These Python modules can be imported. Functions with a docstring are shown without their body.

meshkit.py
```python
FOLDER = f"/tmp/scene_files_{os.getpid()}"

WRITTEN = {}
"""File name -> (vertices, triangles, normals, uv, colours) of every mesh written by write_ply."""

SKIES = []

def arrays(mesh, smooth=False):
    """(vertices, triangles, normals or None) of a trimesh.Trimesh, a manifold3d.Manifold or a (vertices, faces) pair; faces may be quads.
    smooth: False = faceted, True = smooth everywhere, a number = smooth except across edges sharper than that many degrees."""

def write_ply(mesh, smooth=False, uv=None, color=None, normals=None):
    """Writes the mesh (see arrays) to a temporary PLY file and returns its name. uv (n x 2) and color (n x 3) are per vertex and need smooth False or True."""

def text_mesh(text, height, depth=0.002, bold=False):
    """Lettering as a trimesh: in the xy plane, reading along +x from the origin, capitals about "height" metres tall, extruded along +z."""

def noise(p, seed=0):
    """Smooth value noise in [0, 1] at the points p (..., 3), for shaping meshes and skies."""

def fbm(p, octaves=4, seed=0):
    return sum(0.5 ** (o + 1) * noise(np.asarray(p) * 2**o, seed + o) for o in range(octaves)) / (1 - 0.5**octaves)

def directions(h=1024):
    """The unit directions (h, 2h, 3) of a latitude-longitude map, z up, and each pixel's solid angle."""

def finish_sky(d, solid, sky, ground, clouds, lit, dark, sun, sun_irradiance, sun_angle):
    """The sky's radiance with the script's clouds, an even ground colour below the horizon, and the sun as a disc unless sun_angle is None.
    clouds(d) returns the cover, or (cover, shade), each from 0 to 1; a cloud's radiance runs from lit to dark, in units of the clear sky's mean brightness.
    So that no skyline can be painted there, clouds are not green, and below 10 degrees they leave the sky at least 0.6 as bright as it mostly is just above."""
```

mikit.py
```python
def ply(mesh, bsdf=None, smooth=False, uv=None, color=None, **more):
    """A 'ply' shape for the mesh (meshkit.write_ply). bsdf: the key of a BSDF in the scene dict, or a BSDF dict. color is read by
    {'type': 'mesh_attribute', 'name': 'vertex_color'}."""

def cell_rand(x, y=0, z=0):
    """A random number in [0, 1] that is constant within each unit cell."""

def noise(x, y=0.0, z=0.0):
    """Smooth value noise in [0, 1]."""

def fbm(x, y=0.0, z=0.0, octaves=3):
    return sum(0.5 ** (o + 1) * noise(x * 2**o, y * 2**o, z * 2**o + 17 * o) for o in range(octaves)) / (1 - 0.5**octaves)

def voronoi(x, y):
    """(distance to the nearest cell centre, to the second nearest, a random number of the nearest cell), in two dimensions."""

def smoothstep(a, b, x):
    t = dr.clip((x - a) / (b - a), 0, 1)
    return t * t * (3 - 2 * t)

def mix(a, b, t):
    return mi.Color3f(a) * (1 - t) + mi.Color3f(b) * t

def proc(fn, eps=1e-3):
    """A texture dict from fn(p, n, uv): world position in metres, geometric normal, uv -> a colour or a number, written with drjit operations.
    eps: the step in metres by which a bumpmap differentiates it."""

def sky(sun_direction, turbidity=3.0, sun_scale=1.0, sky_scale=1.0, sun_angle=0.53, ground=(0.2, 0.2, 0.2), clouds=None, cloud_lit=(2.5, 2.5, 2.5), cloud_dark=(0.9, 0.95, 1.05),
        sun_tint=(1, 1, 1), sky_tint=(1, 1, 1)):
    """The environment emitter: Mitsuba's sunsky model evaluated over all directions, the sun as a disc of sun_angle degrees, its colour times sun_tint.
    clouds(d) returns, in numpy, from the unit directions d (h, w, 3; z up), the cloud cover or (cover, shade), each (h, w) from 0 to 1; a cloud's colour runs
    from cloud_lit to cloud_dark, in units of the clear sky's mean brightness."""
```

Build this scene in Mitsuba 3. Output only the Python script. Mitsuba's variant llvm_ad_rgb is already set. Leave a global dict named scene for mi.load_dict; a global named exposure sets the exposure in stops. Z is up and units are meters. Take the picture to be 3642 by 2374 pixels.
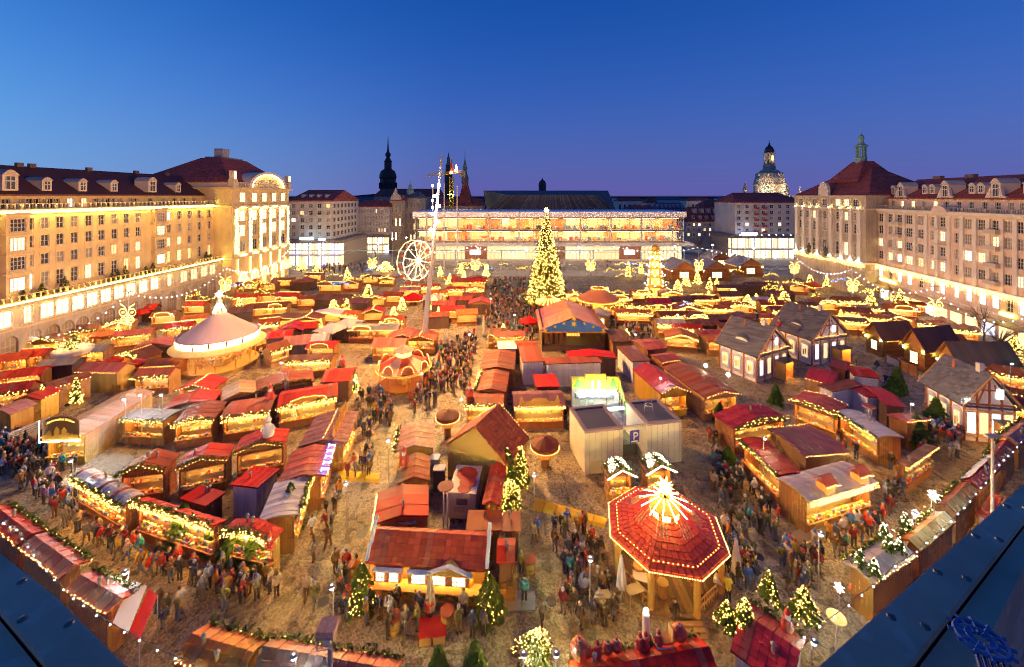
import math, random
import drjit as dr
import numpy as np, trimesh, manifold3d as m3, mitsuba as mi, mikit, meshkit

T = mi.ScalarTransform4f
scene, labels = {}, {}
random.seed(7)
rng = np.random.default_rng(11)

# ------------------------------------------------------------------ camera, sky, exposure
H, F, CX, V0 = 27.0, 1454.0, 1821.0, 698.0          # camera height; focal length, centre and horizon of the photograph in its pixels
exposure = 0.0
GAIN = 1.95                                                         # all lamps together, against the dusk sky
scene['camera'] = {'type': 'perspective', 'fov': math.degrees(2 * math.atan(CX / F)), 'principal_point_offset_y': 0.5 - V0 / 2374,
                   'to_world': T().look_at([0, 0, H], [0, 10, H], [0, 0, 1]), 'near_clip': 0.05, 'far_clip': 4000.0}


def dusk(d):
    """The pale band low in the sky: cover by height above the horizon, brighter towards where the sun has set."""
    e = np.degrees(np.arcsin(np.clip(d[..., 2], -1, 1)))
    az = np.degrees(np.arccos(np.clip((d[..., 0] * -.98 + d[..., 1] * .2) / (np.hypot(d[..., 0], d[..., 1]) + 1e-9), -1, 1)))
    return .85 * np.exp(-(np.maximum(e, 0) / 11.0) ** 1.3), np.clip((az - 8) / 62, 0, 1) ** .7


scene['sky'] = mikit.sky((-.97, .2, .12), turbidity=2.5, sun_scale=0.0, sky_scale=5.3, sky_tint=(.034, .40, 1.5), ground=(.05, .04, .03),
                         clouds=dusk, cloud_lit=(2.1, 4.1, 6.9), cloud_dark=(.98, .80, 3.1))
scene['sky']['sampling_weight'] = 60.0


# ------------------------------------------------------------------ helpers
def at(u, v, z=0.0):
    """The point at height z that shows at pixel (u, v) of the photograph: how the plan of the square was surveyed."""
    y = (H - z) * F / (v - V0)
    return np.array([(u - CX) / F * y, y, z])


def atd(u, v, y):
    return np.array([(u - CX) / F * y, y, H - (v - V0) / F * y])


class Fr:
    """A local frame: x along the front, y inwards, z up."""

    def __init__(self, p, q=None, ang=None, z=0.0):
        p = np.asarray(p, float)[:2]
        if q is not None:
            d = np.asarray(q, float)[:2] - p
            self.L = float(np.hypot(*d))
            self.x = d / self.L
        else:
            self.x = np.array([math.cos(ang), math.sin(ang)])
            self.L = 0
        self.o, self.z = p, z
        self.y = np.array([-self.x[1], self.x[0]])

    def __call__(self, v):
        v = np.asarray(v, float)
        w = self.o + v[..., 0:1] * self.x + v[..., 1:2] * self.y
        return np.concatenate([w, v[..., 2:3] + self.z], -1)

    def sub(self, dx, dy, dz=0.0, rot=0.0):
        f = Fr(self.o + dx * self.x + dy * self.y, ang=math.atan2(self.x[1], self.x[0]) + rot, z=self.z + dz)
        return f

    def mat(self, dx=0, dy=0, dz=0, sc=1.0):
        o = self.o + dx * self.x + dy * self.y
        return T([[self.x[0] * sc, self.y[0] * sc, 0, o[0]], [self.x[1] * sc, self.y[1] * sc, 0, o[1]], [0, 0, sc, self.z + dz], [0, 0, 0, 1]])

    def s_of(self, u):
        """Distance along the front at which the front shows in pixel column u."""
        k = (u - CX) / F
        return float((k * self.o[1] - self.o[0]) / (self.x[0] - k * self.x[1]))

    def depth(self, s, dy=0.0):
        return float(self.o[1] + s * self.x[1] + dy * self.y[1])

    def z_of(self, v, s):
        return H - (v - V0) / F * self.depth(s)


WORLD = Fr((0, 0), (1, 0))
BOXF = np.array([[0, 2, 1], [0, 3, 2], [4, 5, 6], [4, 6, 7], [0, 1, 5], [0, 5, 4], [1, 2, 6], [1, 6, 5], [2, 3, 7], [2, 7, 6], [3, 0, 4], [3, 4, 7]])
OCT_V = np.array([[1, 0, 0], [-1, 0, 0], [0, 1, 0], [0, -1, 0], [0, 0, 1], [0, 0, -1]], float)
OCT_F = np.array([[0, 2, 4], [2, 1, 4], [1, 3, 4], [3, 0, 4], [2, 0, 5], [1, 2, 5], [3, 1, 5], [0, 3, 5]])


class MB:
    """Collects boxes, bars, tubes and lathes into one mesh with a colour per vertex."""

    def __init__(self, fr=WORLD):
        self.fr, self.v, self.f, self.c, self.n = fr, [], [], [], 0

    def raw(self, v, f, col):
        v = np.asarray(v, float)
        self.v.append(self.fr(v))
        self.f.append(np.asarray(f, int) + self.n)
        self.c.append(np.broadcast_to(np.asarray(col, float), v.shape))
        self.n += len(v)
        return self

    def box(self, x0, x1, y0, y1, z0, z1, col):
        return self.raw([[x0, y0, z0], [x1, y0, z0], [x1, y1, z0], [x0, y1, z0], [x0, y0, z1], [x1, y0, z1], [x1, y1, z1], [x0, y1, z1]], BOXF, col)

    def obox(self, c, sx, sy, sz, col, a=0.0):
        ca, sa = math.cos(a) / 2, math.sin(a) / 2
        ring = [(-1, -1), (1, -1), (1, 1), (-1, 1)]
        v = [[c[0] + i * sx * ca - j * sy * sa, c[1] + i * sx * sa + j * sy * ca, c[2] + k * sz] for k in (0, 1) for i, j in ring]
        return self.raw(v, BOXF, col)

    def quad(self, a, b, c, d, col):
        return self.raw([a, b, c, d], [[0, 1, 2], [0, 2, 3]], col)

    def tri(self, a, b, c, col):
        return self.raw([a, b, c], [[0, 1, 2]], col)

    def hexa(self, lo, hi, col):
        """Two quads (four corners each) joined into a solid."""
        return self.raw(np.vstack([lo, hi]), BOXF, col)

    def prism(self, loop, ext, col):
        a = np.asarray(loop, float)
        b, n = a + np.asarray(ext, float), len(loop)
        for i in range(n):
            j = (i + 1) % n
            self.quad(a[i], a[j], b[j], b[i], col)
        fan = [[0, i + 1, i] for i in range(1, n - 1)]
        self.raw(a, fan, col)
        return self.raw(b, [x[::-1] for x in fan], col)

    def tube(self, pts, r, col, sides=6):
        p = np.asarray(pts, float)
        t = np.gradient(p, axis=0)
        t /= np.linalg.norm(t, axis=1, keepdims=True) + 1e-12
        a = np.cross(t, np.where(np.abs(t[:, 2:]) < 0.9, [0, 0, 1.0], [1.0, 0, 0]))
        a /= np.linalg.norm(a, axis=1, keepdims=True) + 1e-12
        b, ang = np.cross(t, a), np.arange(sides) * 2 * np.pi / sides
        rr = np.broadcast_to(r, (len(p),))[:, None, None]
        v = p[:, None] + rr * (np.cos(ang)[None, :, None] * a[:, None] + np.sin(ang)[None, :, None] * b[:, None])
        f = []
        for i in range(len(p) - 1):
            for j in range(sides):
                k = (j + 1) % sides
                q = [i * sides + j, i * sides + k, (i + 1) * sides + k, (i + 1) * sides + j]
                f += [[q[0], q[1], q[2]], [q[0], q[2], q[3]]]
        m = (len(p) - 1) * sides
        f += [[0, j + 1, j] for j in range(1, sides - 1)] + [[m, m + j, m + j + 1] for j in range(1, sides - 1)]
        return self.raw(v.reshape(-1, 3), f, col)

    def lathe(self, prof, col, c=(0, 0, 0), n=16, a0=0.0, flat=False):
        ang = a0 + np.arange(n) * 2 * np.pi / n
        cols = col if isinstance(col, list) else [col] * len(prof)
        if flat:                                      # faceted: every face its own corners
            for (r0, z0), (r1, z1), cc in zip(prof[:-1], prof[1:], cols):
                for i in range(n):
                    a, b = ang[i], ang[i] + 2 * np.pi / n
                    self.quad(*[[c[0] + r * math.cos(t), c[1] + r * math.sin(t), c[2] + z] for r, z, t in ((r0, z0, a), (r0, z0, b), (r1, z1, b), (r1, z1, a))], cc)
            return self
        v, cl = [], []
        for (r, z), cc in zip(prof, cols):
            v += [[c[0] + r * math.cos(t), c[1] + r * math.sin(t), c[2] + z] for t in ang]
            cl += [cc] * n
        f = []
        for i in range(len(prof) - 1):
            for j in range(n):
                k = (j + 1) % n
                a, b, d, e = i * n + j, i * n + k, (i + 1) * n + k, (i + 1) * n + j
                f += [[a, b, d], [a, d, e]]
        return self.raw(v, f, np.array(cl, float))

    def ball(self, c, r, col, n=10, sz=1.0):
        k = max(4, n // 2)
        return self.lathe([(r * math.sin(math.pi * (i + .001) / (k + .002)), -r * sz * math.cos(math.pi * i / k)) for i in range(k + 1)], col, c, n)

    def octs(self, pts, r, col):
        pts = np.asarray(pts, float).reshape(-1, 3)
        k = len(pts)
        if not k:
            return self
        rr = np.broadcast_to(r, (k,))[:, None, None]
        v = (pts[:, None] + OCT_V[None] * rr).reshape(-1, 3)
        f = (OCT_F[None] + np.arange(k)[:, None, None] * 6).reshape(-1, 3)
        c = np.asarray(col, float)
        return self.raw(v, f, np.repeat(c, 6, 0) if c.ndim == 2 else c)

    def out(self):
        return np.vstack(self.v), np.vstack(self.f), np.vstack(self.c)


def num(name):
    if name not in scene and name not in labels:
        return name
    k = 1
    while f'{name}_{k:03d}' in scene or f'{name}_{k:03d}' in labels:
        k += 1
    return f'{name}_{k:03d}'


COUNT = {}


def pnum(name):
    """The next free number of a part's key (fast)."""
    k = COUNT.get(name, 0)
    COUNT[name] = k + 1
    return name if k == 0 else f'{name}_{k:03d}'


def tag(key, label, cat=None, group=None, kind=None):
    labels[key] = {'label': label}
    if cat: labels[key]['category'] = cat
    if group: labels[key]['group'] = group
    if kind: labels[key]['kind'] = kind


def ply(mb, mat='vc', smooth=False):
    """The mesh as a shape; the colour of each face rides in its uv (red and green packed in u, blue in v), which painted() unpacks."""
    v, f, c = mb.out() if isinstance(mb, MB) else mb
    if mat not in PAINTED:
        return mikit.ply((v, f), mat, smooth=smooth)
    q = np.clip(np.round(np.asarray(c) * 250), 0, 250)
    if len(f) and (q[f[:, 0]] != q[f[:, 1]]).any() | (q[f[:, 0]] != q[f[:, 2]]).any():
        q = np.repeat(q[f[:, 0]], 3, 0)
        v, f = v[f].reshape(-1, 3), np.arange(3 * len(f)).reshape(-1, 3)
    return mikit.ply((v, f), mat, smooth=smooth, uv=np.stack([q[:, 0] + (q[:, 1] + 1) / 253, q[:, 2] / 250], 1))


def painted(p, n, uv):
    r = dr.floor(uv.x)
    return mi.Color3f(r / 250, ((uv.x - r) * 253 - 1) / 250, uv.y)


def put(key, mb, mat='vc', emit=None, smooth=False, part=None):
    """One entry of the scene; part: it goes under key."""
    if part: key = pnum(f'{key}__{part}')
    scene[key] = d = ply(mb, mat, smooth)
    if emit: d['emitter'] = lamp(*emit)
    return key


def lamp(col, power, weight):
    return {'type': 'area', 'radiance': {'type': 'rgb', 'value': [float(c * power * GAIN) for c in col]}, 'sampling_weight': float(weight)}


def inst(key, shape, fr, dx=0, dy=0, dz=0, sc=1.0):
    scene[key] = {**shape, 'to_world': fr.mat(dx, dy, dz, sc)}
    return key


WARM, GOLD, WHITE, COOL, RED, BLUE, GREEN = (1, .50, .10), (1, .42, .04), (1, .78, .45), (.62, .85, 1), (1, .06, .02), (.06, .12, 1), (.3, 1, .15)


def sh(c, k):
    return tuple(float(x * k) for x in c)


def jit(c, a=.12):
    k = 1 + random.uniform(-a, a)
    return tuple(float(min(.9, x * k * (1 + random.uniform(-a, a) * .3))) for x in c)


# ------------------------------------------------------------------ materials
PAINT = mikit.proc(painted)
PAINTED = ('vc', 'vcg', 'vcm', 'leaf')
scene['vc'] = {'type': 'twosided', 'b': {'type': 'principled', 'base_color': PAINT, 'roughness': .62, 'specular': .35}}
scene['vcg'] = {'type': 'twosided', 'b': {'type': 'principled', 'base_color': PAINT, 'roughness': .3, 'specular': .5}}
scene['vcm'] = {'type': 'twosided', 'b': {'type': 'principled', 'base_color': PAINT, 'roughness': .38, 'metallic': .75}}
scene['leaf'] = {'type': 'twosided', 'b': {'type': 'diffuse', 'reflectance': PAINT}}
scene['bulb'] = {'type': 'diffuse', 'reflectance': {'type': 'rgb', 'value': [.4, .35, .25]}}
scene['darkglass'] = {'type': 'twosided', 'b': {'type': 'principled', 'base_color': {'type': 'rgb', 'value': [.03, .025, .03]}, 'roughness': .12, 'specular': .6}}
scene['curtainglass'] = {'type': 'twosided', 'b': {'type': 'principled', 'base_color': {'type': 'rgb', 'value': [.26, .21, .16]}, 'roughness': .2, 'specular': .5}}
scene['pane'] = {'type': 'thindielectric', 'int_ior': 1.5}


def cobbles(p, n, uv):
    d, e, r = mikit.voronoi(p.x * 8.5 + mikit.noise(p.x * .7, p.y * .7) * 2, p.y * 8.5)
    joint = mikit.smoothstep(-.05, .16, e - d)
    big = mikit.fbm(p.x * .18, p.y * .18, 3.0, 3)
    worn = mikit.fbm(p.x * 1.1 + 9, p.y * 1.1, 1.0, 2)
    gx, gy = p.x / 6.4 - dr.floor(p.x / 6.4), p.y / 8.6 - dr.floor(p.y / 8.6)
    band = dr.maximum(mikit.smoothstep(.012, .0, dr.abs(gx - .5) - .03), mikit.smoothstep(.012, .0, dr.abs(gy - .5) - .022))
    spots = 1 - .45 * mikit.smoothstep(.70, .78, mikit.noise(p.x * 2.6, p.y * 2.6, 4.0)) - .3 * mikit.smoothstep(.62, .8, mikit.fbm(p.x * .55, p.y * .55, 11.0, 3))
    k = spots * (1 + .35 * band) * (.46 + .7 * r) * (.42 + .58 * joint) * (.55 + .55 * big) * (.8 + .4 * worn)
    return mikit.mix((.40, .28, .17), (.36, .30, .23), mikit.smoothstep(.3, .7, big)) * k * 1.15


def cobbles_bump(p, n, uv):
    d, e, r = mikit.voronoi(p.x * 8.5 + mikit.noise(p.x * .7, p.y * .7) * 2, p.y * 8.5)
    return mikit.smoothstep(.0, .25, e - d) * .02


def flags(p, n, uv):
    gx, gy = p.x / 1.4, p.y / .9
    r = mikit.cell_rand(mi.Float(gx), mi.Float(gy), 3)
    s = mikit.fbm(p.x * .2, p.y * .35, 7.0, 3)
    return mi.Color3f(.30, .27, .26) * (.72 + .25 * r + .5 * (s - .5))


def tarmac(p, n, uv):
    s = mikit.fbm(p.x * .3, p.y * .3, 2.0, 3)
    g = mikit.noise(p.x * 9, p.y * 9)
    return mi.Color3f(.11, .105, .115) * (.7 + .6 * s + .2 * g)


def stucco(base, dirt):
    def fn(p, n, uv):
        a = mikit.fbm(p.x * .35, p.y * .35, p.z * .25, 3)
        b = mikit.noise(p.x * 5, p.y * 5, p.z * 1.3)
        streak = mikit.noise(p.x * 2.3, p.y * 2.3, p.z * .12)
        return mi.Color3f(*base) * (1 - dirt * (1.1 * a + .35 * b + .5 * streak - .45))
    return fn


def slate(p, n, uv):
    r = mikit.cell_rand(mi.Float(p.x * 2.2 + p.y * 2.2), mi.Float(p.z * 3.5), 1)
    return mi.Color3f(.115, .11, .135) * (.7 + .55 * r)


def rooftile(p, n, uv):
    r = mikit.cell_rand(mi.Float((p.x + p.y) * 1.6), mi.Float(p.z * 2.6), 5)
    a = mikit.fbm(p.x * .15, p.y * .15, p.z * .3, 2)
    return mi.Color3f(.25, .06, .045) * (.55 + .5 * r + .5 * a)


def concrete(p, n, uv):
    a = mikit.noise(p.x * .9 + p.y * .9, 1.0, p.z * .15)
    b = mikit.fbm(p.x * .6, p.y * .6, p.z * .6, 3)
    return mi.Color3f(.70, .62, .48) * (.66 + .25 * a + .3 * b)


def coldmetal(p, n, uv):
    a = mikit.fbm(p.x * 9, p.y * 9, p.z * 9, 4)
    b = mikit.smoothstep(.60, .7, mikit.fbm(p.x * 40, p.y * 40, p.z * 40, 2))
    return mi.Color3f(.74, .40, .25) * (.5 + .9 * a) + b * .06


def pr(fn, rough=.7, spec=.3):
    return {'type': 'twosided', 'b': {'type': 'principled', 'base_color': mikit.proc(fn), 'roughness': rough, 'specular': spec}}


scene['cobble'] = {'type': 'bumpmap', 'tex': mikit.proc(cobbles_bump, 0.01), 'scale': 1.0, 'b': {'type': 'principled', 'base_color': mikit.proc(cobbles), 'roughness': .55, 'specular': .4}}
scene['flags'], scene['tarmac'] = pr(flags, .6), pr(tarmac, .5)
scene['ochre'] = pr(stucco((.74, .55, .27), .3), .8)
scene['peach'] = pr(stucco((.76, .56, .43), .25), .8)
scene['sandstone'] = pr(stucco((.55, .45, .34), .5), .8)
scene['plaster'] = pr(stucco((.62, .56, .50), .3), .8)
scene['slate'], scene['rooftile'], scene['concrete'], scene['coldmetal'] = pr(slate, .6), pr(rooftile, .7), pr(concrete, .75), pr(coldmetal, .5)

# ------------------------------------------------------------------ the ground
def sheet(key, pts, z, mat, label):
    pts = np.array([[p[0], p[1], z] for p in pts], float)
    scene[key] = mikit.ply((pts, [[0, i, i + 1] for i in range(1, len(pts) - 1)]), mat)
    tag(key, label, kind='structure')


sheet('ground', [(-1500, -60), (1500, -60), (1500, 3000), (-1500, 3000)], -.012, 'tarmac', 'dark ground of the city stretching to the horizon')
sheet('market_square', [(-79, -20), (98, -20), (98, 138), (-79, 138)], -.004, 'cobble', 'cobbled market square between the two long buildings')
sheet('street_paving', [(-110, 138), (140, 138), (140, 148), (-110, 148)], -.002, 'flags', 'pale flagstone paving on the far edge of the market')
sheet('plaza', [(-110, 156), (150, 156), (150, 240), (-110, 240)], -.002, 'flags', 'pale stone plaza before the long glass hall')
mb = MB()
for a, b in ((147.9, 148.1), (155.9, 156.1)):
    mb.box(-110, 140, a, b, -.01, .12, (.35, .33, .3))
put('street_kerb', mb); tag('street_kerb', 'stone kerbs on both sides of the tram street', kind='structure')
for i, y in enumerate((150.2, 151.7, 153.0, 154.5)):
    k = num('tram_rail'); put(k, MB().box(-110, 140, y - .05, y + .05, -.012, .012, (.35, .35, .37)), 'vcm')
    tag(k, 'steel tram rail in the street before the glass hall', 'tram rail', 'tram rails in the street')


# ------------------------------------------------------------------ buildings
WIN = {}
WHITEPAINT, STONE = (.62, .58, .52), (.50, .42, .32)


def win_shape(w, h, nx, nz, trim, tc, arch):
    """(pane, frame with its surround) of a window, standing at the origin of its opening's sill."""
    key = (round(w, 2), round(h, 2), nx, nz, trim, tc, arch)
    if key not in WIN:
        p = MB().box(-w / 2, w / 2, .2, .24, 0, h, (.5, .5, .5))
        f = MB()
        b = .07 if w < 3 else .1
        for x in np.linspace(-w / 2 + b / 2, w / 2 - b / 2, nx + 1):
            f.box(x - b / 2, x + b / 2, .1, .2, 0, h, WHITEPAINT)
        for z in list(np.linspace(0, h - b, nz + 1)):
            f.box(-w / 2, w / 2, .115, .195, z, z + b, WHITEPAINT)
        if trim:
            f.box(-w / 2 - trim, -w / 2, -.05, .1, -.05, h + .05, tc).box(w / 2, w / 2 + trim, -.05, .1, -.05, h + .05, tc)
            f.box(-w / 2 - trim * 1.3, w / 2 + trim * 1.3, -.12, .1, -.2, -.052, tc)
            f.box(-w / 2 - trim, w / 2 + trim, -.06, .1, h + .052, h + .2, tc)
        if arch:
            n = 9
            for k in range(n):
                a, c = math.pi * k / n, math.pi * (k + 1) / n
                r0, r1 = w / 2 + trim, w / 2 + trim + .16
                q = [[r * math.cos(t), y, h + .21 + r * math.sin(t) * .45] for y in (-.09, .05) for r, t in ((r0, a), (r0, c), (r1, c), (r1, a))]
                f.hexa([q[0], q[3], q[7], q[4]], [q[1], q[2], q[6], q[5]], tc)
        WIN[key] = (p.out(), ply(f))
    return WIN[key]


LIT = [((1, .62, .25), 1.5), ((1, .72, .4), 1.1), ((1, .5, .16), .9), ((1, .8, .6), 1.6)]
PANES = {}


def window(b, fr, s, z, w, h, nx=2, nz=2, lit=None, trim=.14, tc=STONE, arch=False, name='window', dy=0.0):
    """A window whose sill is at z: a part of building b, its frame a sub-part."""
    pane, frame = win_shape(w, h, nx, nz, trim, tc, arch)
    k = pnum(f'{b}__{name}')
    curt = lit is None and random.random() < .38
    pk = (id(pane), lit is not None, curt)
    if pk not in PANES:
        PANES[pk] = mikit.ply(pane[:2], 'bulb' if lit else 'curtainglass' if curt else 'darkglass')
    inst(k, PANES[pk], fr, s, dy, z)
    if lit:
        scene[k]['emitter'] = lamp(lit[0], lit[1], .12 * w * h / 4)
    inst(k + '__frame', frame, fr, s, dy, z)


def wall(mb, s0, s1, z0, z1, holes, y=0.0, depth=.26, col=(.5, .5, .5)):
    """A wall with openings (s, z, w, h[, arch]) and their reveals."""
    xs, zs = {s0, s1}, {z0, z1}
    hs = []
    for h in holes:
        a, b, c, d = h[0] - h[2] / 2, h[0] + h[2] / 2, h[1], h[1] + h[3]
        if a < s0 or b > s1 or c < z0 - 1e-6 or d > z1: continue
        hs.append((a, b, c, d, len(h) > 4 and h[4]))
        xs |= {a, b}; zs |= {c, d}
    xs, zs = sorted(xs), sorted(zs)
    for i in range(len(xs) - 1):
        j = 0
        while j < len(zs) - 1:
            def free(j):
                cx, cz = (xs[i] + xs[i + 1]) / 2, (zs[j] + zs[j + 1]) / 2
                return not any(a < cx < b and c < cz < d for a, b, c, d, _ in hs)
            if not free(j): j += 1; continue
            k = j
            while k + 1 < len(zs) - 1 and free(k + 1): k += 1
            mb.quad((xs[i], y, zs[j]), (xs[i + 1], y, zs[j]), (xs[i + 1], y, zs[k + 1]), (xs[i], y, zs[k + 1]), col)
            j = k + 1
    for a, b, c, d, arch in hs:
        Y = y + depth
        mb.quad((a, y, c), (a, y, d), (a, Y, d), (a, Y, c), col).quad((b, y, c), (b, Y, c), (b, Y, d), (b, y, d), col)
        mb.quad((a, y, c), (a, Y, c), (b, Y, c), (b, y, c), col).quad((a, y, d), (b, y, d), (b, Y, d), (a, Y, d), col)
        if arch:
            r, m, n = (b - a) / 2, (a + b) / 2, 8
            zc = d - r
            for k in range(n):
                t, u = math.pi * k / n, math.pi * (k + 1) / n
                p, q = (m + r * math.cos(t), zc + r * math.sin(t)), (m + r * math.cos(u), zc + r * math.sin(u))
                mb.quad((p[0], y + .001, p[1]), (p[0], y + .001, d), (q[0], y + .001, d), (q[0], y + .001, q[1]), col)
                mb.quad((p[0], y, p[1]), (q[0], y, q[1]), (q[0], Y, q[1]), (p[0], Y, p[1]), col)
    return mb


def balustrade(b, fr, s0, s1, y, z, h, col, step=1.0):
    m = MB(fr).box(s0, s1, y - .14, y + .14, z, z + .14, col).box(s0, s1, y - .16, y + .16, z + h - .14, z + h, col)
    s = s0 + step / 2
    while s < s1:
        w = .24 if int((s - s0) / step) % 5 == 0 else .1
        m.box(s - w, s + w, y - .11, y + .11, z + .14, z + h - .14, col)
        s += step
    put(b, m, part='balustrade')


def hip_roof(mb, x0, x1, y0, y1, z0, z1, hx0, hx1, yr, col, over=.4):
    """Eaves rectangle and a ridge from x0+hx0 to x1-hx1 at y = yr (or a flat top when yr is a pair)."""
    ya, yb = (yr, yr) if np.isscalar(yr) else yr
    e = [(x0 - over, y0 - over, z0), (x1 + over, y0 - over, z0), (x1 + over, y1 + over, z0), (x0 - over, y1 + over, z0)]
    r = [(x0 + hx0, ya, z1), (x1 - hx1, ya, z1), (x1 - hx1, yb, z1), (x0 + hx0, yb, z1)]
    for i in range(4):
        j = (i + 1) % 4
        mb.quad(e[i], e[j], r[j], r[i], col)
    mb.quad(*r, col)
    mb.box(x0 - over, x1 + over, y0 - over, y1 + over, z0 - .25, z0 - .002, sh(col, .6))
    return mb


def dormer(b, fr, s, y, z, w, h, col, big=False, scroll=False):
    k = put(b, MB(fr).box(s - w / 2, s + w / 2, y, y + 3.2, z, z + h, col), part='dormer')
    m = MB(fr)
    n = 6
    prof = [(s - w / 2 - .12 + (w + .24) * i / n, z + h + .02 + (.42 * w) * math.sin(math.pi * i / n) * (1 if not big else 1.3)) for i in range(n + 1)]
    m.prism([(p[0], y - .15, p[1]) for p in prof], (0, 3.4, 0), sh(col, .8))
    if scroll:
        for q in (-1, 1):
            m.prism([(s + q * w * .5, y - .1, z - .6), (s + q * w * 1.25, y - .1, z - .6), (s + q * w * 1.05, y - .1, z + .25), (s + q * w * .72, y - .1, z + .5), (s + q * w * .52, y - .1, z + h * .8)][::q], (0, .5, 0), col)
    put(k, m, part='gable')
    wn = MB(fr).box(s - w * .3, s + w * .3, y - .06, y - .003, z + .3, z + h * .92, (.05, .05, .06))
    for x in (-.3, 0, .3):
        wn.box(s + w * x - .05, s + w * x + .05, y - .09, y - .061, z + .3, z + h * .92, WHITEPAINT)
    wn.box(s - w * .3, s + w * .3, y - .088, y - .062, z + h * .6, z + h * .66, WHITEPAINT)
    put(k, wn, 'vcg', part='window')


def strip(b, fr, pts, r, col, power, weight=1.0, part='light_strip'):
    """A tube of light along pts."""
    put(b, MB(fr).tube(pts, r, (.9, .8, .5), 5), 'bulb', (col, power, weight), part=part)


# --- the long golden building on the west side -------------------------------------------------------------
b = 'golden_arcade_building'
tag(b, 'long golden yellow building with arched arcade, planted terrace and dark tiled roof', 'building')
OCH, OST = (.66, .48, .26), (.52, .40, .24)
fl = Fr((-79, 52), (-79, 111.5))
L = fl.L
sw = lambda us: [fl.s_of(u) for u in us]
fu = fl.sub(0, 2.2)
up = [fu.s_of(u) for u in (103, 160, 214, 265, 316, 361, 407, 450, 491, 600, 638, 674, 709, 744)]
bay = [fu.s_of(45), fu.s_of(560)]
holes, wl = [], []
for s in up:
    k = 1.25 if s < 33 else 1.15
    for z, h, a in ((21.3, 2.0, 0), (18.3, 2.0, 0), (15.2, 1.9, 1), (11.3, 2.6, 0)):
        holes.append((s, z, k, h)); wl.append((s, z, k, h, a))
put(b, wall(MB(fu), 0, L, 10.0, 24.0, holes), 'ochre', part='wall')
random.seed(3)
for s, z, w, h, a in wl:
    r = random.random()
    window(b, fu, s, z, w, h, 2, 3 if h > 2.2 else 2, random.choice(LIT) if r < (.5 if z < 12 else .3 if a else .1) else None, .16, (.6, .45, .26), bool(a))
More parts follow.
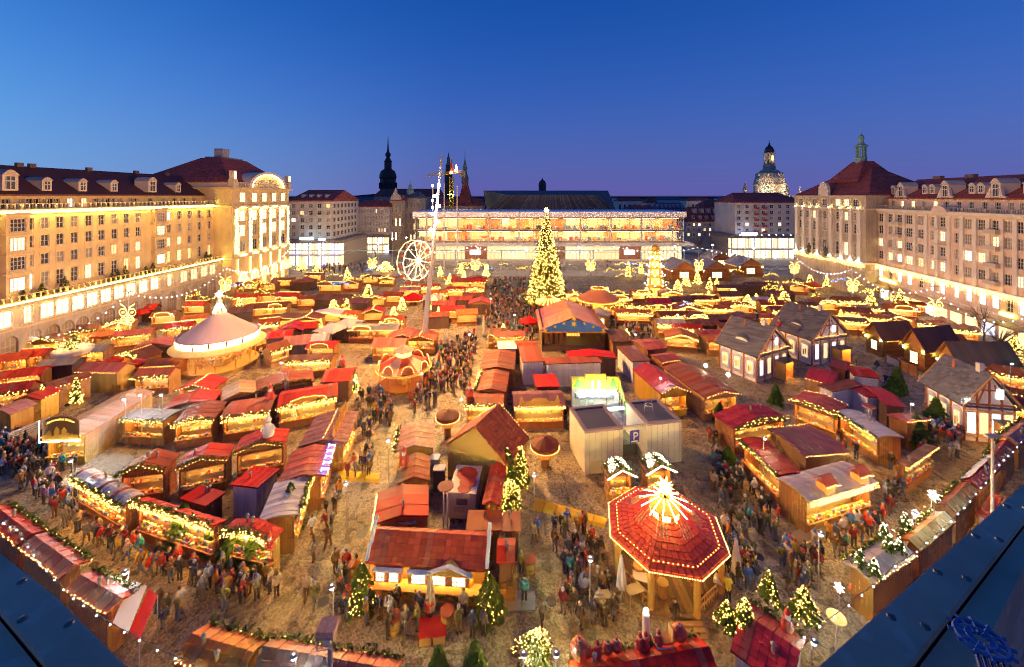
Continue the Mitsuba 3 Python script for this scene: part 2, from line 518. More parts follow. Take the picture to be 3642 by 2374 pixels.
for s in bay:                                                        # two stone bays with broad windows
    k = put(b, wall(MB(fu), s - 1.6, s + 1.6, 10.0, 24.0, [(s, z, 2.1, 2.1) for z in (21.2, 18.1, 15.0, 11.6)], y=-.9), 'ochre', part='bay')
    m = MB(fu)
    for q in (-1, 1):
        m.quad((s + q * 1.6, -.9, 10), (s + q * 1.6, 0, 10), (s + q * 1.6, 0, 24), (s + q * 1.6, -.9, 24), OST)
    for z in (24.02, 20.6, 17.5, 14.4):
        m.box(s - 1.75, s + 1.75, -1.05, 0, z, z + .25, OST)
    put(k, m, part='ledge')
    for i, z in enumerate((21.2, 18.1, 15.0, 11.6)):
        window(b, fu, s, z, 2.1, 2.1, 4, 3, LIT[i % 4] if i in (1, 3) else None, .14, OST, dy=-.9)
put(b, MB(fl).box(0, L, 1.9, 2.9, 24.0, 24.5, OST).box(0, L, 1.6, 2.9, 24.5, 24.75, (.62, .5, .32)), part='cornice')
balustrade(b, fu, 0, L, -.25, 24.75, 1.05, (.55, .45, .28))
strip(b, fu, [(0.0, -.78, 24.35), (L, -.78, 24.35)], .09, (1, .5, .09), 50, 24)
fa = fl.sub(0, 5.2)                                                # the attic behind the parapet
att = [fa.s_of(u) for u in (20, 75, 105, 128, 150, 178, 200, 250, 300, 345, 360, 385, 400, 425, 465, 480, 535, 580, 620, 655, 690, 720)]
put(b, wall(MB(fa), 0, L, 24.5, 27.2, [(s, 24.85, 1.1, 1.7) for s in att]), 'ochre', part='attic_wall')
for i, s in enumerate(att):
    window(b, fa, s, 24.85, 1.1, 1.7, 2, 2, LIT[i % 4] if i in (7, 8) else None, .1, (.6, .45, .26))
m = MB(fl)
e, r, back = (4.6, 27.3), (12.5, 32.6), (22, 27.3)
m.quad((0, e[0], e[1]), (L + 8, e[0], e[1]), (L + 8, r[0], r[1]), (0, r[0], r[1]), (.065, .022, .02)).quad((0, r[0], r[1]), (L + 8, r[0], r[1]), (L + 8, back[0], back[1]), (0, back[0], back[1]), (.065, .022, .02))
m.box(0, L, 4.55, 5.2, 27.0, 27.28, (.2, .1, .07))
roof = put(b, m, part='roof')
put(b, MB(fl).box(0, L, 5.5, 22, 0, 27, (.3, .22, .14)).box(0, L, .35, 5.5, 0, 9.6, (.3, .22, .14)).box(0, L, 2.6, 5.5, 9.6, 24, (.12, .09, .07)), part='core')
for u in (26, 175, 302, 413, 535, 640):
    dormer(b, fl, fa.s_of(u), 5.6 if u not in (26, 535) else 4.7, 27.9, 1.6 if u not in (26, 535) else 2.2, 1.9 if u not in (26, 535) else 2.6, (.62, .5, .36))
for u in (68, 113, 316, 484, 594):
    s = fl.sub(0, 12.5).s_of(u)
    put(roof, MB(fl).box(s - .5, s + .5, 12.2, 12.8, 32.4, 33.2, (.12, .08, .08)), part='chimney')
# the terrace and the arcade below it
put(b, MB(fl).box(0, L, -.35, 2.2, 9.7, 10.05, OST).box(0, L, -.15, .3, 5.7, 6.0, OST), part='cornice')
balustrade(b, fl, 0, L, 0, 10.05, 1.0, (.36, .27, .17))
strip(b, fl, [(0.0, -.5, 9.95), (L, -.5, 9.95)], .09, (1, .5, .09), 46, 26)
shop = sw((15, 170, 224, 280, 330, 378, 425, 467, 511, 551, 655, 691, 727, 757))
arch = sw((35, 122, 188, 242, 294, 343, 390, 434, 477, 519, 558, 612, 660, 692, 724, 756))
nar = sw((100, 604))
put(b, wall(MB(fl), 0, L, 0, 9.7, [(s, 6.4, 2.1, 2.5) for s in shop] + [(s, 6.4, 1.2, 2.6) for s in nar] + [(s, 0.0, 2.3 if s < 30 else 2.5, 4.9, True) for s in arch], depth=.5), 'sandstone', part='arcade_wall')
for i, s in enumerate(shop):
    window(b, fl, s, 6.4, 2.1, 2.5, 2, 2, ((1, .68, .34), 1.5 if i < 10 else .7), .12, (.56, .46, .32), name='shop_window')
for s in nar:
    window(b, fl, s, 6.4, 1.2, 2.6, 2, 3, ((1, .66, .3), 1.4), .12, (.56, .46, .32), name='shop_window')
for i, s in enumerate(arch):
    k = pnum(b + '__arcade_door')
    lit = ((.85, .95, 1), 2.6) if i == 0 else ((1, .72, .4), 1.8) if i in (1, 3, 5, 6, 10, 13) else ((1, .55, .2), .5)
    w = 1.9
    put(k, MB(fl).box(s - w / 2, s + w / 2, .42, .46, .1, 4.6, (.5, .5, .5)), 'bulb', (*lit, .3))
    m = MB(fl)
    for x in np.linspace(-w / 2, w / 2, 4): m.box(s + x - .05, s + x + .05, .34, .415, .1, 4.6, (.45, .38, .3))
    for z in (0.1, 2.4, 3.3): m.box(s - w / 2, s + w / 2, .342, .413, z, z + .1, (.45, .38, .3))
    put(k, m, part='frame')
# small firs and plants along the terrace
def fir(mb, x, y, z, h, r, col, n=None, seed=0):
    """A conifer of drooping sprays: many small leaf-sized faces."""
    g = np.random.default_rng(seed)
    n = n or int(90 + 60 * h)
    t = g.random(n) ** .75
    rad = r * (1 - t) ** .85 * (.45 + .55 * g.random(n)) * (1 + .22 * np.sin(t * 40))
    a = g.random(n) * 2 * math.pi
    c = np.stack([x + rad * np.cos(a), y + rad * np.sin(a), z + h * (.06 + .94 * t)], 1)
    d = np.stack([np.cos(a), np.sin(a), -.55 + 0 * a], 1)
    s = np.stack([-np.sin(a), np.cos(a), g.normal(0, .4, n)], 1)
    L = (.10 * h + .16 * r) * (.5 + .9 * g.random(n)) * (.45 + .75 * (1 - t))
    v = np.stack([c - d * L[:, None] * .6, c + d * L[:, None] * .55 + s * L[:, None] * .42, c + d * L[:, None] * .8 - s * L[:, None] * .3], 1).reshape(-1, 3)
    k = np.repeat((.55 + .9 * g.random(n))[:, None] * np.asarray(col), 3, 0)
    mb.raw(v, np.arange(3 * n).reshape(-1, 3), k)
    return mb


FIRC = (.05, .085, .022)
for i, u in enumerate((85, 150, 232, 400, 420, 448, 520, 545, 735, 750)):
    s = fl.sub(0, .8).s_of(u)
    k = num('terrace_plant')
    put(k, fir(MB(fl), s, .9, 10.1, 1.6 + .5 * (i % 3), .75, FIRC, 160, i), 'leaf', part='foliage')
    put(k, MB(fl).lathe([(.25, 0), (.32, .4)], (.2, .1, .06), (s, .9, 10.06), 8), part='pot')
    tag(k, 'dark potted shrub on the golden building terrace', 'plant', 'terrace shrubs of the golden building')

# --- the corner pavilion with its curved pediment ----------------------------------------------------------------
b = 'corner_pavilion'
tag(b, 'golden corner pavilion with round pediment, curtains of light and red hipped roof', 'building')
fp = Fr((-76.4, 111.5), (-76.4, 140))
L = fp.L
cs = [fp.s_of(u) for u in (838, 887, 924, 958, 992, 1021)]
mid = [(a + c) / 2 for a, c in zip(cs[:-1], cs[1:])]
holes, wl = [], []
for s in mid:
    for z, h, w in ((25.3, 2.7, 2.5), (19.9, 3.0, 2.2), (15.6, 3.2, 2.2), (11.4, 3.0, 2.2)):
        holes.append((s, z, w, h)); wl.append((s, z, w, h))
put(b, wall(MB(fp), 0, L, 0, 29, holes + [(s, 0, 2.6, 5.0, True) for s in mid]), 'ochre', part='wall')
for s, z, w, h in wl:
    window(b, fp, s, z, w, h, 3 if z > 25 else 2, 3, ((1, .78, .45), 1.1) if z > 25 or random.random() < .55 else None, .16, (.62, .48, .28))
m = MB(fp)                                                          # the side that faces the square's south end
m.quad((0, 0, 0), (0, 10, 0), (0, 10, 29), (0, 0, 29), (.66, .5, .3))
put(b, m, 'ochre', part='side_wall')
put(b, MB(fp).box(.02, L, .3, 26, 0, 28.9, (.3, .22, .14)), part='core')
put(b, MB(fp).box(-.7, L + .7, -.9, 12, 28.9, 29.5, (.62, .48, .26)).box(-.45, L + .45, -.5, 12, 24.0, 24.5, (.62, .48, .26)).box(-.3, L + .3, -.35, 2, 9.6, 10.1, (.58, .45, .26)), part='cornice')
balustrade(b, fp, -.4, L + .4, -.3, 29.5, 1.4, (.6, .5, .36))
for q in (0, L):
    put(b, MB(fp).box(q - 1.4 if q else -.2, q + .2 if q else 1.4, -.7, 1, 29.5, 31.6, (.6, .48, .3)).box(q - 1.2 if q else 0, q if q else 1.2, -.5, .8, 31.6, 34.0, (.62, .5, .34)), part='turret')
    k = pnum(b + '__turret_light'); put(k, MB(fp).box(q - 1.0 if q else .2, q - .2 if q else 1.0, -.56, -.51, 31.9, 33.7, (.8, .7, .4)), 'bulb', ((1, .7, .25), 3, .4))
s0, s1 = fp.s_of(884), fp.s_of(1002)
c, r = (s0 + s1) / 2, (s1 - s0) / 2
pts = [(c + r * math.cos(t), 29.5 + 4.3 * math.sin(t)) for t in np.linspace(0, math.pi, 17)]
k = put(b, MB(fp).prism([(p[0], -.3, p[1]) for p in pts], (0, 4, 0), (.68, .56, .34)), part='pediment')
rim = MB(fp)
for (a, za), (d, zd) in zip(pts[:-1], pts[1:]):
    f1 = lambda x, z, e: (c + (x - c) * e, 29.5 + (z - 29.5) * e)
    (a1, z1), (d1, z2), (a2, z3), (d2, z4) = f1(a, za, 1.0), f1(d, zd, 1.0), f1(a, za, 1.13), f1(d, zd, 1.13)
    rim.hexa([(a1, -1, z1), (a2, -1, z3), (a2, 4, z3), (a1, 4, z1)], [(d1, -1, z2), (d2, -1, z4), (d2, 4, z4), (d1, 4, z2)], (.7, .6, .42))
put(k, rim, part='rim')
strip(k, fp, [(c + r * .94 * math.cos(t), -.85, 29.6 + 3.85 * math.sin(t)) for t in np.linspace(0, math.pi, 17)], .1, (1, .6, .2), 14, 2)
rel = MB(fp)
for i in range(16):
    x = random.uniform(-.62, .62) * r
    z = 29.9 + random.uniform(.1, .75) * 3.4 * math.sqrt(1 - (x / r) ** 2)
    rel.ball((c + x, -.32, z), random.uniform(.25, .5), (.62, .5, .3), 8)
labels[put(k, rel, part='relief')] = {'label': 'carved figures in the pediment', 'kind': 'stuff'}
random.seed(5)
for i, s in enumerate(cs):                                          # curtains of light down the pilasters
    k = put(b, MB(fp).box(s - .75, s + .75, -.35, 0, 10.1, 24, (.62, .48, .28)), part='pilaster')
    w = (.95, .75, .6, .55, .5, .5)[i]
    P = [(s + random.uniform(-w, w), -.42, z) for z in np.arange(10.9, 23.6, .26) for _ in range(6)]
    put(k, MB(fp).octs(P, .085, (.8, .8, .7)), 'bulb', ((.72, 1, .42), 4, 1.2), part='light_curtain')
for s in mid:
    for z in (23.75, 10.35):
        strip(b, fp, [(s - 1.2, -.45, z), (s + 1.2, -.45, z)], .13, (1, .72, .3), 14, .8)
    n = [(s + 1.45 * math.cos(t), -.2, 3.75 + 1.45 * math.sin(t)) for t in np.linspace(0, math.pi, 13)]
    strip(b, fp, [(n[0][0], -.2, 2.6)] + n + [(n[-1][0], -.2, 2.6)], .13, (1, .7, .3), 8, .6, 'arch_light')
    k = pnum(b + '__arch_door'); put(k, MB(fp).box(s - 1.2, s + 1.2, .2, .26, 0, 4.8, (.5, .4, .3)), 'bulb', ((1, .6, .25), .8, .3))
    strip(b, fp, [(s - 2.3, -.3, 5.2), (s - 2.3, -.3, 9.4)], .09, (1, .66, .2), 6, .3)
m = hip_roof(MB(fp), 0, L, 1.2, 27, 31.0, 38.2, 8.5, 8.5, (9, 15), (.24, .07, .05), .3)
roof = put(b, m, 'rooftile', part='roof')
put(b, MB(fp).box(.2, L - .2, 1.0, 26, 29.5, 31.0, (.55, .46, .34)), part='attic_wall')
put(roof, MB(fp).box(9.5, 19, 9.5, 14.5, 38.2, 38.7, (.16, .16, .18)).box(10.5, 13.5, 10, 12.5, 38.7, 41.0, (.34, .3, .3)).box(10.5, 13.5, 10, 12.5, 41.0, 41.2, (.15, .13, .13)), part='plant_room')

# --- the peach building on the east side --------------------------------------------------------------------------
PIL = (.66, .58, .48)
b = 'peach_building'
tag(b, 'long peach coloured building with pale pilasters, scrolled dormers and icicle lights', 'building')
fr = Fr((97.4, 109), (90.0, 69.5))
L = fr.L
cu = [(3133, 'w'), (3167, 'w'), (3199, 'b'), (3236, 'v'), (3276, 'v'), (3316, 'n'), (3352, 'p'), (3402, 'n'), (3446, 'v'), (3494, 'v'), (3541, 'b'), (3591, 'v'), (3637, 'v')]
holes, wl = [], []
for i, (u, t) in enumerate(cu):
    s = fr.s_of(u)
    w = {'w': 1.5, 'b': 1.5, 'v': 2.2, 'n': 1.0, 'p': 1.6}[t] * (1.15 if u < 3250 else .92)
    for j, (z, h) in enumerate(((20.3, 2.1), (17.2, 2.1), (13.9, 2.0), (10.6, 2.0), (5.8, 2.4))):
        if j == 4: w = min(w, 1.3)
        holes.append((s, z, w, h)); wl.append((s, z, w, h, t, j))
put(b, wall(MB(fr), 0, L, 0, 23.2, holes), 'peach', part='wall')
random.seed(8)
for s, z, w, h, t, j in wl:
    rr = random.random()
    lit = random.choice(LIT) if rr < (.06, .08, .3, .5, .6)[j] else None
    if j == 4 and lit: lit = ((.95, 1, .9), 2.4)
    window(b, fr, s, z, w, h, 4 if t == 'v' and j < 4 else 2, 3, lit, .12, (.62, .54, .46), j == 3 and t != 'b')
for a, c in zip(cu[:-1], cu[1:]):
    s = (fr.s_of(a[0]) + fr.s_of(c[0])) / 2
    put(b, MB(fr).box(s - .42, s + .42, -.28, 0, 9.0, 22.9, PIL), part='pilaster')
put(b, MB(fr).box(-.2, L, -.75, 2.2, 23.2, 23.7, PIL).box(-.2, L, -.5, 2.2, 22.75, 23.2, (.6, .5, .38)).box(-.2, L, -.45, .2, 8.7, 9.1, PIL).box(-.2, L, -.2, .15, 4.6, 4.85, PIL), part='cornice')
balustrade(b, fr, 0, L, -.2, 23.7, .9, (.34, .28, .22))
for u, t in cu:
    s = fr.s_of(u)
    if t == 'b':
        for z in (20.0, 16.9, 13.6, 10.3):
            put(b, MB(fr).box(s - 1.25, s + 1.25, -1.1, 0, z - .25, z - .05, PIL).box(s - 1.25, s + 1.25, -1.1, -1.0, z - .05, z + .75, (.5, .42, .34)).box(s - 1.25, s - 1.15, -1.0, 0, z - .05, z + .7, (.5, .42, .34)).box(s + 1.15, s + 1.25, -1.0, 0, z - .05, z + .7, (.5, .42, .34)), part='balcony')
    if t == 'p':
        put(b, MB(fr).prism([(s + 2.1 * math.cos(a), -.8, 23.3 + 1.7 * math.sin(a)) for a in np.linspace(0, math.pi, 11)], (0, .55, 0), (.64, .5, .4)), part='pediment')
        for z in (19.9, 16.7, 13.4):
            put(b, MB(fr).box(s - 1.5, s + 1.5, -.5, 0, z - .3, z - .1, (.5, .4, .32)), part='ledge')
f2 = fr.sub(0, 2.6)
att = [f2.s_of(u) for u in (3140, 3176, 3210, 3248, 3285, 3327, 3367, 3411, 3455, 3503, 3550, 3597, 3640)]
put(b, wall(MB(f2), 0, L, 23.4, 26.6, [(s, 24.2, 1.1, 1.6) for s in att]), 'peach', part='attic_wall')
for i, s in enumerate(att):
    window(b, f2, s, 24.2, 1.1, 1.6, 2, 2, ((1, .7, .25), 2.2) if i in (2, 3, 5) else None, .1, PIL)
m = MB(fr)
m.quad((-1, 2.1, 26.6), (L, 2.1, 26.6), (L, 10, 31.4), (-1, 10, 31.4), (.2, .06, .05)).quad((-1, 10, 31.4), (L, 10, 31.4), (L, 18, 26.6), (-1, 18, 26.6), (.2, .06, .05)).box(0, L, 2.0, 2.6, 26.3, 26.58, (.25, .13, .09))
roof = put(b, m, 'rooftile', part='roof')
put(b, MB(fr).box(0, L, .32, 18, 0, 23.3, (.25, .18, .14)).box(0, L, 3.2, 18, 23.3, 26.5, (.25, .18, .14)), part='core')
for u, bg in ((3164, 0), (3208, 1), (3275, 0), (3302, 0), (3367, 1), (3441, 0), (3473, 0), (3548, 1), (3635, 0)):
    s = f2.s_of(u)
    dormer(b, fr, s, 2.3 if bg else 3.4, 26.7 if bg else 27.5, 1.9 if bg else 1.5, 2.8 if bg else 1.7, (.66, .54, .42), bool(bg), bool(bg))
for u in (3338, 3455):
    s = fr.sub(0, 10).s_of(u); put(roof, MB(fr).box(s - 1.1, s + 1.1, 9.5, 10.5, 31.2, 32.0, (.2, .13, .12)), part='chimney')


def icicles(b, fr, s0, s1, y, z, step=.22, drop=1.1, n=5, weight=3):
    P = [(s, y + random.uniform(-.05, .05), z - k * drop / n - random.uniform(0, .1)) for s in np.arange(s0, s1, step) for k in range(random.randint(2, n))]
    put(b, MB(fr).octs(P, .07, (.9, .8, .5)), 'bulb', ((1, .52, .1), 9, weight), part='icicle_light')


icicles(b, fr, 0, L, -.75, 8.9, .2, 1.3, 5, 8)
put(b, MB(fr).box(.3, L, -3.0, 0, 3.6, 3.85, (.36, .26, .16)), part='awning')
for i in range(11):
    s = 1.5 + i * 3.5
    k = pnum(b + '__shop_front'); put(k, MB(fr).box(s, s + 2.6, -.12, -.05, .4, 3.2, (.5, .4, .3)), 'bulb', ((1, .66, .3) if i % 4 else (.7, .8, 1), .9, .3))
k = pnum(b + '__neon_sign'); put(k, MB(fr).box(1.5, 7, -.45, -.3, 5.0, 5.6, (.8, .8, .3)), 'bulb', ((1, .85, .12), 5, .4))
k = pnum(b + '__neon_sign'); put(k, MB(fr).box(33.5, 36, -.45, -.3, 5.0, 5.5, (.3, .8, .3)), 'bulb', ((.8, 1, .15), 5, .4))

b = 'domed_pavilion'
tag(b, 'pale pavilion with uplit pilasters, red hipped roof and a green copper bell turret', 'building')
fq = Fr((94.0, 136), (94.0, 108.6))
L = fq.L
cols = [fq.s_of(u) for u in (2848, 2872, 2897, 2933, 2980, 3010, 3044)]
holes, wl = [], []
for s in cols:
    for z, w, h, a in ((24.2, 1.8, 1.9, 0), (20.3, 1.5, 2.2, 0), (16.7, 1.5, 2.6, 0), (10.4, 1.7, 3.6, 1)):
        holes.append((s, z, w, h)); wl.append((s, z, w, h, a))
put(b, wall(MB(fq), 0, L, 0, 26.6, holes), 'sandstone', part='wall')
for s, z, w, h, a in wl:
    window(b, fq, s, z, w, h, 3 if z > 24 else 2, 3, ((1, .74, .4), 1.0) if random.random() < .22 else None, .14, (.62, .54, .42), bool(a))
put(b, MB(fq).quad((L, 0, 0), (L, 6, 0), (L, 6, 26.6), (L, 0, 26.6), (.55, .46, .36)), 'sandstone', part='side_wall')
put(b, MB(fq).box(.02, L - .02, .32, 22, 0, 26.5, (.28, .22, .17)), part='core')
put(b, MB(fq).box(-.4, L + .6, -.6, 6, 26.6, 27.2, (.5, .4, .3)).box(-.3, L + .35, -.55, 5, 23.3, 23.7, (.66, .55, .4)).box(-.3, L + .35, -.5, 4, 8.7, 9.3, PIL), part='cornice')
icicles(b, fq, 0, L + .5, -.75, 8.7, .2, 1.0, 4, 5)
for u in (2836, 2860, 2885, 2910, 2956, 2995, 3027, 3058):
    s = fq.s_of(u)
    k = put(b, MB(fq).box(s - .55, s + .55, -.4, 0, 9.3, 23.2, PIL), part='pilaster')
    put(k, MB(fq).box(s - .3, s + .3, -.95, -.55, 9.32, 9.5, (.9, .9, .6)), 'bulb', ((1, .85, .35), 60, 3), part='uplight')
    put(k, MB(fq).box(s - .2, s + .2, -.8, -.45, 23.72, 23.85, (.9, .9, .6)), 'bulb', ((1, .7, .2), 30, 1), part='uplight')
s = fq.s_of(2935)
put(b, MB(fq).prism([(s + 1.9 * math.cos(t), -.7, 27.2 + (1.2 + 2.9 * math.sin(t) if 0 < t < 3.14 else 0)) for t in np.linspace(0, math.pi, 13)], (0, .8, 0), (.62, .52, .42)), part='cartouche')
m = hip_roof(MB(fq), 0, L, 1, 21, 27.4, 35.0, 11.5, 9.0, (9.5, 12), (.3, .08, .06), .5)
m.raw([(8, 4, 31), (20, 4, 31), (20, 17, 31), (8, 17, 31), (12.2, 9, 37.3), (16.2, 9, 37.3), (16.2, 12, 37.3), (12.2, 12, 37.3)], BOXF, (.3, .08, .06))
roof = put(b, m, 'rooftile', part='roof')
k = put(roof, MB(fq).lathe([(1.5, 35.5), (1.35, 38.3), (1.6, 38.5)], (.2, .36, .3), (14.2, 10, 0), 8), part='turret_base')
m = MB(fq)
for a in range(6):
    m.obox((14.2 + 1.1 * math.cos(a * math.pi / 3), 10 + 1.1 * math.sin(a * math.pi / 3), 38.5), .34, .34, 3.2, (.2, .36, .3), a * math.pi / 3)
m.lathe([(1.7, 41.7), (1.7, 42.0), (.9, 42.5), (.55, 43.3), (.8, 44.0), (.7, 44.8), (.3, 45.3), (.08, 45.9), (.04, 47.6)], (.2, .38, .32), (14.2, 10, 0), 10)
put(roof, m, part='bell_turret')
for q, (u) in enumerate((2892, 2952)):
    s = fq.s_of(u); k = num('statue')
    put(k, MB(fq).box(s - .6, s + .6, -1.9, -.6, 8.8, 9.5, (.4, .34, .26)), part='plinth')
    put(k, MB(fq).lathe([(.5, 9.5), (.62, 10.2), (.42, 10.9), (.55, 11.5), (.28, 11.85), (.14, 11.95)], (.10, .09, .07), (s, -1.25, 0), 9).ball((s, -1.25, 12.2), .28, (.1, .09, .07), 8).tube([(s + .3, -1.25, 11.5), (s + .8, -1.3, 11.0), (s + .7, -1.5, 10.3)], .12, (.1, .09, .07)), part='figure')
    tag(k, ('dark draped statue on the ledge at the inner side of the arched balcony window', 'dark draped statue on the ledge beside the uplit corner pilasters')[q], 'statue')

# --- the long glass concert hall ----------------------------------------------------------------------------------
b = 'glass_concert_hall'
tag(b, 'long low concert hall with glass front lit from inside and white roof edge', 'building')
fk = Fr((-39.2, 166), (69.5, 166))
L = fk.L
LIGHTC, DARKB = (.85, .80, .80), (.16, .11, .09)
put(b, MB(fk).box(-.8, L + .8, -1.6, 26, 18.5, 20.7, LIGHTC), part='roof_edge')
put(b, MB(fk).box(-.3, L + .3, -.9, 7, 12.75, 13.3, DARKB).box(-.3, L + .3, -.5, 7, 17.9, 18.45, (.2, .12, .09)).box(-.3, L + .3, -.5, 7, 8.3, 8.7, DARKB), part='floor_slab')
put(b, MB(fk).box(-1.5, L + 3, -3.4, 7, 7.0, 8.2, (.6, .56, .54)), part='canopy')
put(b, MB(fk).box(-2, L + 2, -7, -1, 0, .45, (.36, .33, .3)).box(-2, L + 2, -5, -.5, .45, .9, (.36, .33, .3)).box(-2, L + 2, -3.4, 8, .9, 1.2, (.36, .33, .3)), part='steps')
put(b, MB(fk).box(0, L, 8, 26, 1.2, 18.4, (.3, .2, .12)), part='core')
random.seed(21)
back = MB(fk)                                                       # rooms seen through the glass
for z0, z1 in ((8.72, 12.55), (13.42, 17.85)):
    s = 0.0
    while s < L:
        w = random.choice((3, 5, 7, 9))
        c = random.choice(((.75, .55, .3), (.8, .62, .36), (.6, .35, .14), (.7, .6, .45), (.5, .22, .08)))
        back.box(s, min(L, s + w), 6.9 - random.random() * 1.5, 7.9, z0, z1, c)
        s += w
    for _ in range(70):
        s = random.uniform(1, L - 2); y = random.uniform(1, 5)
        c = random.choice(((.7, .3, .1), (.2, .3, .4), (.6, .6, .6), (.5, .08, .06), (.1, .1, .12), (.8, .6, .2)))
        back.box(s, s + random.uniform(.4, 2.2), y, y + .6, z0, z0 + random.uniform(.7, 1.9), c)
put(b, back, part='interior')
for z in (12.5, 17.8):
    for i in range(11):
        s = 1 + i * L / 11
        k = pnum(b + '__ceiling_light'); put(k, MB(fk).box(s, s + L / 11 - 2.4, .8, 5.0, z - .07, z, (.9, .8, .6)), 'bulb', ((1, .66, .28) if (i * 7) % 3 else (1, .76, .42), 5.2, 1.0))
for i in range(26):
    s = i * L / 25
    m = MB(fk).box(s - .12, s + .12, -.45, -.2, 8.7, 18.4, (.62, .58, .54))
    put(b, m, part='mullion')
for i in range(26 * 4):
    if i % 4:
        s = i * L / 104
        put(b, MB(fk).box(s - .05, s + .05, -.4, -.25, 8.7, 12.6, (.55, .5, .44)).box(s - .05, s + .05, -.4, -.25, 13.4, 17.9, (.55, .5, .44)), part='glazing_bar')
for i in range(9):
    s = 5 + i * (L - 10) / 8
    put(b, MB(fk).box(s - .3, s + .3, -1.75, -1.62, 7.0, 20.2, (.5, .46, .44)), part='fin')
for z0, z1 in ((8.75, 12.5), (13.45, 17.8)):
    for i in range(12):
        k = pnum(b + '__pane'); scene[k] = mikit.ply(MB(fk).quad((i * L / 12 + .1, -.3, z0), ((i + 1) * L / 12 - .1, -.3, z0), ((i + 1) * L / 12 - .1, -.3, z1), (i * L / 12 + .1, -.3, z1), (1, 1, 1)).out()[:2], 'pane')
# ground floor: entrances and brown panels under the canopy
s = 0.0
for i, (w, t) in enumerate(((8, 'p'), (12, 's'), (9, 'b'), (7, 's'), (10, 'g'), (9, 's'), (6, 'd'), (10, 'g'), (12, 's'), (9, 'b'), (9, 's'), (7.7, 'g'))):
    k = pnum(b + '__ground_floor')
    if t in 'pbd':
        put(k, MB(fk).box(s, s + w, 1.2, 1.6, 1.2, 7.0, {'p': (.5, .36, .24), 'b': (.26, .11, .08), 'd': (.2, .12, .09)}[t]))
        if t == 'b':
            put(b, MB(fk).box(s + 2, s + 6.4, 1.0, 1.18, 3.2, 5.0, (.8, .8, .8)), 'bulb', ((1, .95, .85), 2.2, .3), part='light_sign')
    else:
        put(k, MB(fk).box(s, s + w, 1.25, 1.3, 1.2, 6.9, (.5, .45, .3)), 'bulb', ((1, .68, .34) if t == 's' else (.9, .8, .5), .5, .5))
        m = MB(fk)
        for q in np.arange(0, w + .01, 1.5): m.box(s + q - .06, s + q + .06, 1.12, 1.24, 1.2, 6.9, (.3, .25, .2))
        m.box(s, s + w, 1.13, 1.23, 4.0, 4.15, (.3, .25, .2))
        put(k, m, part='frame')
    s += w
for i in range(18):
    s = 3 + i * 6.1; k = pnum(b + '__canopy_light'); put(k, MB(fk).box(s, s + 2.2, -2.6, -1.6, 6.9, 6.99, (.9, .8, .6)), 'bulb', ((1, .62, .25), 6, .5))
m = MB(fk)                                                          # the dark copper block of the auditorium
X = lambda u, y: (u - CX) / F * y + 39.2
lo = [(X(1716, 196), 30), (X(2198, 196), 30), (X(2185, 215), 55), (X(1730, 215), 55)]
hi = [(X(1800, 196), 31), (X(2120, 196), 31), (X(2172, 215), 55), (X(1716, 215), 55)]
m.hexa([(*p, 18.4) for p in lo], [(hi[0][0], hi[0][1], 27.6), (hi[1][0], hi[1][1], 27.6), (hi[2][0], 55, 30.0), (hi[3][0], 55, 30.0)], (.085, .085, .085))
hall = put(b, m, part='auditorium')
for i in range(40):
    t = i / 39; xl = lo[0][0] + (lo[1][0] - lo[0][0]) * t; xh = hi[0][0] + (hi[1][0] - hi[0][0]) * t
    g = random.uniform(.05, .14)
    put(hall, MB(fk).hexa([(xl, 29.6, 18.5), (xl + 1.2, 29.6, 18.5), (xl + 1.2, 29.95, 18.5), (xl, 29.95, 18.5)], [(xh, 30.6, 27.6), (xh + .8, 30.6, 27.6), (xh + .8, 30.95, 27.6), (xh, 30.95, 27.6)], (g, g * 1.02, g * .98)), part='panel')

# --- houses around the far end -------------------------------------------------------------------------------------
def block(name, label, u0, u1, y, vtop, vridge, rows, cols, mat, roofcol, depth=14, side=None, z0=0.0, lit=.1, roofmat='rooftile', winw=None, hip=.2, base=None):
    """A house whose front stands at distance y between pixel columns u0 and u1."""
    b = num(name); tag(b, label, 'building')
    f = Fr(((u0 - CX) / F * y, y), ((u1 - CX) / F * y, y))
    L = f.L
    zt, zr = H - (vtop - V0) / F * y, H - (vridge - V0) / F * (y + depth / 2)
    zb = base if base is not None else z0
    n = rows
    step = (zt - zb - .8) / n
    sp = L / cols
    w = winw or sp * .42
    hl = [((i + .5) * sp, zb + .5 + j * step + step * .22, w, step * .55) for i in range(cols) for j in range(n)]
    put(b, wall(MB(f), 0, L, zb, zt, hl, depth=.3), mat, part='wall')
    put(b, MB(f).box(.01, L - .01, .36, depth, z0, zt - .02, (.3, .26, .22)), mat, part='core')
    for s, z, w, h in hl:
        window(b, f, s, z, w, h, 2, 2, random.choice(LIT) if random.random() < lit else None, .08, (.55, .5, .44))
    sx = side or 0
    if sx:
        k = int(abs(sx))
        m = MB(f)
        for i in range(k):
            for j in range(n):
                y0 = 1 + (depth - 2) * i / k
                q = L if sx > 0 else 0
                m.box(q - .06, q + .06, y0, y0 + (depth - 2) / k * .45, zb + .5 + j * step + step * .22, zb + .5 + j * step + step * .77, (.10, .07, .06))
        put(b, m, 'vcg', part='side_window')
    m = MB(f).box(-.3, L + .3, -.3, depth, zt - .02, zt + .25, (.5, .44, .38))
    hip_roof(m, 0, L, 0, depth, zt + .45, zr, L * hip, L * hip, depth / 2, roofcol, .3)
    r = put(b, m, roofmat, part='roof')
    return b, f, zt, zr, r, L


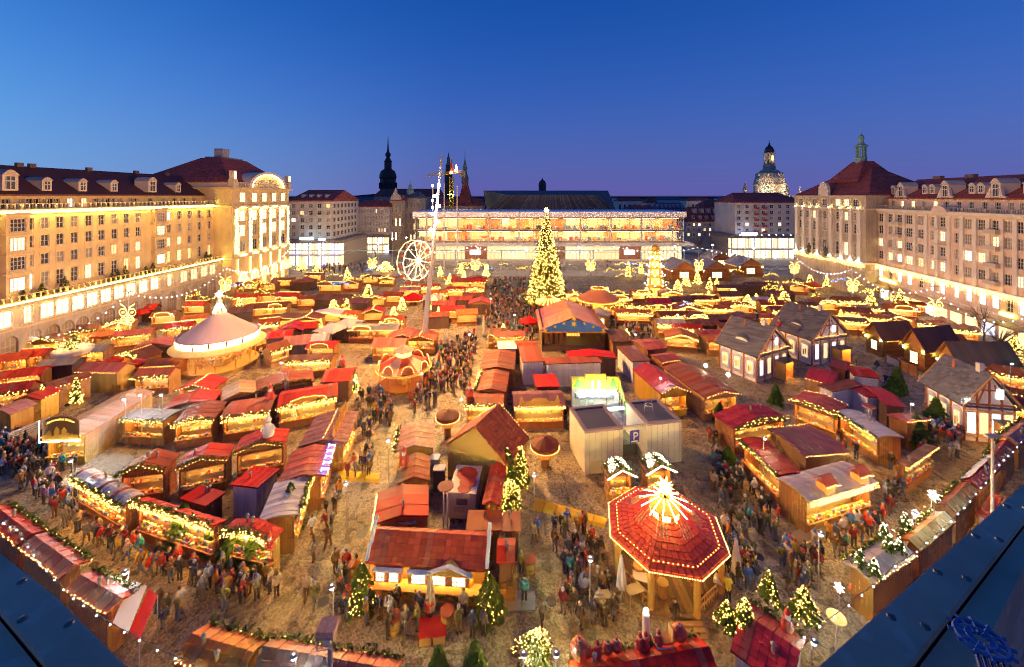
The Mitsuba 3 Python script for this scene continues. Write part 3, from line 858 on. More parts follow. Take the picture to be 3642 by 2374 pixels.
random.seed(4)
b, f, zt, zr, r, L = block('corner_house', 'white five storey house with red hipped roof beside the golden pavilion', 1028, 1182, 159, 717, 676, 5, 5, 'plaster', (.26, .07, .05), 27, 7, z0=0, base=10.3, lit=.12, winw=1.5, hip=.05)
for i in range(4):
    dormer(r, f, 3.5 + i * 3.1, 3.5, zt + 1.4, .9, 1.0, (.6, .56, .5))
def podium(b, f, s0, s1, y0, y1, ztop, n, colr, sign=None):
    k = put(b, MB(f).box(s0, s1, y0, y1, ztop - 1.2, ztop, (.2, .17, .16)).box(s0, s1, y0 + 3, y1, 0, ztop - 1.2, (.3, .25, .2)).box(s0, s1, y0 - 1.2, y1, 4.3, 4.6, (.4, .4, .42)), part='podium')
    w = (s1 - s0) / n
    for i in range(n):
        for z0, z1 in ((.3, 4.2), (4.8, ztop - 1.3)):
            q = pnum(k + '__shop_window') ; c = colr[(i + int(z0)) % len(colr)]
            put(q, MB(f).box(s0 + i * w + .15, s0 + (i + 1) * w - .15, y0 + 2.8, y0 + 2.9, z0, z1, (.5, .45, .4)), 'bulb', (c[0], c[1], .4))
        put(k, MB(f).box(s0 + i * w - .12, s0 + i * w + .12, y0 + .1, y0 + .5, 0, ztop - 1.2, (.6, .56, .5)), part='column')
    return k


SH = [((1, .72, .4), 1.6), ((1, .8, .55), 2.0), ((1, .6, .3), 1.0), ((.9, .92, 1), 2.2), ((1, .7, .3), 1.3)]
k = podium(b, f, -.5, L + 5, -4, 24, 10.2, 9, SH + [((.42, .4, 1), 2.4)])
put(k, MB(f).box(6.5, 11.5, -4.4, -4.2, 10.4, 11.4, (.8, .9, 1)), 'bulb', ((.55, .85, 1), 5, .4), part='roof_sign')
put(k, MB(f).box(13.5, 16, -4.4, -4.2, 10.3, 11.1, (.8, .9, 1)), 'bulb', ((.4, .7, 1), 4, .3), part='roof_sign')
b, f, zt, zr, r, L = block('terrace_house', 'grey beige terrace with red roof behind the white corner house', 1272, 1384, 192, 737, 712, 4, 11, 'plaster', (.2, .06, .05), 14, base=9, lit=.12, hip=.02)
podium(b, f, -6, L, -3, 12, 9.0, 9, SH)
b, f, zt, zr, r, L = block('gabled_gatehouse', 'ornate pale gatehouse with stepped gable and lit windows', 1386, 1430, 196, 715, 690, 3, 3, 'sandstone', (.22, .08, .05), 10, base=4, lit=.6)
put(b, MB(f).prism([(0, -.1, zt), (L, -.1, zt), (L * .85, -.1, zt + 2.5), (L * .62, -.1, zt + 3.6), (L * .5, -.1, zt + 6.5), (L * .38, -.1, zt + 3.6), (L * .15, -.1, zt + 2.5)], (0, 1, 0), (.48, .42, .34)), part='gable')
b, f, zt, zr, r, L = block('castle_wing', 'grey ornamented castle wing beside the stepped gatehouse', 1430, 1492, 205, 706, 682, 4, 5, 'sandstone', (.10, .09, .10), 16, base=3, lit=.25, roofmat='slate')
put(r, MB(f).lathe([(1.8, zr - 2), (1.9, zr + .6), (1.0, zr + 1.8), (.9, zr + 3), (.2, zr + 4), (.05, zr + 6)], (.2, .3, .28), (L * .3, 6, 0), 8), part='roof_turret')
b, f, zt, zr, r, L = block('palace_range', 'dark palace roof with row of dormers below the castle tower', 1330, 1565, 300, 700, 672, 2, 22, 'sandstone', (.13, .06, .05), 22, base=8, lit=.02, hip=.04)
b, f, zt, zr, r, L = block('stable_court_range', 'long dark red tiled roof behind the flagpoles', 1545, 1716, 240, 733, 706, 1, 14, 'sandstone', (.25, .08, .05), 16, base=14, lit=.8, hip=.03)
put(r, MB(f).raw([(13, 2, zt), (22, 2, zt), (22, 14, zt), (13, 14, zt), (16.5, 7, zt + 16), (18, 7, zt + 16), (18, 9, zt + 16), (16.5, 9, zt + 16)], BOXF, (.25, .08, .05)), 'rooftile', part='steep_roof')
put(r, MB(f).lathe([(2.0, zt + 13), (2.2, zt + 17), (1.3, zt + 19.5), (1.2, zt + 22), (1.5, zt + 22.4), (.8, zt + 25), (.15, zt + 29), (.05, zt + 34)], [(.16, .12, .1)] + [(.10, .2, .18)] * 7, (17, 8, 0), 8), part='copper_spire')
# right of the hall
b, f, zt, zr, r, L = block('mansard_house', 'grey house with tall red mansard roof and lit windows', 2440, 2612, 205, 789, 735, 3, 9, 'plaster', (.3, .085, .055), 16, base=6, lit=.5, hip=.18)
for i in range(6): dormer(r, f, 4 + i * 3.4, .6, zt + .6, 1.5, 2.0, (.35, .32, .34))
for i in range(4): dormer(r, f, 6 + i * 3.6, 3.0, zt + 4.2, 1.5, 1.7, (.4, .36, .36))
b, f, zt, zr, r, L = block('balcony_house', 'white apartment house with red balconies and a plain red hipped roof', 2614, 2846, 178, 722, 686, 5, 8, 'plaster', (.33, .08, .05), 18, base=10.4, lit=.1, winw=1.5, hip=.13)
for j in range(5):
    for q in (2.5, 3.5):
        s, z = q * L / 8, 10.9 + j * (zt - 11.2) / 5
        put(b, MB(f).box(s - 1.0, s + 1.0, -1.1, 0, z - .1, z + .1, (.5, .4, .36)).box(s - 1.0, s + 1.0, -1.1, -1.0, z + .1, z + 1.0, (.42, .08, .06)), part='balcony')
k = podium(b, f, -4, L - 1, -5, 14, 10.3, 13, SH)
put(k, MB(f).box(0, 6.5, -5.3, -5.1, 10.5, 11.6, (.8, .9, 1)), 'bulb', ((.5, .6, 1), 5, .4), part='roof_sign')
for i in range(9): put(k, MB(f).tube([(1 + i * 3.1, -5.1, 8.8), (.2 + i * 3.1, -3.2, 10.6)], .12, (.9, .9, .8), 5), 'bulb', ((.9, 1, .8), 5, .1), part='light_rib')
b, f, zt, zr, r, L = block('slate_mansard_house', 'dark slate mansard block with rows of dormers behind the glass hall', 2336, 2446, 260, 760, 722, 1, 8, 'plaster', (.1, .1, .13), 14, base=12, lit=.05, roofmat='slate', hip=.06)
for j in range(2):
    for i in range(7): dormer(r, f, 1.8 + i * 2.6, .6 + j * 1.9, zt + .7 + j * 3, 1.3, 1.6, (.3, .32, .42))
b, f, zt, zr, r, L = block('white_gable_house', 'white end gable with red roof between the slate block and the mansard house', 2505, 2600, 250, 735, 712, 1, 5, 'plaster', (.3, .08, .06), 12, base=12, lit=.1)
b, f, zt, zr, r, L = block('low_pitched_house', 'grey house with low pitched pale end wall above the glass hall', 2232, 2345, 240, 752, 730, 1, 6, 'plaster', (.2, .1, .11), 14, base=14, lit=.02)
b, f, zt, zr, r, L = block('roof_pavilion_house', 'small square roof pavilion with red cap beyond the glass hall', 2300, 2338, 330, 722, 703, 1, 4, 'plaster', (.3, .08, .06), 9, base=16, lit=.05)
for i, (u0, u1, y, v, vr, c) in enumerate(((2196, 2300, 420, 716, 703, 1), (2330, 2440, 480, 712, 702, 0), (2440, 2540, 440, 715, 703, 1), (2560, 2640, 520, 708, 698, 0), (1690, 1740, 380, 722, 706, 1), (1180, 1330, 330, 718, 702, 0), (1240, 1330, 420, 710, 700, 1), (990, 1120, 300, 722, 704, 0), (2030, 2200, 520, 706, 699, 0), (1560, 1700, 460, 712, 700, 0))):
    block('distant_house', ('distant dark roofed house low on the skyline', 'distant red roofed house low on the skyline')[c], u0, u1, y, v, vr, 1, 6, 'plaster', ((.13, .1, .11), (.24, .08, .06))[c], 16, base=8, lit=.08, roofmat='rooftile' if c else 'slate')

hill = [((u - CX) / F * 1500, 1500, H + (698 - v) / F * 1500) for u, v in ((900, 705), (1130, 702), (1250, 697), (1330, 690), (1400, 692), (1500, 700), (1800, 703), (2300, 704), (2700, 700))]
v = np.array([p for q in hill for p in (q, (q[0], 1500, -1), (q[0], 2600, -1))])
f = [x for i in range(len(hill) - 1) for x in ([3 * i, 3 * i + 1, 3 * i + 4], [3 * i, 3 * i + 4, 3 * i + 3], [3 * i, 3 * i + 3, 3 * i + 5], [3 * i, 3 * i + 5, 3 * i + 2])]
put('hills', MB().raw(v, f, (.05, .06, .07))); tag('hills', 'low dark wooded hills on the horizon', kind='structure')

# --- towers ---------------------------------------------------------------------------------------------------------
def px(u, y): return (u - CX) / F * y
def zz(v, y): return H - (v - V0) / F * y


y = 430; x = px(1380, y); P = lambda rows: [(r * y / F, zz(v, y)) for r, v in rows]
DK, VG = (.045, .035, .04), (.07, .12, .11)
k = num('castle_tower'); tag(k, 'dark baroque castle tower with onion lantern and needle spire', 'tower')
put(k, MB().lathe(P([(27, 720), (27, 690), (31, 684), (27, 680), (27, 638), (31, 632)]), DK, (x, y, 0), 8, .39), part='shaft')
put(k, MB().lathe(P([(30, 632), (30, 624), (25, 610), (14, 602), (13, 600), (13, 577), (15, 575)]), DK, (x, y, 0), 12), part='cupola')
put(k, MB().lathe(P([(14, 575), (9, 566), (6, 560), (10, 553), (10, 548), (5, 541), (3.5, 535), (1.6, 505), (.6, 488)]), (.05, .04, .05), (x, y, 0), 10), part='spire')
for a in range(8):
    t = a * math.pi / 4
    put(k, MB().box(x + 27.5 * y / F * math.cos(t) - 1.2, x + 27.5 * y / F * math.cos(t) + 1.2, y + 27.5 * y / F * math.sin(t) - .9, y + 27.5 * y / F * math.sin(t) + .9, zz(672, y), zz(650, y), (.02, .02, .025)), part='sound_opening')
y = 360; x = px(1595, y)
k = num('cathedral_tower'); tag(k, 'dark openwork cathedral tower with green copper spire behind the yellow crane', 'tower')
put(k, MB().lathe(P2 := [(r * y / F, zz(v, y)) for r, v in ((16, 740), (16, 672), (18, 670), (14, 666), (14, 620), (16, 618), (11, 612), (10, 590), (12, 588))], (.07, .055, .05), (x, y, 0), 8, .39), part='shaft')
put(k, MB().lathe([(r * y / F, zz(v, y)) for r, v in ((10, 588), (6, 578), (5, 566), (6, 564), (2.5, 556), (.8, 543))], (.10, .2, .18), (x, y, 0), 8), part='spire')
y = 420; x = px(1929, y)
k = num('dark_dome'); tag(k, 'small dark lantern dome standing above the copper hall roof', 'tower')
put(k, MB().lathe([(r * y / F, zz(v, y)) for r, v in ((13, 690), (13, 664), (14, 662), (13, 652), (9, 644), (3, 640), (1, 633))], (.05, .04, .045), (x, y, 0), 10), part='cupola')
put(k, MB().lathe([(r * y / F, zz(v, y)) for r, v in ((.6, 640), (.9, 637), (.4, 633))], (.7, .5, .15), (x, y, 0), 6), 'vcm', part='finial')
y = 400; x = px(2736, y); S = y / F
k = num('stone_dome_church'); tag(k, 'floodlit church with huge bell shaped stone dome, lantern and four corner turrets', 'church')
put(k, MB().box(x - 62 * S, x + 62 * S, y - 20 * S, y + 80 * S, 0, zz(694, y), (.4, .36, .3)), 'sandstone', part='nave')
put(k, MB().lathe([(r * S, zz(v, y)) for r, v in ((50, 700), (50, 690), (52, 688), (49, 684), (49, 660), (51, 658), (48, 650), (45, 635), (38, 618), (29, 608), (22, 604))], (.56, .48, .38), (x, y, 0), 24), 'sandstone', smooth=False, part='dome')
put(k, MB().lathe([(r * S, zz(v, y)) for r, v in ((20, 604), (20, 588), (17, 586), (17, 584))], (.56, .48, .38), (x, y, 0), 16), 'sandstone', part='lantern_base')
m = MB()
for a in range(8):
    t = a * math.pi / 4 + .39; m.obox((x + 14 * S * math.cos(t), y + 14 * S * math.sin(t), zz(586, y)), 5 * S, 5 * S, 38 * S, (.56, .48, .38), t)
m.lathe([(9 * S, zz(586, y)), (9 * S, zz(549, y))], (.4, .32, .22), (x, y, 0), 10).lathe([(19 * S, zz(549, y)), (19 * S, zz(545, y))], (.5, .44, .36), (x, y, 0), 16)
put(k, m, part='lantern')
put(k, MB().lathe([(r * S, zz(v, y)) for r, v in ((16, 545), (15, 534), (11, 525), (5, 519), (3, 514), (.8, 506), (.5, 500))], (.05, .035, .05), (x, y, 0), 14), part='cap')
put(k, MB().ball((x, y, zz(503, y)), 2 * S, (.8, .6, .2), 8), 'vcm', part='cross')
kk = pnum(k + '__lantern_light'); put(kk, MB().box(x - 2 * S, x + 2 * S, y - 19 * S, y - 17.5 * S, zz(572, y), zz(556, y), (1, .7, .3)), 'bulb', ((1, .6, .12), 4, .3))
for a in range(8):
    t = a * math.pi / 4 + .2
    put(k, MB().lathe([(3.5 * S, 0), (3.5 * S, 9 * S), (1.5 * S, 12 * S), (.3 * S, 14 * S)], (.5, .42, .34), (x + 40 * S * math.cos(t), y + 40 * S * math.sin(t), zz(628, y)), 8), part='dormer')
for q, (u, v) in enumerate(((2661, 648), (2710, 645), (2812, 650), (2835, 668))):
    yy = y - 15 * S if q % 2 else y + 20 * S
    put(k, MB().lathe([(r * S, zz(w, y)) for r, w in ((8, 700), (8, v + 30), (9, v + 28), (6, v + 22), (5, v + 14), (2.5, v + 8), (.5, v - 6))], (.3, .25, .2), (px(u, y), yy, 0), 8), part='turret')
for i, (dx, dy) in enumerate(((-60, -70), (60, -70))):           # the floodlights that light it
    kk = pnum(k + '__floodlight'); put(kk, MB().obox((x + dx * S, y + dy * S, zz(703, y)), 2, 2, 1.2, (.8, .8, .7)), 'bulb', ((1, .72, .42), 420, 6))

# --- masts, tram line, cranes ----------------------------------------------------------------------------------------
FLOOD = (1, .5, .15)
b = 'leaning_mast'
tag(b, 'tall tapering white mast leaning slightly, with floodlights near its top', 'mast')
p0, p1 = np.array([(1505 - CX) / F * 71.5, 71.5, 0]), np.array([(1571 - CX) / F * 71.5, 71.5, zz(552, 71.5)])
put(b, MB().tube([p0 + (p1 - p0) * t for t in np.linspace(0, 1, 9)], np.linspace(.52, .17, 9), (.40, .39, .41), 14), smooth=True, part='pole')
put(b, MB().lathe([(1.0, 0), (1.0, .35), (.7, .5)], (.4, .38, .37), p0, 14), part='foot')
for i, (t, dx) in enumerate(((.79, -.5), (.74, .5), (.70, -.6), (.66, .5), (.62, -.6), (.845, .1))):
    c = p0 + (p1 - p0) * t + np.array([dx, -.5, 0])
    k = pnum(b + '__floodlight'); scene[k] = {'type': 'sphere', 'center': [float(q) for q in c], 'radius': .3, 'bsdf': {'type': 'ref', 'id': 'bulb'}, 'emitter': lamp(FLOOD, 2900, 30)}
    put(k, MB().tube([p0 + (p1 - p0) * t, c - np.array([dx * .5, -.2, 0])], .06, (.4, .4, .4)), part='bracket')
b = num('lamp_mast')
tag(b, 'slim grey pole with white lamps beside the leaning mast', 'lamp mast')
y = 140.0; x = px(1539, y)
put(b, MB().tube([(x, y, 0), (x, y, zz(655, y))], .2, (.5, .48, .48), 8), part='pole')
for v in (660, 714, 738):
    k = pnum(b + '__lamp'); scene[k] = {'type': 'sphere', 'center': [float(x), y - .4, float(zz(v, y))], 'radius': .42, 'bsdf': {'type': 'ref', 'id': 'bulb'}, 'emitter': lamp(WHITE, 120, 3)}
for u, v in ((1580, 655), (1626, 662)):
    y = 147.0; k = num('flagpole'); tag(k, ('white flagpole nearer the leaning mast in front of the hall', 'white flagpole on the side of the big tree')[u > 1600], 'flagpole', None)
    put(k, MB().tube([(px(u, y), y, 0), (px(u, y), y, zz(v, y))], [.24, .14], (.66, .63, .62), 8), part='pole')
    put(k, MB().ball((px(u, y), y, zz(v, y) + .15), .2, (.7, .65, .4), 8), part='finial')
k = 'tower_crane'; tag(k, 'yellow lattice tower crane with lit mast behind the glass hall', 'crane')
y = 215.0; x = px(1606, y); YL = (.75, .5, .03)
m = MB(); w = 1.0
zs = np.arange(zz(752, y), zz(622, y), 2.0)
for q in ((-w, -w), (w, -w), (w, w), (-w, w)): m.tube([(x + q[0], y + q[1], zs[0]), (x + q[0], y + q[1], zs[-1])], .16, YL, 4)
for i in range(len(zs) - 1):
    for s in (-w, w):
        a, c = (zs[i], zs[i + 1]) if i % 2 else (zs[i + 1], zs[i])
        m.tube([(x - w, y + s, a), (x + w, y + s, c)], .1, YL, 4).tube([(x + s, y - w, a), (x + s, y + w, c)], .1, YL, 4)
put(k, m, part='mast')
m = MB(); z = zz(618, y); x0, x1 = px(1516, y), px(1656, y)
m.tube([(x0, y, z - 1.4), (x1, y, z + .6)], .2, YL, 4).tube([(x0, y + 1, z - 1.4), (x1, y + 1, z + .6)], .2, YL, 4).tube([(x0 + 1, y + .5, z - .2), (x1 - 1, y + .5, z + 1.8)], .16, YL, 4)
n = 22
for i in range(n):
    xa, xb = x0 + (x1 - x0) * i / n, x0 + (x1 - x0) * (i + 1) / n
    za = z - 1.4 + 2 * i / n
    m.tube([(xa, y, za), ((xa + xb) / 2, y + .5, za + 1.3)], .09, YL, 4).tube([((xa + xb) / 2, y + .5, za + 1.3), (xb, y, za)], .09, YL, 4)
put(k, m, part='jib')
put(k, MB().raw([(x - 1, y - 1, z), (x + 1, y - 1, z), (x + 1, y + 1, z), (x - 1, y + 1, z), (x - .2, y - .2, zz(566, y)), (x + .2, y - .2, zz(566, y)), (x + .2, y + .2, zz(566, y)), (x - .2, y + .2, zz(566, y))], BOXF, (.6, .1, .04)), part='tower_head')
put(k, MB().box(x1 - 3, x1, y - .6, y + 1.6, z - 1.6, z + .2, (.3, .28, .26)), part='counterweight')
kk = pnum(k + '__mast_light'); put(kk, MB().box(x - 1.6, x + 1.6, y - 2.4, y - 2.0, zz(694, y), zz(691, y), (1, .9, .5)), 'bulb', ((1, .7, .12), 240, 1))
kk = pnum(k + '__mast_light'); put(kk, MB().box(x - .5, x + .5, y - 1.6, y - 1.2, z - .2, z + .8, (1, .9, .8)), 'bulb', (WHITE, 30, .5))
kk = pnum(k + '__lit_tree'); put(kk, MB().octs([(px(1623, y) + random.uniform(-1, 1) * (1 - t) * 1.1, y - .3, z + .8 + 4 * t) for t in np.random.default_rng(3).random(60)], .16, (1, .8, .3)), 'bulb', ((1, .6, .2), 10, .2))
# the pale blue tram wires and their portals
k = 'tram_line_portal'; tag(k, 'pale blue tram line gantry stretched across the front of the glass hall', 'gantry')
y = 146.5
xa, xb = px(1020, y), px(2500, y)
put(k, MB().tube([(xa, y, zz(891, y)), (xb, y, zz(893, y))], .16, (.35, .6, .72), 6), part='beam')
for u in (1330, 1620, 1783, 2110, 2280, 2434, 1110):
    put(k, MB().tube([(px(u, y), y, 0), (px(u, y), y, zz(890, y))], .2, (.33, .52, .66), 6), part='post')


# ------------------------------------------------------------------ market stalls
FOOT = []                                                           # footprints, so that nobody stands inside one
C = dict(red=(.44, .025, .016), bright=(.55, .010, .008), rose=(.44, .075, .06), pink=(.46, .18, .15), brown=(.21, .055, .03), rust=(.30, .06, .028), orange=(.52, .12, .03), purple=(.22, .075, .09),
         silver=(.50, .47, .48), cream=(.52, .42, .36), crimson=(.38, .025, .045), dark=(.10, .055, .045), grey=(.22, .2, .21), white=(.68, .66, .66), umber=(.17, .07, .045), tan=(.5, .28, .14))
WORD = dict(rose='rose red', bright='bright red', crimson='dark crimson', purple='purple brown', umber='dark brown', tan='sandy brown', rust='rust brown', silver='silver metal')
WOODS = ((.30, .14, .05), (.24, .10, .04), (.34, .17, .07), (.28, .11, .05))
GOODS = ((.7, .1, .06), (.75, .6, .3), (.2, .35, .12), (.7, .7, .66), (.6, .3, .1), (.12, .16, .4), (.75, .5, .12), (.45, .06, .08), (.8, .75, .6))


def leaves(mb, pts, r, n, col=FIRC, size=.16, seed=0):
    """Fir sprays scattered along a line: many small leaf-sized faces."""
    g = np.random.default_rng(seed)
    p = np.asarray(pts, float)
    seg = np.linalg.norm(np.diff(p, axis=0), axis=1)
    cum = np.concatenate([[0], np.cumsum(seg)])
    q = g.random(n) * cum[-1]
    c = np.stack([np.interp(q, cum, p[:, i]) for i in range(3)], 1) + g.normal(0, r * .5, (n, 3))
    d, s = g.normal(0, 1, (n, 3)), g.normal(0, 1, (n, 3))
    v = np.stack([c - d * size * .3, c + d * size * .4 + s * size * .25, c + d * size * .4 - s * size * .25], 1).reshape(-1, 3)
    mb.raw(v, np.arange(3 * n).reshape(-1, 3), np.repeat((.5 + g.random(n))[:, None] * np.asarray(col), 3, 0))
    return mb


def along(pts, step):
    p = np.asarray(pts, float)
    seg = np.linalg.norm(np.diff(p, axis=0), axis=1)
    cum = np.concatenate([[0], np.cumsum(seg)])
    q = np.arange(step / 2, cum[-1], step)
    return np.stack([np.interp(q, cum, p[:, i]) for i in range(3)], 1)


def bulbs(b, fr, pts, step=.28, r=.05, col=WARM, power=5, weight=.5, jitter=.03, part='light_string'):
    P = along(pts, step)
    P = P + np.random.default_rng(len(P)).normal(0, jitter, P.shape)
    if len(P): labels[put(b, MB(fr).octs(P, r, (.8, .7, .4)), 'bulb', (col, power, weight), part=part)] = {'label': 'row of small bulbs', 'kind': 'stuff'}


def rect_of(quad, z):
    a, b, c, d = [at(u, v, z)[:2] for u, v in quad]
    x = ((b - a) + (c - d)) / 2
    W = np.hypot(*x)
    x = x / W
    y = np.array([-x[1], x[0]])
    D = float(((d - a) + (c - b)) @ y / 2)
    if D < 0:
        return rect_of([quad[1], quad[0], quad[3], quad[2]], z)
    m = (a + b + c + d) / 4
    o = m - x * W / 2 - y * D / 2
    return Fr(o, ang=math.atan2(x[1], x[0])), float(W), D


def roof_parts(b, fr, W, D, z, kind, rise, col, near, tile=False, step=.48, name='roof', batten=None, over=0.0):
    """A roof of real strips: profile across, strips side by side along the run; returns its ridge height."""
    ax = 1 if kind in ('gable', 'mono', 'curve', 'flat') else 0
    Cn = D if ax else W
    R = W if ax else D
    if kind in ('gable', 'bend'): prof = [(0, z), (Cn / 2, z + rise), (Cn, z)]
    elif kind == 'mono': prof = [(0, z + rise), (Cn, z)]
    elif kind == 'flat': prof = [(0, z + .06), (Cn, z)]
    else:
        prof = [(Cn * i / 6, z + rise * math.sin(math.pi * (i / 6 * .8 + .1)) - rise * math.sin(math.pi * .1)) for i in range(7)]
    P = (lambda c, r, h: (r, c, h)) if ax else (lambda c, r, h: (c, r, h))
    m = MB(fr)
    for (c0, h0), (c1, h1) in zip(prof[:-1], prof[1:]):
        lo = [P(c0, 0, h0 - .13), P(c0, R, h0 - .13), P(c1, R, h1 - .13), P(c1, 0, h1 - .13)]
        hi = [P(c0, 0, h0 - .06), P(c0, R, h0 - .06), P(c1, R, h1 - .06), P(c1, 0, h1 - .06)]
        m.hexa(lo, hi, sh(col, .5))
    rk = put(b, m, part=name)
    n = max(2, int(round(R / step)))
    pieces = MB(fr)
    for i in range(n):
        r0, r1 = R * i / n + .012, R * (i + 1) / n - .012
        s = MB(fr) if near else pieces
        cc = jit(col, .17)
        if random.random() < .12: cc = tuple(.6 * a + .4 * b_ for a, b_ in zip(cc, (.2, .13, .1)))
        if batten and i % batten == 0: cc = (.30, .05, .03)
        lift = .02 if i % 2 else 0
        for (c0, h0), (c1, h1) in zip(prof[:-1], prof[1:]):
            ln = math.hypot(c1 - c0, h1 - h0)
            k = max(1, int(ln / .36)) if tile and near else 1
            for j in range(k):
                t0, t1 = j / k, (j + 1) / k
                a, e = (c0 + (c1 - c0) * t0, h0 + (h1 - h0) * t0), (c0 + (c1 - c0) * t1, h0 + (h1 - h0) * t1)
                u = .045 if h1 >= h0 else .005
                q, w = (u, .05 - u) if k > 1 else (.02, .02)
                c2 = sh(cc, 1 + random.uniform(-.17, .17)) if k > 1 else cc
                s.quad(P(a[0], r0, a[1] - .02 + q + lift), P(a[0], r1, a[1] - .02 + q + lift), P(e[0], r1, e[1] - .02 + w + lift), P(e[0], r0, e[1] - .02 + w + lift), c2)
                s.quad(P(a[0], r0, a[1] - .055), P(a[0], r1, a[1] - .055), P(a[0], r1, a[1] - .02 + q + lift), P(a[0], r0, a[1] - .02 + q + lift), sh(c2, .8))
                s.quad(P(e[0], r0, e[1] - .055), P(e[0], r1, e[1] - .055), P(e[0], r1, e[1] - .02 + w + lift), P(e[0], r0, e[1] - .02 + w + lift), sh(c2, .8))
            for r, q in ((r0, 1), (r1, 1)):
                s.quad(P(c0, r, h0 - .055), P(c1, r, h1 - .055), P(c1, r, h1 + lift), P(c0, r, h0 + lift), sh(cc, .8))
        if near: put(rk, s, 'vcg' if col[2] > .3 else 'vc', part='panel')
    if not near:
        k = put(rk, pieces, part='panel')
        labels[k] = {'label': 'ribbed roof panels', 'kind': 'stuff'}
    return rk, prof, ax


def boards(m, x0, x1, y, z0, z1, col, step=.22, axis=0, flip=1):
    """A boarded wall as one continuous surface, its joints recessed."""
    n = max(1, int((x1 - x0) / step))
    for i in range(n):
        a, b = x0 + (x1 - x0) * i / n, x0 + (x1 - x0) * (i + 1) / n
        c = jit(col, .12)
        Q = (lambda s, d, z: (s, y + d * flip, z)) if axis == 0 else (lambda s, d, z: (y + d * flip, s, z))
        m.quad(Q(a, 0, z0), Q(b - .02, 0, z0), Q(b - .02, 0, z1), Q(a, 0, z1), c)
        m.quad(Q(b - .02, .03, z0), Q(b, .03, z0), Q(b, .03, z1), Q(b - .02, .03, z1), sh(c, .5))


def gable_fill(m, prof, ax, pos, base, col):
    for (c0, h0), (c1, h1) in zip(prof[:-1], prof[1:]):
        f = (lambda c, h: (pos, c, h)) if ax else (lambda c, h: (c, pos, h))
        m.quad(f(c0, base), f(c1, base), f(c1, h1 - .13), f(c0, h0 - .13), col)


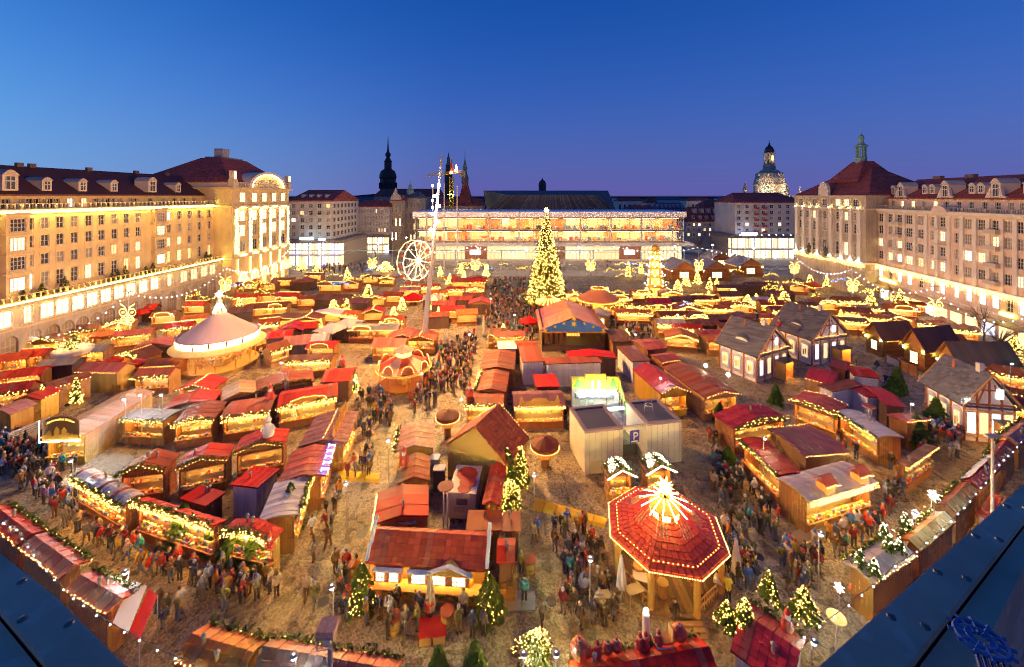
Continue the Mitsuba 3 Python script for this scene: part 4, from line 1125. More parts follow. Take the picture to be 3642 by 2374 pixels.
def stall(name, quad, z, kind, rise, col, opts, label, cat='market stall', group=None, wood=None, sign=None, power=13, tint=WARM, step=.48, batten=None):
    fr, W, D = rect_of(quad, z) if len(quad) == 4 else (quad[0], quad[1], quad[2])
    dist = fr.depth(W / 2, D / 2)
    near = dist < 46
    b = num(name)
    tag(b, label, cat, group)
    col = C[col] if isinstance(col, str) else col
    wood = wood or random.choice(WOODS)
    rk, prof, ax = roof_parts(b, fr, W, D, z, kind, rise, col, near, 't' in opts, step if near else max(step, .6), batten=batten)
    iw, f0 = .22, .45 if 'l' in opts else .15
    x0, x1, y0, y1 = iw, W - iw, f0, D - .15
    hz = lambda c: float(np.interp(c, [p[0] for p in prof], [p[1] for p in prof])) - .14
    open_ = 'l' in opts
    wcol = C['white'] if 'w' in opts else C['dark'] if 'd' in opts else wood
    m = MB(fr)
    st = .22 if near else .5
    zl = min(p[1] for p in prof) - .14
    boards(m, x0, x1, y1, 0, hz(y1) if ax else zl, wcol, st, 0, -1)
    for xx, fl in ((x0, 1), (x1, -1)):
        boards(m, y0, y1, xx, 0, zl if ax else hz(xx), wcol, st, 1, fl)
    if ax:
        for xx in (x0, x1): gable_fill(m, [(min(max(p[0], y0), y1), p[1] + (0)) for p in prof], 1, xx, zl, wcol)
    elif kind != 'flat':
        gable_fill(m, [(min(max(p[0], x0), x1), p[1]) for p in prof], 0, y1, zl, wcol)
        gable_fill(m, [(min(max(p[0], x0), x1), p[1]) for p in prof], 0, y0 + .002, zl, wood)
    put(b, m, part='wall')
    zf = (prof[0][1] if ax else z) - .14
    if open_:
        zo = min(zf, 2.5)
        m = MB(fr)
        boards(m, x0, x1, y0, 0, .95, jit(sh(wood, 1.25)), st, 0, 1)
        if zf > zo:
            q = MB(fr); boards(q, x0, x1, y0, zo, zf, wood, st, 0, 1); put(b, q, part='fascia')
        m.box(x0, x0 + .12, y0 + .002, y0 + .12, .95, zo, wood).box(x1 - .12, x1, y0 + .002, y0 + .12, .95, zo, wood)
        put(b, m, part='front')
        put(b, MB(fr).box(x0 - .05, x1 + .05, y0 - .28, y0 + .4, .95, 1.01, sh(wood, 1.3)), part='counter')
        put(b, MB(fr).box(x0 + .02, x1 - .02, min(y0 + 1.5, y1 - .1), min(y0 + 1.54, y1 - .06), .0, zo, (.62, .48, .3)), part='back_panel')
        if dist < 80:
            m, g = MB(fr), random.Random(int(abs(quad[0][0]) if len(quad) == 4 else W * 97))
            nx = int((x1 - x0) / (.22 if near else .4))
            for r_, (yy, zz_) in enumerate(((y0 - .1, 1.012), (y0 + .12, 1.012), (min(y0 + 1.1, y1 - .5), 1.3), (min(y0 + 1.3, y1 - .3), 1.75))):
                for i in range(nx):
                    if g.random() < .85:
                        xx = x0 + .1 + (x1 - x0 - .2) * (i + g.random() * .6) / nx
                        hh = g.uniform(.08, .3)
                        m.obox((xx, yy, zz_), g.uniform(.1, .24), g.uniform(.08, .16), hh, g.choice(GOODS), g.uniform(-.4, .4))
            k = put(b, m, part='wares'); labels[k] = {'label': 'small colourful goods laid out on the counter', 'kind': 'stuff'}
        k = pnum(b + '__lamp')
        p = 1 if dist < 60 else 1.2
        put(k, MB(fr).quad((x0 + .15, y0 + .12, zo - .1), (x1 - .15, y0 + .12, zo - .1), (x1 - .15, y0 + .62, zo - .1), (x0 + .15, y0 + .62, zo - .1), (.9, .8, .6)), 'bulb', (tint, min(power, 22) * p * .9, W * .35))
        scene[k]['flip_normals'] = True
    else:
        m = MB(fr)
        boards(m, x0, x1, y0, 0, hz(y0) if ax else zl, wcol, st, 0, 1)
        put(b, m, part='front')
    edge = [(0, -.04, prof[0][1] - .05), (W, -.04, prof[0][1] - .05)] if ax else [(p[0], -.04, p[1] - .05) for p in prof]
    r = .05 if near else .065 if dist < 75 else .085
    if 'e' in opts: bulbs(b, fr, edge, .26 if near else .4, r, tint, 6, .3 * W / 4)
    if 'E' in opts:
        for q in (1, 2):
            bulbs(b, fr, [(p[0], p[1] - .03 * q, p[2] - .14 * q) for p in edge], .2, r, tint, 5, .3 * W / 4)
    if 'r' in opts: bulbs(b, fr, [(0, D / 2, max(p[1] for p in prof) + .08), (W, D / 2, max(p[1] for p in prof) + .08)] if ax else [(W / 2, 0, max(p[1] for p in prof) + .08), (W / 2, D, max(p[1] for p in prof) + .08)], .3, r, tint, 5, .25)
    if 'k' in opts: bulbs(b, fr, [(0, D + .04, prof[-1][1] + .1), (W, D + .04, prof[-1][1] + .1)] if ax else [(p[0], D + .04, p[1]) for p in prof], .3, r, tint, 5, .25)
    if 'g' in opts:
        k = put(b, leaves(MB(fr), [(p[0], p[1] + .06, p[2] + .1) for p in edge], .2, int(W * (70 if near else 26)), (.07, .105, .03), .2 if near else .3, int(W * 100)), 'leaf', part='garland')
        if 'L' in opts: bulbs(k, fr, [(p[0], p[1] - .1, p[2] + .16) for p in edge], .16, r, tint, 6, .4, .13)
    if 's' in opts or sign:
        zs = max(prof[0][1], z) + .05
        k = put(b, MB(fr).prism([(W * .2, -.02, zs), (W * .8, -.02, zs), (W * .78, -.02, zs + .5), (W * .62, -.02, zs + .72), (W * .38, -.02, zs + .72), (W * .22, -.02, zs + .5)], (0, .08, 0), (.42, .22, .06)), part='signboard')
        if sign:
            t = meshkit.text_mesh(sign, .34, .02, True)
            v = np.array(t.vertices); w_ = v[:, 0].max(); sc_ = min(1, W * .52 / w_)
            put(k, MB(fr).raw(np.stack([W / 2 + (v[:, 0] - w_ / 2) * sc_, -.025 - v[:, 2], zs + .16 + v[:, 1] * sc_], 1), t.faces, (.8, .62, .2)), part='lettering')
        if not sign: bulbs(k, fr, [(W * .2, -.06, zs + .02), (W * .22, -.06, zs + .5), (W * .38, -.06, zs + .74), (W * .62, -.06, zs + .74), (W * .78, -.06, zs + .5), (W * .8, -.06, zs + .02)], .2, r, tint, 5, .2)
    if near:
        g = random.Random(int(W * 1000))
        for _ in range(g.randint(0, 2)):
            x, y = g.uniform(.15, .85) * W, g.uniform(.3, .8) * D
            z0 = hz(y if ax else x) + .1
            put(b, MB(fr).lathe([(.09, z0), (.09, z0 + .45), (.15, z0 + .46), (.02, z0 + .6)], (.3, .29, .28), (x, y, 0), 8), 'vcm', part='vent_pipe')
    FOOT.append((fr, W, D))
    return b, fr, W, D, prof


random.seed(12)
st = stall
A = 'market stall'
# along the lower left edge, backs to the ledge
st('market_stall', [(142, 1872), (14, 1770), (-50, 1862), (83, 1957)], 2.7, 'gable', .3, 'red', 'lgek', 'red ribbed roof stall in the lower left corner beside the stone ledge')
st('market_stall', [(296, 1970), (154, 1876), (91, 1968), (235, 2085)], 2.7, 'gable', .3, 'rose', 'lgek', 'rose red ribbed roof stall, second one up from the white and red banner')
BAN = st('market_stall', [(466, 2085), (313, 2015), (257, 2109), (401, 2211)], 2.7, 'gable', .3, 'rose', 'lgek', 'faded rose ribbed roof stall with the white and red banner at its end')
st('market_stall', [(915, 2266), (706, 2203), (655, 2372), (885, 2440)], 2.7, 'gable', .45, 'orange', 'ltgek', 'orange brown tiled roof stall in the lower left with plank side wall', wood=(.36, .18, .06), step=.4)
st('market_stall', [(1421, 2344), (955, 2259), (918, 2400), (1400, 2490)], 2.7, 'gable', .45, 'rose', 'ltgek', 'long rose red tiled roof stall under the grey street lamp head', step=.45)
S6 = st('market_stall', [(2488, 2259), (2030, 2352), (2045, 2500), (2560, 2410)], 2.7, 'gable', .5, 'bright', 'ltgk', 'bright red tiled roof stall with red ornaments and little gnomes along its eave', step=.45)
S7 = st('market_stall', [(2700, 2160), (2905, 2300), (2780, 2440), (2566, 2292)], 2.8, 'gable', .8, 'crimson', 'ltge', 'dark red tiled roof stall with white half timbered end and lit garland trees', wood=(.6, .58, .54), step=.42)
# lower right, towards the ledge
S8 = st('market_stall', [(3010, 1987), (3162, 1896), (3249, 1989), (3092, 2092)], 2.7, 'gable', .3, 'cream', 'lgek', 'pale cream ribbed roof stall with small lit trees fixed on the roof')
st('market_stall', [(3205, 1905), (3330, 1808), (3390, 1866), (3262, 1975)], 2.6, 'gable', .4, 'orange', 'lgL', 'plain orange red roof stall between the cream roof and the bright star')
st('market_stall', [(3343, 1773), (3413, 1710), (3474, 1753), (3393, 1847)], 2.6, 'gable', .4, 'rust', 'lge', 'rust brown ribbed roof stall beside the slim lamp pole')
SN = st('market_stall', [(3433, 1698), (3514, 1622), (3561, 1659), (3470, 1753)], 2.6, 'gable', .4, 'crimson', 'lg', 'crimson roof stall partly covered with a white snow sheet')
st('market_stall', [(3509, 1612), (3551, 1562), (3615, 1592), (3561, 1659)], 2.6, 'gable', .4, 'red', 'lge', 'red ribbed roof stall between the snow sheet and the right edge')
st('market_stall', [(3555, 1545), (3640, 1480), (3700, 1520), (3618, 1590)], 2.6, 'gable', .4, 'pink', 'lgLe', 'pink roof stall at the right edge with garlands of golden lights')
st('red_container', [(3475, 1818), (3531, 1750), (3566, 1773), (3506, 1851)], 1.9, 'flat', .1, 'bright', 'w', 'low red topped container against the dark ledge', 'container', step=.9)
# left island
M1 = st('market_stall', [(268, 1702), (428, 1815), (517, 1749), (315, 1663)], 2.8, 'curve', .45, 'silver', 'lgLeE', 'silver ribbed roof stall with brown battens and candy cane trim', batten=5, step=.4)
st('market_stall', [(470, 1812), (760, 1895), (797, 1850), (517, 1761)], 2.8, 'mono', .5, 'red', 'lgLeE', 'long red roof stall with dazzling lit front on the left alley', power=34)
st('market_stall', [(808, 1890), (981, 1940), (995, 1872), (818, 1846)], 2.8, 'bend', .4, 'red', 'lgLeEt', 'red tiled roof stall behind firs at the alley corner', power=34)
st('market_stall', [(622, 1665), (451, 1695), (440, 1632), (606, 1622)], 3.0, 'bend', .75, 'rust', 'lge', 'rust red gabled stall with plain brown back wall on the left', wood=(.24, .07, .04))
st('market_stall', [(835, 1630), (649, 1670), (632, 1615), (810, 1586)], 3.0, 'bend', .6, 'red', 'lge', 'red low gabled stall with dark brown back wall beside the rust red gable', wood=(.14, .06, .03))
M6 = st('market_stall', [(1037, 1572), (867, 1614), (822, 1558), (1009, 1535)], 3.0, 'bend', .6, 'red', 'lget', 'red tiled roof stall with seated white snowman figure on top')
st('market_stall', [(1229, 1589), (1273, 1475), (1131, 1469), (1068, 1575)], 3.0, 'gable', .5, 'purple', 'ltr', 'purple brown tiled roof stall with orange icicle ornaments on the ridge')
NEON = st('market_stall', [(1147, 1712), (1191, 1598), (1040, 1592), (1005, 1696)], 3.0, 'gable', .4, 'rose', 'lte', 'rose tiled roof stall edged with blue neon squiggles')
st('storage_container', [(842, 1734), (942, 1746), (974, 1664), (880, 1655)], 2.6, 'mono', .2, 'bright', 'w', 'white walled container with bright red ribbed roof', 'container', step=.3)
st('market_stall', [(1060, 1852), (1103, 1712), (983, 1702), (925, 1838)], 2.9, 'curve', .35, 'silver', 'lgLE', 'silver tiled roof stall with carved figures on its front ridge', step=.4)
st('storage_container', [(658, 1780), (744, 1809), (791, 1746), (693, 1720)], 2.2, 'flat', .1, 'bright', 'd', 'flat bright red container top inside the left yard', 'container', step=2)
# left, upper rows
st('market_stall', [(600, 1450), (790, 1428), (765, 1388), (602, 1415)], 2.8, 'bend', .5, 'red', 'd', 'red roof stall behind the white spotlights on the left')
st('market_stall', [(797, 1420), (918, 1400), (905, 1350), (780, 1385)], 2.8, 'bend', .6, 'tan', 'd', 'sandy roof stall lit orange in the row below the big carousel')
st('market_stall', [(915, 1400), (1120, 1352), (1110, 1318), (903, 1352)], 2.8, 'bend', .6, 'rust', 'dg', 'long rust roof stall with fir garland below the big carousel')
st('market_stall', [(1165, 1360), (1270, 1352), (1248, 1308), (1150, 1312)], 2.8, 'gable', .6, 'red', 'd', 'red roof stall at the end of the row beside the small carousel')
st('market_stall', [(645, 1508), (800, 1490), (770, 1430), (635, 1450)], 2.8, 'bend', .4, 'brown', 'lgLeE', 'brown shingled roof stall with figures and lit front', power=30)
st('market_stall', [(812, 1488), (990, 1462), (960, 1408), (795, 1432)], 2.8, 'curve', .4, 'rust', 'lgLeE', 'stall with bulb lit arched eave and santa figure', power=32)
st('market_stall', [(1000, 1452), (1215, 1412), (1190, 1362), (985, 1395)], 2.8, 'gable', .6, 'red', 'lgLesE', 'long stall with glowing white front and lit train display', power=36)
st('market_stall', [(470, 1495), (632, 1508), (600, 1452), (460, 1450)], 2.8, 'curve', .35, 'grey', 'lgLe', 'grey roof stall with white figures beside the golden sign house', power=15)
SIGN = st('sign_house', [(302, 1550), (458, 1538), (420, 1398), (300, 1400)], 3.2, 'bend', .5, 'tan', 'le', 'sandy roofed stall house with big arched golden sign board', power=14, wood=(.36, .2, .05))
st('market_stall', [(0, 1492), (105, 1442), (80, 1422), (-20, 1452)], 2.8, 'curve', .6, 'pink', '', 'orange walled hut with pale rounded roof at the left edge', wood=(.5, .24, .04))
st('market_stall', [(105, 1440), (190, 1400), (160, 1375), (85, 1408)], 2.8, 'gable', .5, 'red', 'e', 'red roof hut with yellow side wall at the left edge', wood=(.5, .3, .05))
st('market_stall', [(150, 1385), (330, 1345), (300, 1318), (165, 1370)], 2.8, 'curve', .6, 'brown', 'e', 'brown arched ribbed roof stall on the left with yellow gable')
st('market_stall', [(310, 1320), (470, 1330), (440, 1290), (300, 1295)], 2.8, 'gable', .8, 'rose', 'e', 'rose red hut with ochre gable in front of the small red parasols', wood=(.42, .24, .06))
# centre island
st('market_stall', [(1419, 1513), (1406, 1601), (1539, 1601), (1548, 1515)], 2.9, 'gable', .5, 'pink', 'ltgL', 'pinkish tiled roof stall at the head of the middle island')
st('market_stall', [(1425, 1627), (1420, 1712), (1523, 1718), (1535, 1627)], 2.9, 'gable', .5, 'rust', 'lt', 'rust red tiled roof stall with santa figure on its alley side')
st('market_stall', [(1346, 1737), (1331, 1848), (1523, 1850), (1526, 1737)], 2.9, 'gable', .35, 'bright', 'leE', 'plain bright red roof stall with dazzling strip on its alley edge', step=1.2, power=30)
BARN = st('timber_barn', [(1567, 1582), (1797, 1642), (1891, 1567), (1690, 1492)], 3.2, 'bend', 2.6, 'rust', 'kt', 'big barn with steep rust red roof and white barge boards', 'barn', wood=(.36, .22, .08), step=.35)
st('market_stall', [(1706, 1795), (1775, 1800), (1803, 1661), (1750, 1658)], 2.8, 'bend', .4, 'red', 'lt', 'narrow red tiled roof stall behind the net of golden lights')
st('storage_container', [(1659, 1889), (1783, 1891), (1785, 1813), (1661, 1815)], 2.3, 'flat', .1, (.36, .07, .03), 'd', 'flat rust red container top in the middle yard', 'container', step=3)
st('storage_container', [(1787, 1892), (1853, 1892), (1852, 1820), (1787, 1820)], 2.3, 'flat', .1, (.34, .08, .04), 'd', 'second flat rust red container top next to the golden net', 'container', step=2)
st('storage_container', [(1366, 1866), (1480, 1867), (1485, 1836), (1370, 1836)], 2.4, 'mono', .15, 'silver', 'd', 'small bluish corrugated shed roof behind the gabled house', 'shed', step=.25)
st('market_stall', [(1764, 2000), (1835, 2000), (1831, 1915), (1770, 1913)], 2.4, 'gable', .3, 'bright', 'd', 'small bright red topped booth beside the gabled house', 'booth', step=.8)
st('market_stall', [(1759, 1246), (1832, 1246), (1841, 1212), (1781, 1215)], 2.9, 'mono', .2, 'white', 'w', 'white roofed booth at the top of the container row')
st('market_stall', [(1721, 1250), (1710, 1313), (1825, 1316), (1838, 1250)], 2.9, 'gable', .4, 'brown', 'lL', 'weathered brown red roof stall below the white roofed booth')
st('market_stall', [(1712, 1324), (1690, 1394), (1800, 1392), (1813, 1322)], 2.9, 'gable', .4, 'rust', 'lgL', 'rust red roof stall with bright red cloth on its corner')
st('market_stall', [(1652, 1446), (1790, 1446), (1795, 1398), (1668, 1395)], 2.7, 'gable', .3, 'rust', 'lgLeE', 'stall with pale fringed eave and lit reindeer decoration', power=24)
st('storage_container', [(1854, 1289), (1932, 1287), (1920, 1229), (1844, 1231)], 3.3, 'flat', .1, 'rust', 'w', 'white walled container with flat brown red top beside the stage', 'container', step=.8)
st('storage_container', [(1939, 1299), (2137, 1294), (2128, 1265), (1935, 1272)], 3.2, 'mono', .2, 'rust', 'w', 'wide white walled container with shiny brown red roof below the stage', 'container', step=.5)
st('storage_container', [(1905, 1383), (1990, 1380), (1976, 1330), (1895, 1331)], 2.8, 'mono', .2, 'bright', 'd', 'box covered with shiny bright red tarpaulin', 'container', step=1)
st('market_stall', [(2020, 1272), (2212, 1277), (2165, 1248), (2015, 1252)], 3.0, 'bend', .4, 'bright', 'd', 'bright red tent roof glowing behind the wide container', 'tent', step=2)
GS = st('market_stall', [(1825, 1446), (2017, 1443), (1990, 1387), (1822, 1393)], 2.9, 'gable', .5, 'purple', 'leE', 'stall with golden carved gable board and glowing red front', power=34)
st('storage_container', [(2242, 1288), (2314, 1284), (2258, 1229), (2195, 1231)], 3.2, 'flat', .1, 'brown', 'w', 'long white walled container with brown red top beside the yellow fence', 'container', step=.7)
st('market_stall', [(2289, 1248), (2368, 1238), (2327, 1203), (2258, 1209)], 2.9, 'gable', .4, 'rose', '', 'rose roof stall right behind the long white container')
st('market_stall', [(2343, 1293), (2404, 1281), (2393, 1253), (2320, 1259)], 2.8, 'gable', .4, 'rose', 'e', 'rose roof stall with yellow lit eave beside the paved corner')
st('market_stall', [(2163, 1216), (2245, 1215), (2223, 1171), (2155, 1172)], 2.8, 'curve', .5, 'umber', '', 'dark rounded roof stall touching the stage')
st('market_stall', [(2340, 1402), (2470, 1392), (2330, 1305), (2259, 1313)], 3.2, 'bend', .8, 'crimson', 'le', 'crimson roofed timber house with yellow wall and stained windows', wood=(.5, .28, .04))
st('market_stall', [(2510, 1420), (2640, 1396), (2460, 1298), (2355, 1302)], 3.0, 'bend', .5, 'rust', 'le', 'long rust roof stall with white half timbered side', wood=(.5, .3, .14))
# right island
RI = st('market_stall', [(2590, 1545), (2780, 1490), (2740, 1440), (2560, 1462)], 2.9, 'bend', .6, 'crimson', 'ltgL', 'crimson tiled roof stall with arched eave and fir trees at its back')
st('market_stall', [(2640, 1575), (2780, 1715), (2855, 1672), (2705, 1550)], 2.9, 'curve', .4, 'red', 'lgLe', 'long red tiled roof stall with candle lamps and fir fringe', power=15)
st('market_stall', [(2855, 1612), (3000, 1625), (2900, 1500), (2735, 1535)], 2.9, 'curve', .4, 'purple', 'ke', 'purple ribbed roof stall in the middle of the right island')
RC = st('market_stall', [(2835, 1800), (3105, 1720), (3010, 1635), (2800, 1690)], 3.0, 'curve', .45, 'cream', 'leE', 'pale cream ribbed roof stall with two little lit roof huts', power=34, sign=None)
st('market_stall', [(2800, 1425), (2975, 1480), (3015, 1445), (2870, 1390)], 2.9, 'bend', .4, 'rose', 'lLgk', 'rose roof stall with blue lights and lit nativity figures', power=15)
st('market_stall', [(2990, 1478), (3130, 1570), (3200, 1545), (3035, 1450)], 2.9, 'curve', .4, 'silver', 'lgLe', 'silver ribbed roof stall with cheese of golden lights along the eave'.replace('cheese of ', 'a row of '), power=28)
st('storage_container', [(2922, 1380), (2985, 1400), (3055, 1365), (3000, 1338)], 2.9, 'flat', .1, 'brown', 'w', 'pale container with flat brown top in the right yard', 'container', step=.7)
st('storage_container', [(3045, 1412), (3110, 1416), (3095, 1373), (3048, 1373)], 2.8, 'mono', .1, 'crimson', 'w', 'small white shed with crimson roof in the right yard', 'shed', step=.7)
st('market_stall', [(3120, 1440), (3185, 1440), (3170, 1385), (3090, 1370)], 2.9, 'gable', .4, 'crimson', 'd', 'crimson roof booth beside the dark fir in the right yard')
st('market_stall', [(2865, 1345), (2960, 1370), (2990, 1325), (2890, 1300)], 2.9, 'gable', .4, 'crimson', 'e', 'crimson roof stall with timber front below the half timbered houses')
st('market_stall', [(3010, 1330), (3115, 1345), (3105, 1310), (3020, 1300)], 2.9, 'gable', .4, 'red', 'w', 'red ribbed roof booth with white sides in the right yard')
st('market_stall', [(2945, 1300), (3010, 1318), (3030, 1290), (2970, 1278)], 2.9, 'gable', .4, 'rose', '', 'rose ribbed roof booth behind the crimson roofs')
st('market_stall', [(3185, 1515), (3280, 1505), (3265, 1462), (3190, 1470)], 2.8, 'mono', .3, 'rose', 'e', 'rose roof stall with yellow side beside the dark roofed house')
st('market_stall', [(3235, 1672), (3330, 1600), (3300, 1575), (3190, 1640)], 2.7, 'mono', .2, 'umber', 'lLe', 'long low stall with bright white strip light above its counter', power=34)

for i, q in enumerate(([(2160, 1708), (2254, 1694), (2240, 1650), (2140, 1655)], [(2298, 1690), (2394, 1678), (2376, 1632), (2272, 1640)])):
    b, f, W, D, prof = st('garland_booth', q, 2.5, 'bend', .7, 'umber', 'le', ('small booth roofed with fir and lit snowflakes, the one by the light box sign side', 'small booth roofed with fir and lit snowflakes, below the parking sign')[i], 'booth', power=18)
    m, pts = MB(f), []
    for s_ in np.linspace(.1, .9, 6): leaves(m, [(W * s_, .1, 2.62 + .7 * (1 - abs(2 * s_ - 1))), (W * s_, D - .1, 2.62 + .7 * (1 - abs(2 * s_ - 1)))], .16, 110, (.07, .10, .03), .2, int(s_ * 99))
    put(b, m, 'leaf', part='fir_cover')
    for x_, y_ in ((.25, .35), (.75, .35), (.3, .75), (.7, .75)):
        g = np.random.default_rng(int(x_ * 97 + y_ * 31)); P = g.normal(0, .2, (46, 2))
        put(b, MB(f).octs(np.stack([W * x_ + P[:, 0], D * y_ + P[:, 1], 2.75 + .7 * (1 - np.abs(2 * (x_ + P[:, 0] / W) - 1))], 1), .05, (.9, .8, .6)), 'bulb', (WHITE, 7, .3), part='snowflake_light')
    strip(b, f, [(-.1, -.1, 2.5), (W / 2, -.1, 3.2), (W + .1, -.1, 2.5)], .06, WHITE, 12, .8)

# ------------------------------------------------------------------ middle distance: one row of the survey each
NEARBY = ((785, 1270, 'the big cone roofed carousel'), (1430, 1290, 'the small red carousel'), (1475, 960, 'the ferris wheel'), (1940, 1030, 'the big christmas tree'), (2330, 1000, 'the candle pyramid'), (2035, 1170, 'the blue gabled stage'),
          (2600, 1230, 'the slate roofed houses'), (3150, 1180, 'the brown cabins'), (1510, 1180, 'the leaning mast'), (2130, 1010, 'the domed carousel'), (900, 1000, 'the corner pavilion'), (350, 1150, 'the golden arcade'), (3200, 1000, 'the peach building'), (2500, 970, 'the wooden lodges'), (1650, 1150, 'the bright corner booth'), (2900, 980, 'the domed pavilion'), (250, 1240, 'the round white pavilion'))


def near_to(u, v):
    d = [(abs(u - a) + 1.6 * abs(v - c), n) for a, c, n in NEARBY]
    return min(d)[1]


MID = []
for row in '''130,1262,4,3,.3,bright,lLe|60,1275,4,3,.5,red,lLe|520,1100,5,3,.3,bright,d|590,1120,5,3,.4,brown,le|480,1190,6,3.4,.5,rose,lgLe|560,1225,6,3.4,.4,rose,d|500,1262,5,3.4,-.3,brown,lgLE|590,1290,5,3,.2,rust,lLe|640,1165,5,3,.5,red,lgLe|700,1085,5,3,.2,red,leL|660,1050,5,3,.3,rust,le|600,1058,5,3,.2,orange,leL|
760,1000,5,3,.1,bright,lLe|820,1012,6,3,0,red,lgLe|900,1006,5,3,-.1,orange,lLe|960,1010,5,3,0,rust,lLe|1010,995,6,3.5,.1,brown,lLe|1080,1000,7,4,0,rust,d|1120,978,6,3,-.1,purple,le|1180,1012,7,3.5,.1,purple,lLe|1250,1005,6,3.5,0,umber,leL|1320,985,6,3.5,.1,purple,leL|1380,990,5,3,0,red,lgLe|880,1058,6,3.5,.2,red,lgLe|960,1050,6,3.5,.1,bright,lLe|1030,1055,6,3.5,0,red,lgLe|1105,1062,6,3,.1,rust,lLe|1190,1062,9,4,0,umber,d|1270,1072,7,4,0,purple,d|1340,1060,5,3,.1,red,lgL|1400,1050,5,3,0,rust,lLe|
860,1105,5,4,.5,umber,d|930,1092,6,4,.4,brown,le|990,1088,5,3.5,.2,brown,lgE|700,1130,5,3,.5,orange,leL|640,1000,4,3,.2,orange,leL|1040,1168,5,4,.3,crimson,d|1085,1160,5,4,.3,red,d|1000,1190,4.5,4,.35,bright,d|1060,1215,4.5,4,.35,pink,d|1125,1208,5,4,.25,silver,d|1150,1228,5,3.5,.1,red,lLe|1010,1132,7,3.6,.2,umber,le|1100,1130,6,3.6,.1,brown,lLe|1170,1112,7,3,-.1,white,lLE|1255,1118,4,3,-.2,orange,lLE|1230,1160,7,4.5,.0,grey,d|1300,1165,6,4,0,cream,lLe|1370,1165,6,4,.1,grey,lLe|1330,1108,5,3,.2,red,lLe|
1400,1140,5,3,0,rust,lLE|1460,1030,6,4,.1,pink,lLe|1530,1020,6,3,.2,rose,lLE|1440,1195,6,4,0,rose,le|1390,1222,6,4,0,rose,lLe|1500,1200,6,4,0,rust,lLe|1560,1045,5,3,.1,orange,lLE|1620,1030,5,3,0,red,lgLE|1690,1030,5,3,0,orange,lLE|1640,1000,6,3,0,rose,lL|1700,990,6,3,0,crimson,l|1540,1062,5,3,0,silver,d|1580,1080,6,3.4,0,rose,d|1690,1050,6,3.6,0,brown,d|1640,1062,6,3.6,.05,rose,d|1710,1075,6,4,0,rose,d|1610,1100,6,4,.2,red,leL|1660,1112,5,4,.2,orange,lL|
1560,1120,5,3.5,.2,brown,d|1700,1005,5,3,0,red,lgL|1810,1195,6,3,.1,rose,lgL|1870,1230,4,3,0,rust,d|1770,1185,4,3,.1,umber,lgL|
2040,1050,5,3,0,orange,lLE|2200,1060,6,3,.1,umber,lgLE|2270,1085,7,3.6,0,brown,lLE|2250,1110,8,3.6,-.1,orange,lLE|2340,1075,6,3.4,0,crimson,lLE|2330,1092,6,3.4,.1,rose,le|2420,1070,6,3.6,0,umber,lLE|2440,1095,6,3.6,-.1,rust,lLE|2390,1120,7,3.6,.1,brown,lgLE|2500,1060,7,3.6,0,brown,lLE|2540,1095,7,3.6,-.1,orange,lgLE|2470,1125,6,3.6,.1,umber,lgLE|2620,1085,7,3.6,0,rust,lgLE|2590,1050,6,3.4,.05,umber,lLE|2560,1130,6,3.6,0,umber,d|2500,1150,6,3.6,.1,brown,d|2380,1150,6,3.6,-.1,cream,lLE|2440,1165,6,3.4,-.2,red,lLE|
2420,1195,6,3.4,-.3,orange,lLE|2530,1185,6,3.4,0,rose,d|2560,1205,6,3.4,0,orange,lLs|2640,1130,6,3.6,-.1,purple,d|2700,1125,6,3.6,0,orange,leL|2690,1065,6,3,0,silver,lLE|2740,1080,6,3,-.1,rust,lLE|2780,1105,6,3,-.1,brown,lLE|2770,1045,7,3.4,0,umber,d|2640,1020,7,3.4,0,umber,d|2700,1015,8,3.4,0,umber,d|2570,1022,5,3,0,umber,le|2830,1015,6,3.4,0,tan,le|2860,1085,6,3.4,-.2,umber,lLE|2900,1110,6,3.4,-.2,purple,lLe|2930,1075,6,3.4,-.1,orange,lLE|3010,1070,6,3.6,-.2,brown,lLE|3040,1110,6,3.6,-.3,rust,lgLE|
3075,1095,6,3.4,-.3,tan,lLE|3110,1130,6,3.4,-.3,orange,lLE|3020,1140,6,3.6,-.3,umber,lLE|3200,1095,6,3.4,-.4,orange,lLE|3240,1080,5,3,-.4,rust,lLE|3180,1130,5,3,-.3,brown,lLE|3400,1170,6,3.4,-.5,tan,lLE|3360,1200,5,3.4,-.5,orange,lLE|3300,1150,5,3.4,-.5,rust,lLE|3600,1330,6,3.4,-.7,orange,lLE|3560,1270,6,3.4,-.7,tan,lLE|3575,1420,6,3.4,-.9,rust,lLE|3620,1440,5,3.4,-.9,rose,lLE|2130,1035,5,3,0,rose,le|2720,1180,4,3,0,red,lLE|2600,1160,6,3.4,0,brown,lLE|2280,1040,6,3,0,orange,lLE|2380,1040,6,3,.1,tan,lLE|
380,1090,4.5,3,.4,red,d|330,1110,4.5,3,.4,orange,d|430,1150,5,3,.5,rust,lgLE|300,1175,5,3.2,.5,umber,lgL|170,1215,5,3.2,.4,umber,lgL|690,1190,4,3,.6,umber,lgLE|960,1150,4,3,.5,rust,lgLE|930,1190,3.5,3,1.2,umber,lgLE|985,1240,3.5,3,1.2,brown,lgLE|720,1370,5,3.2,.1,red,lLe|1110,1275,7,3,.15,umber,lgLE|560,1330,5,3.2,.2,rust,lgLe|330,1245,5,3,.3,grey,lLe|90,1330,5,3,.5,bright,lLe|40,1390,5,3,.5,red,lgLe|220,1290,5,3,.3,grey,d'''.replace('\n', '').split('|'):
    if not row: continue
    u, v, w, d, a, c, o = row.split(',')
    u, v, w, d, a = map(float, (u, v, w, d, a))
    cpt = at(u, v, 2.4)[:2]
    w *= .92
    f = Fr(cpt, ang=a * .8)
    f = Fr(cpt - f.x * w / 2 - f.y * d / 2, ang=a * .8)
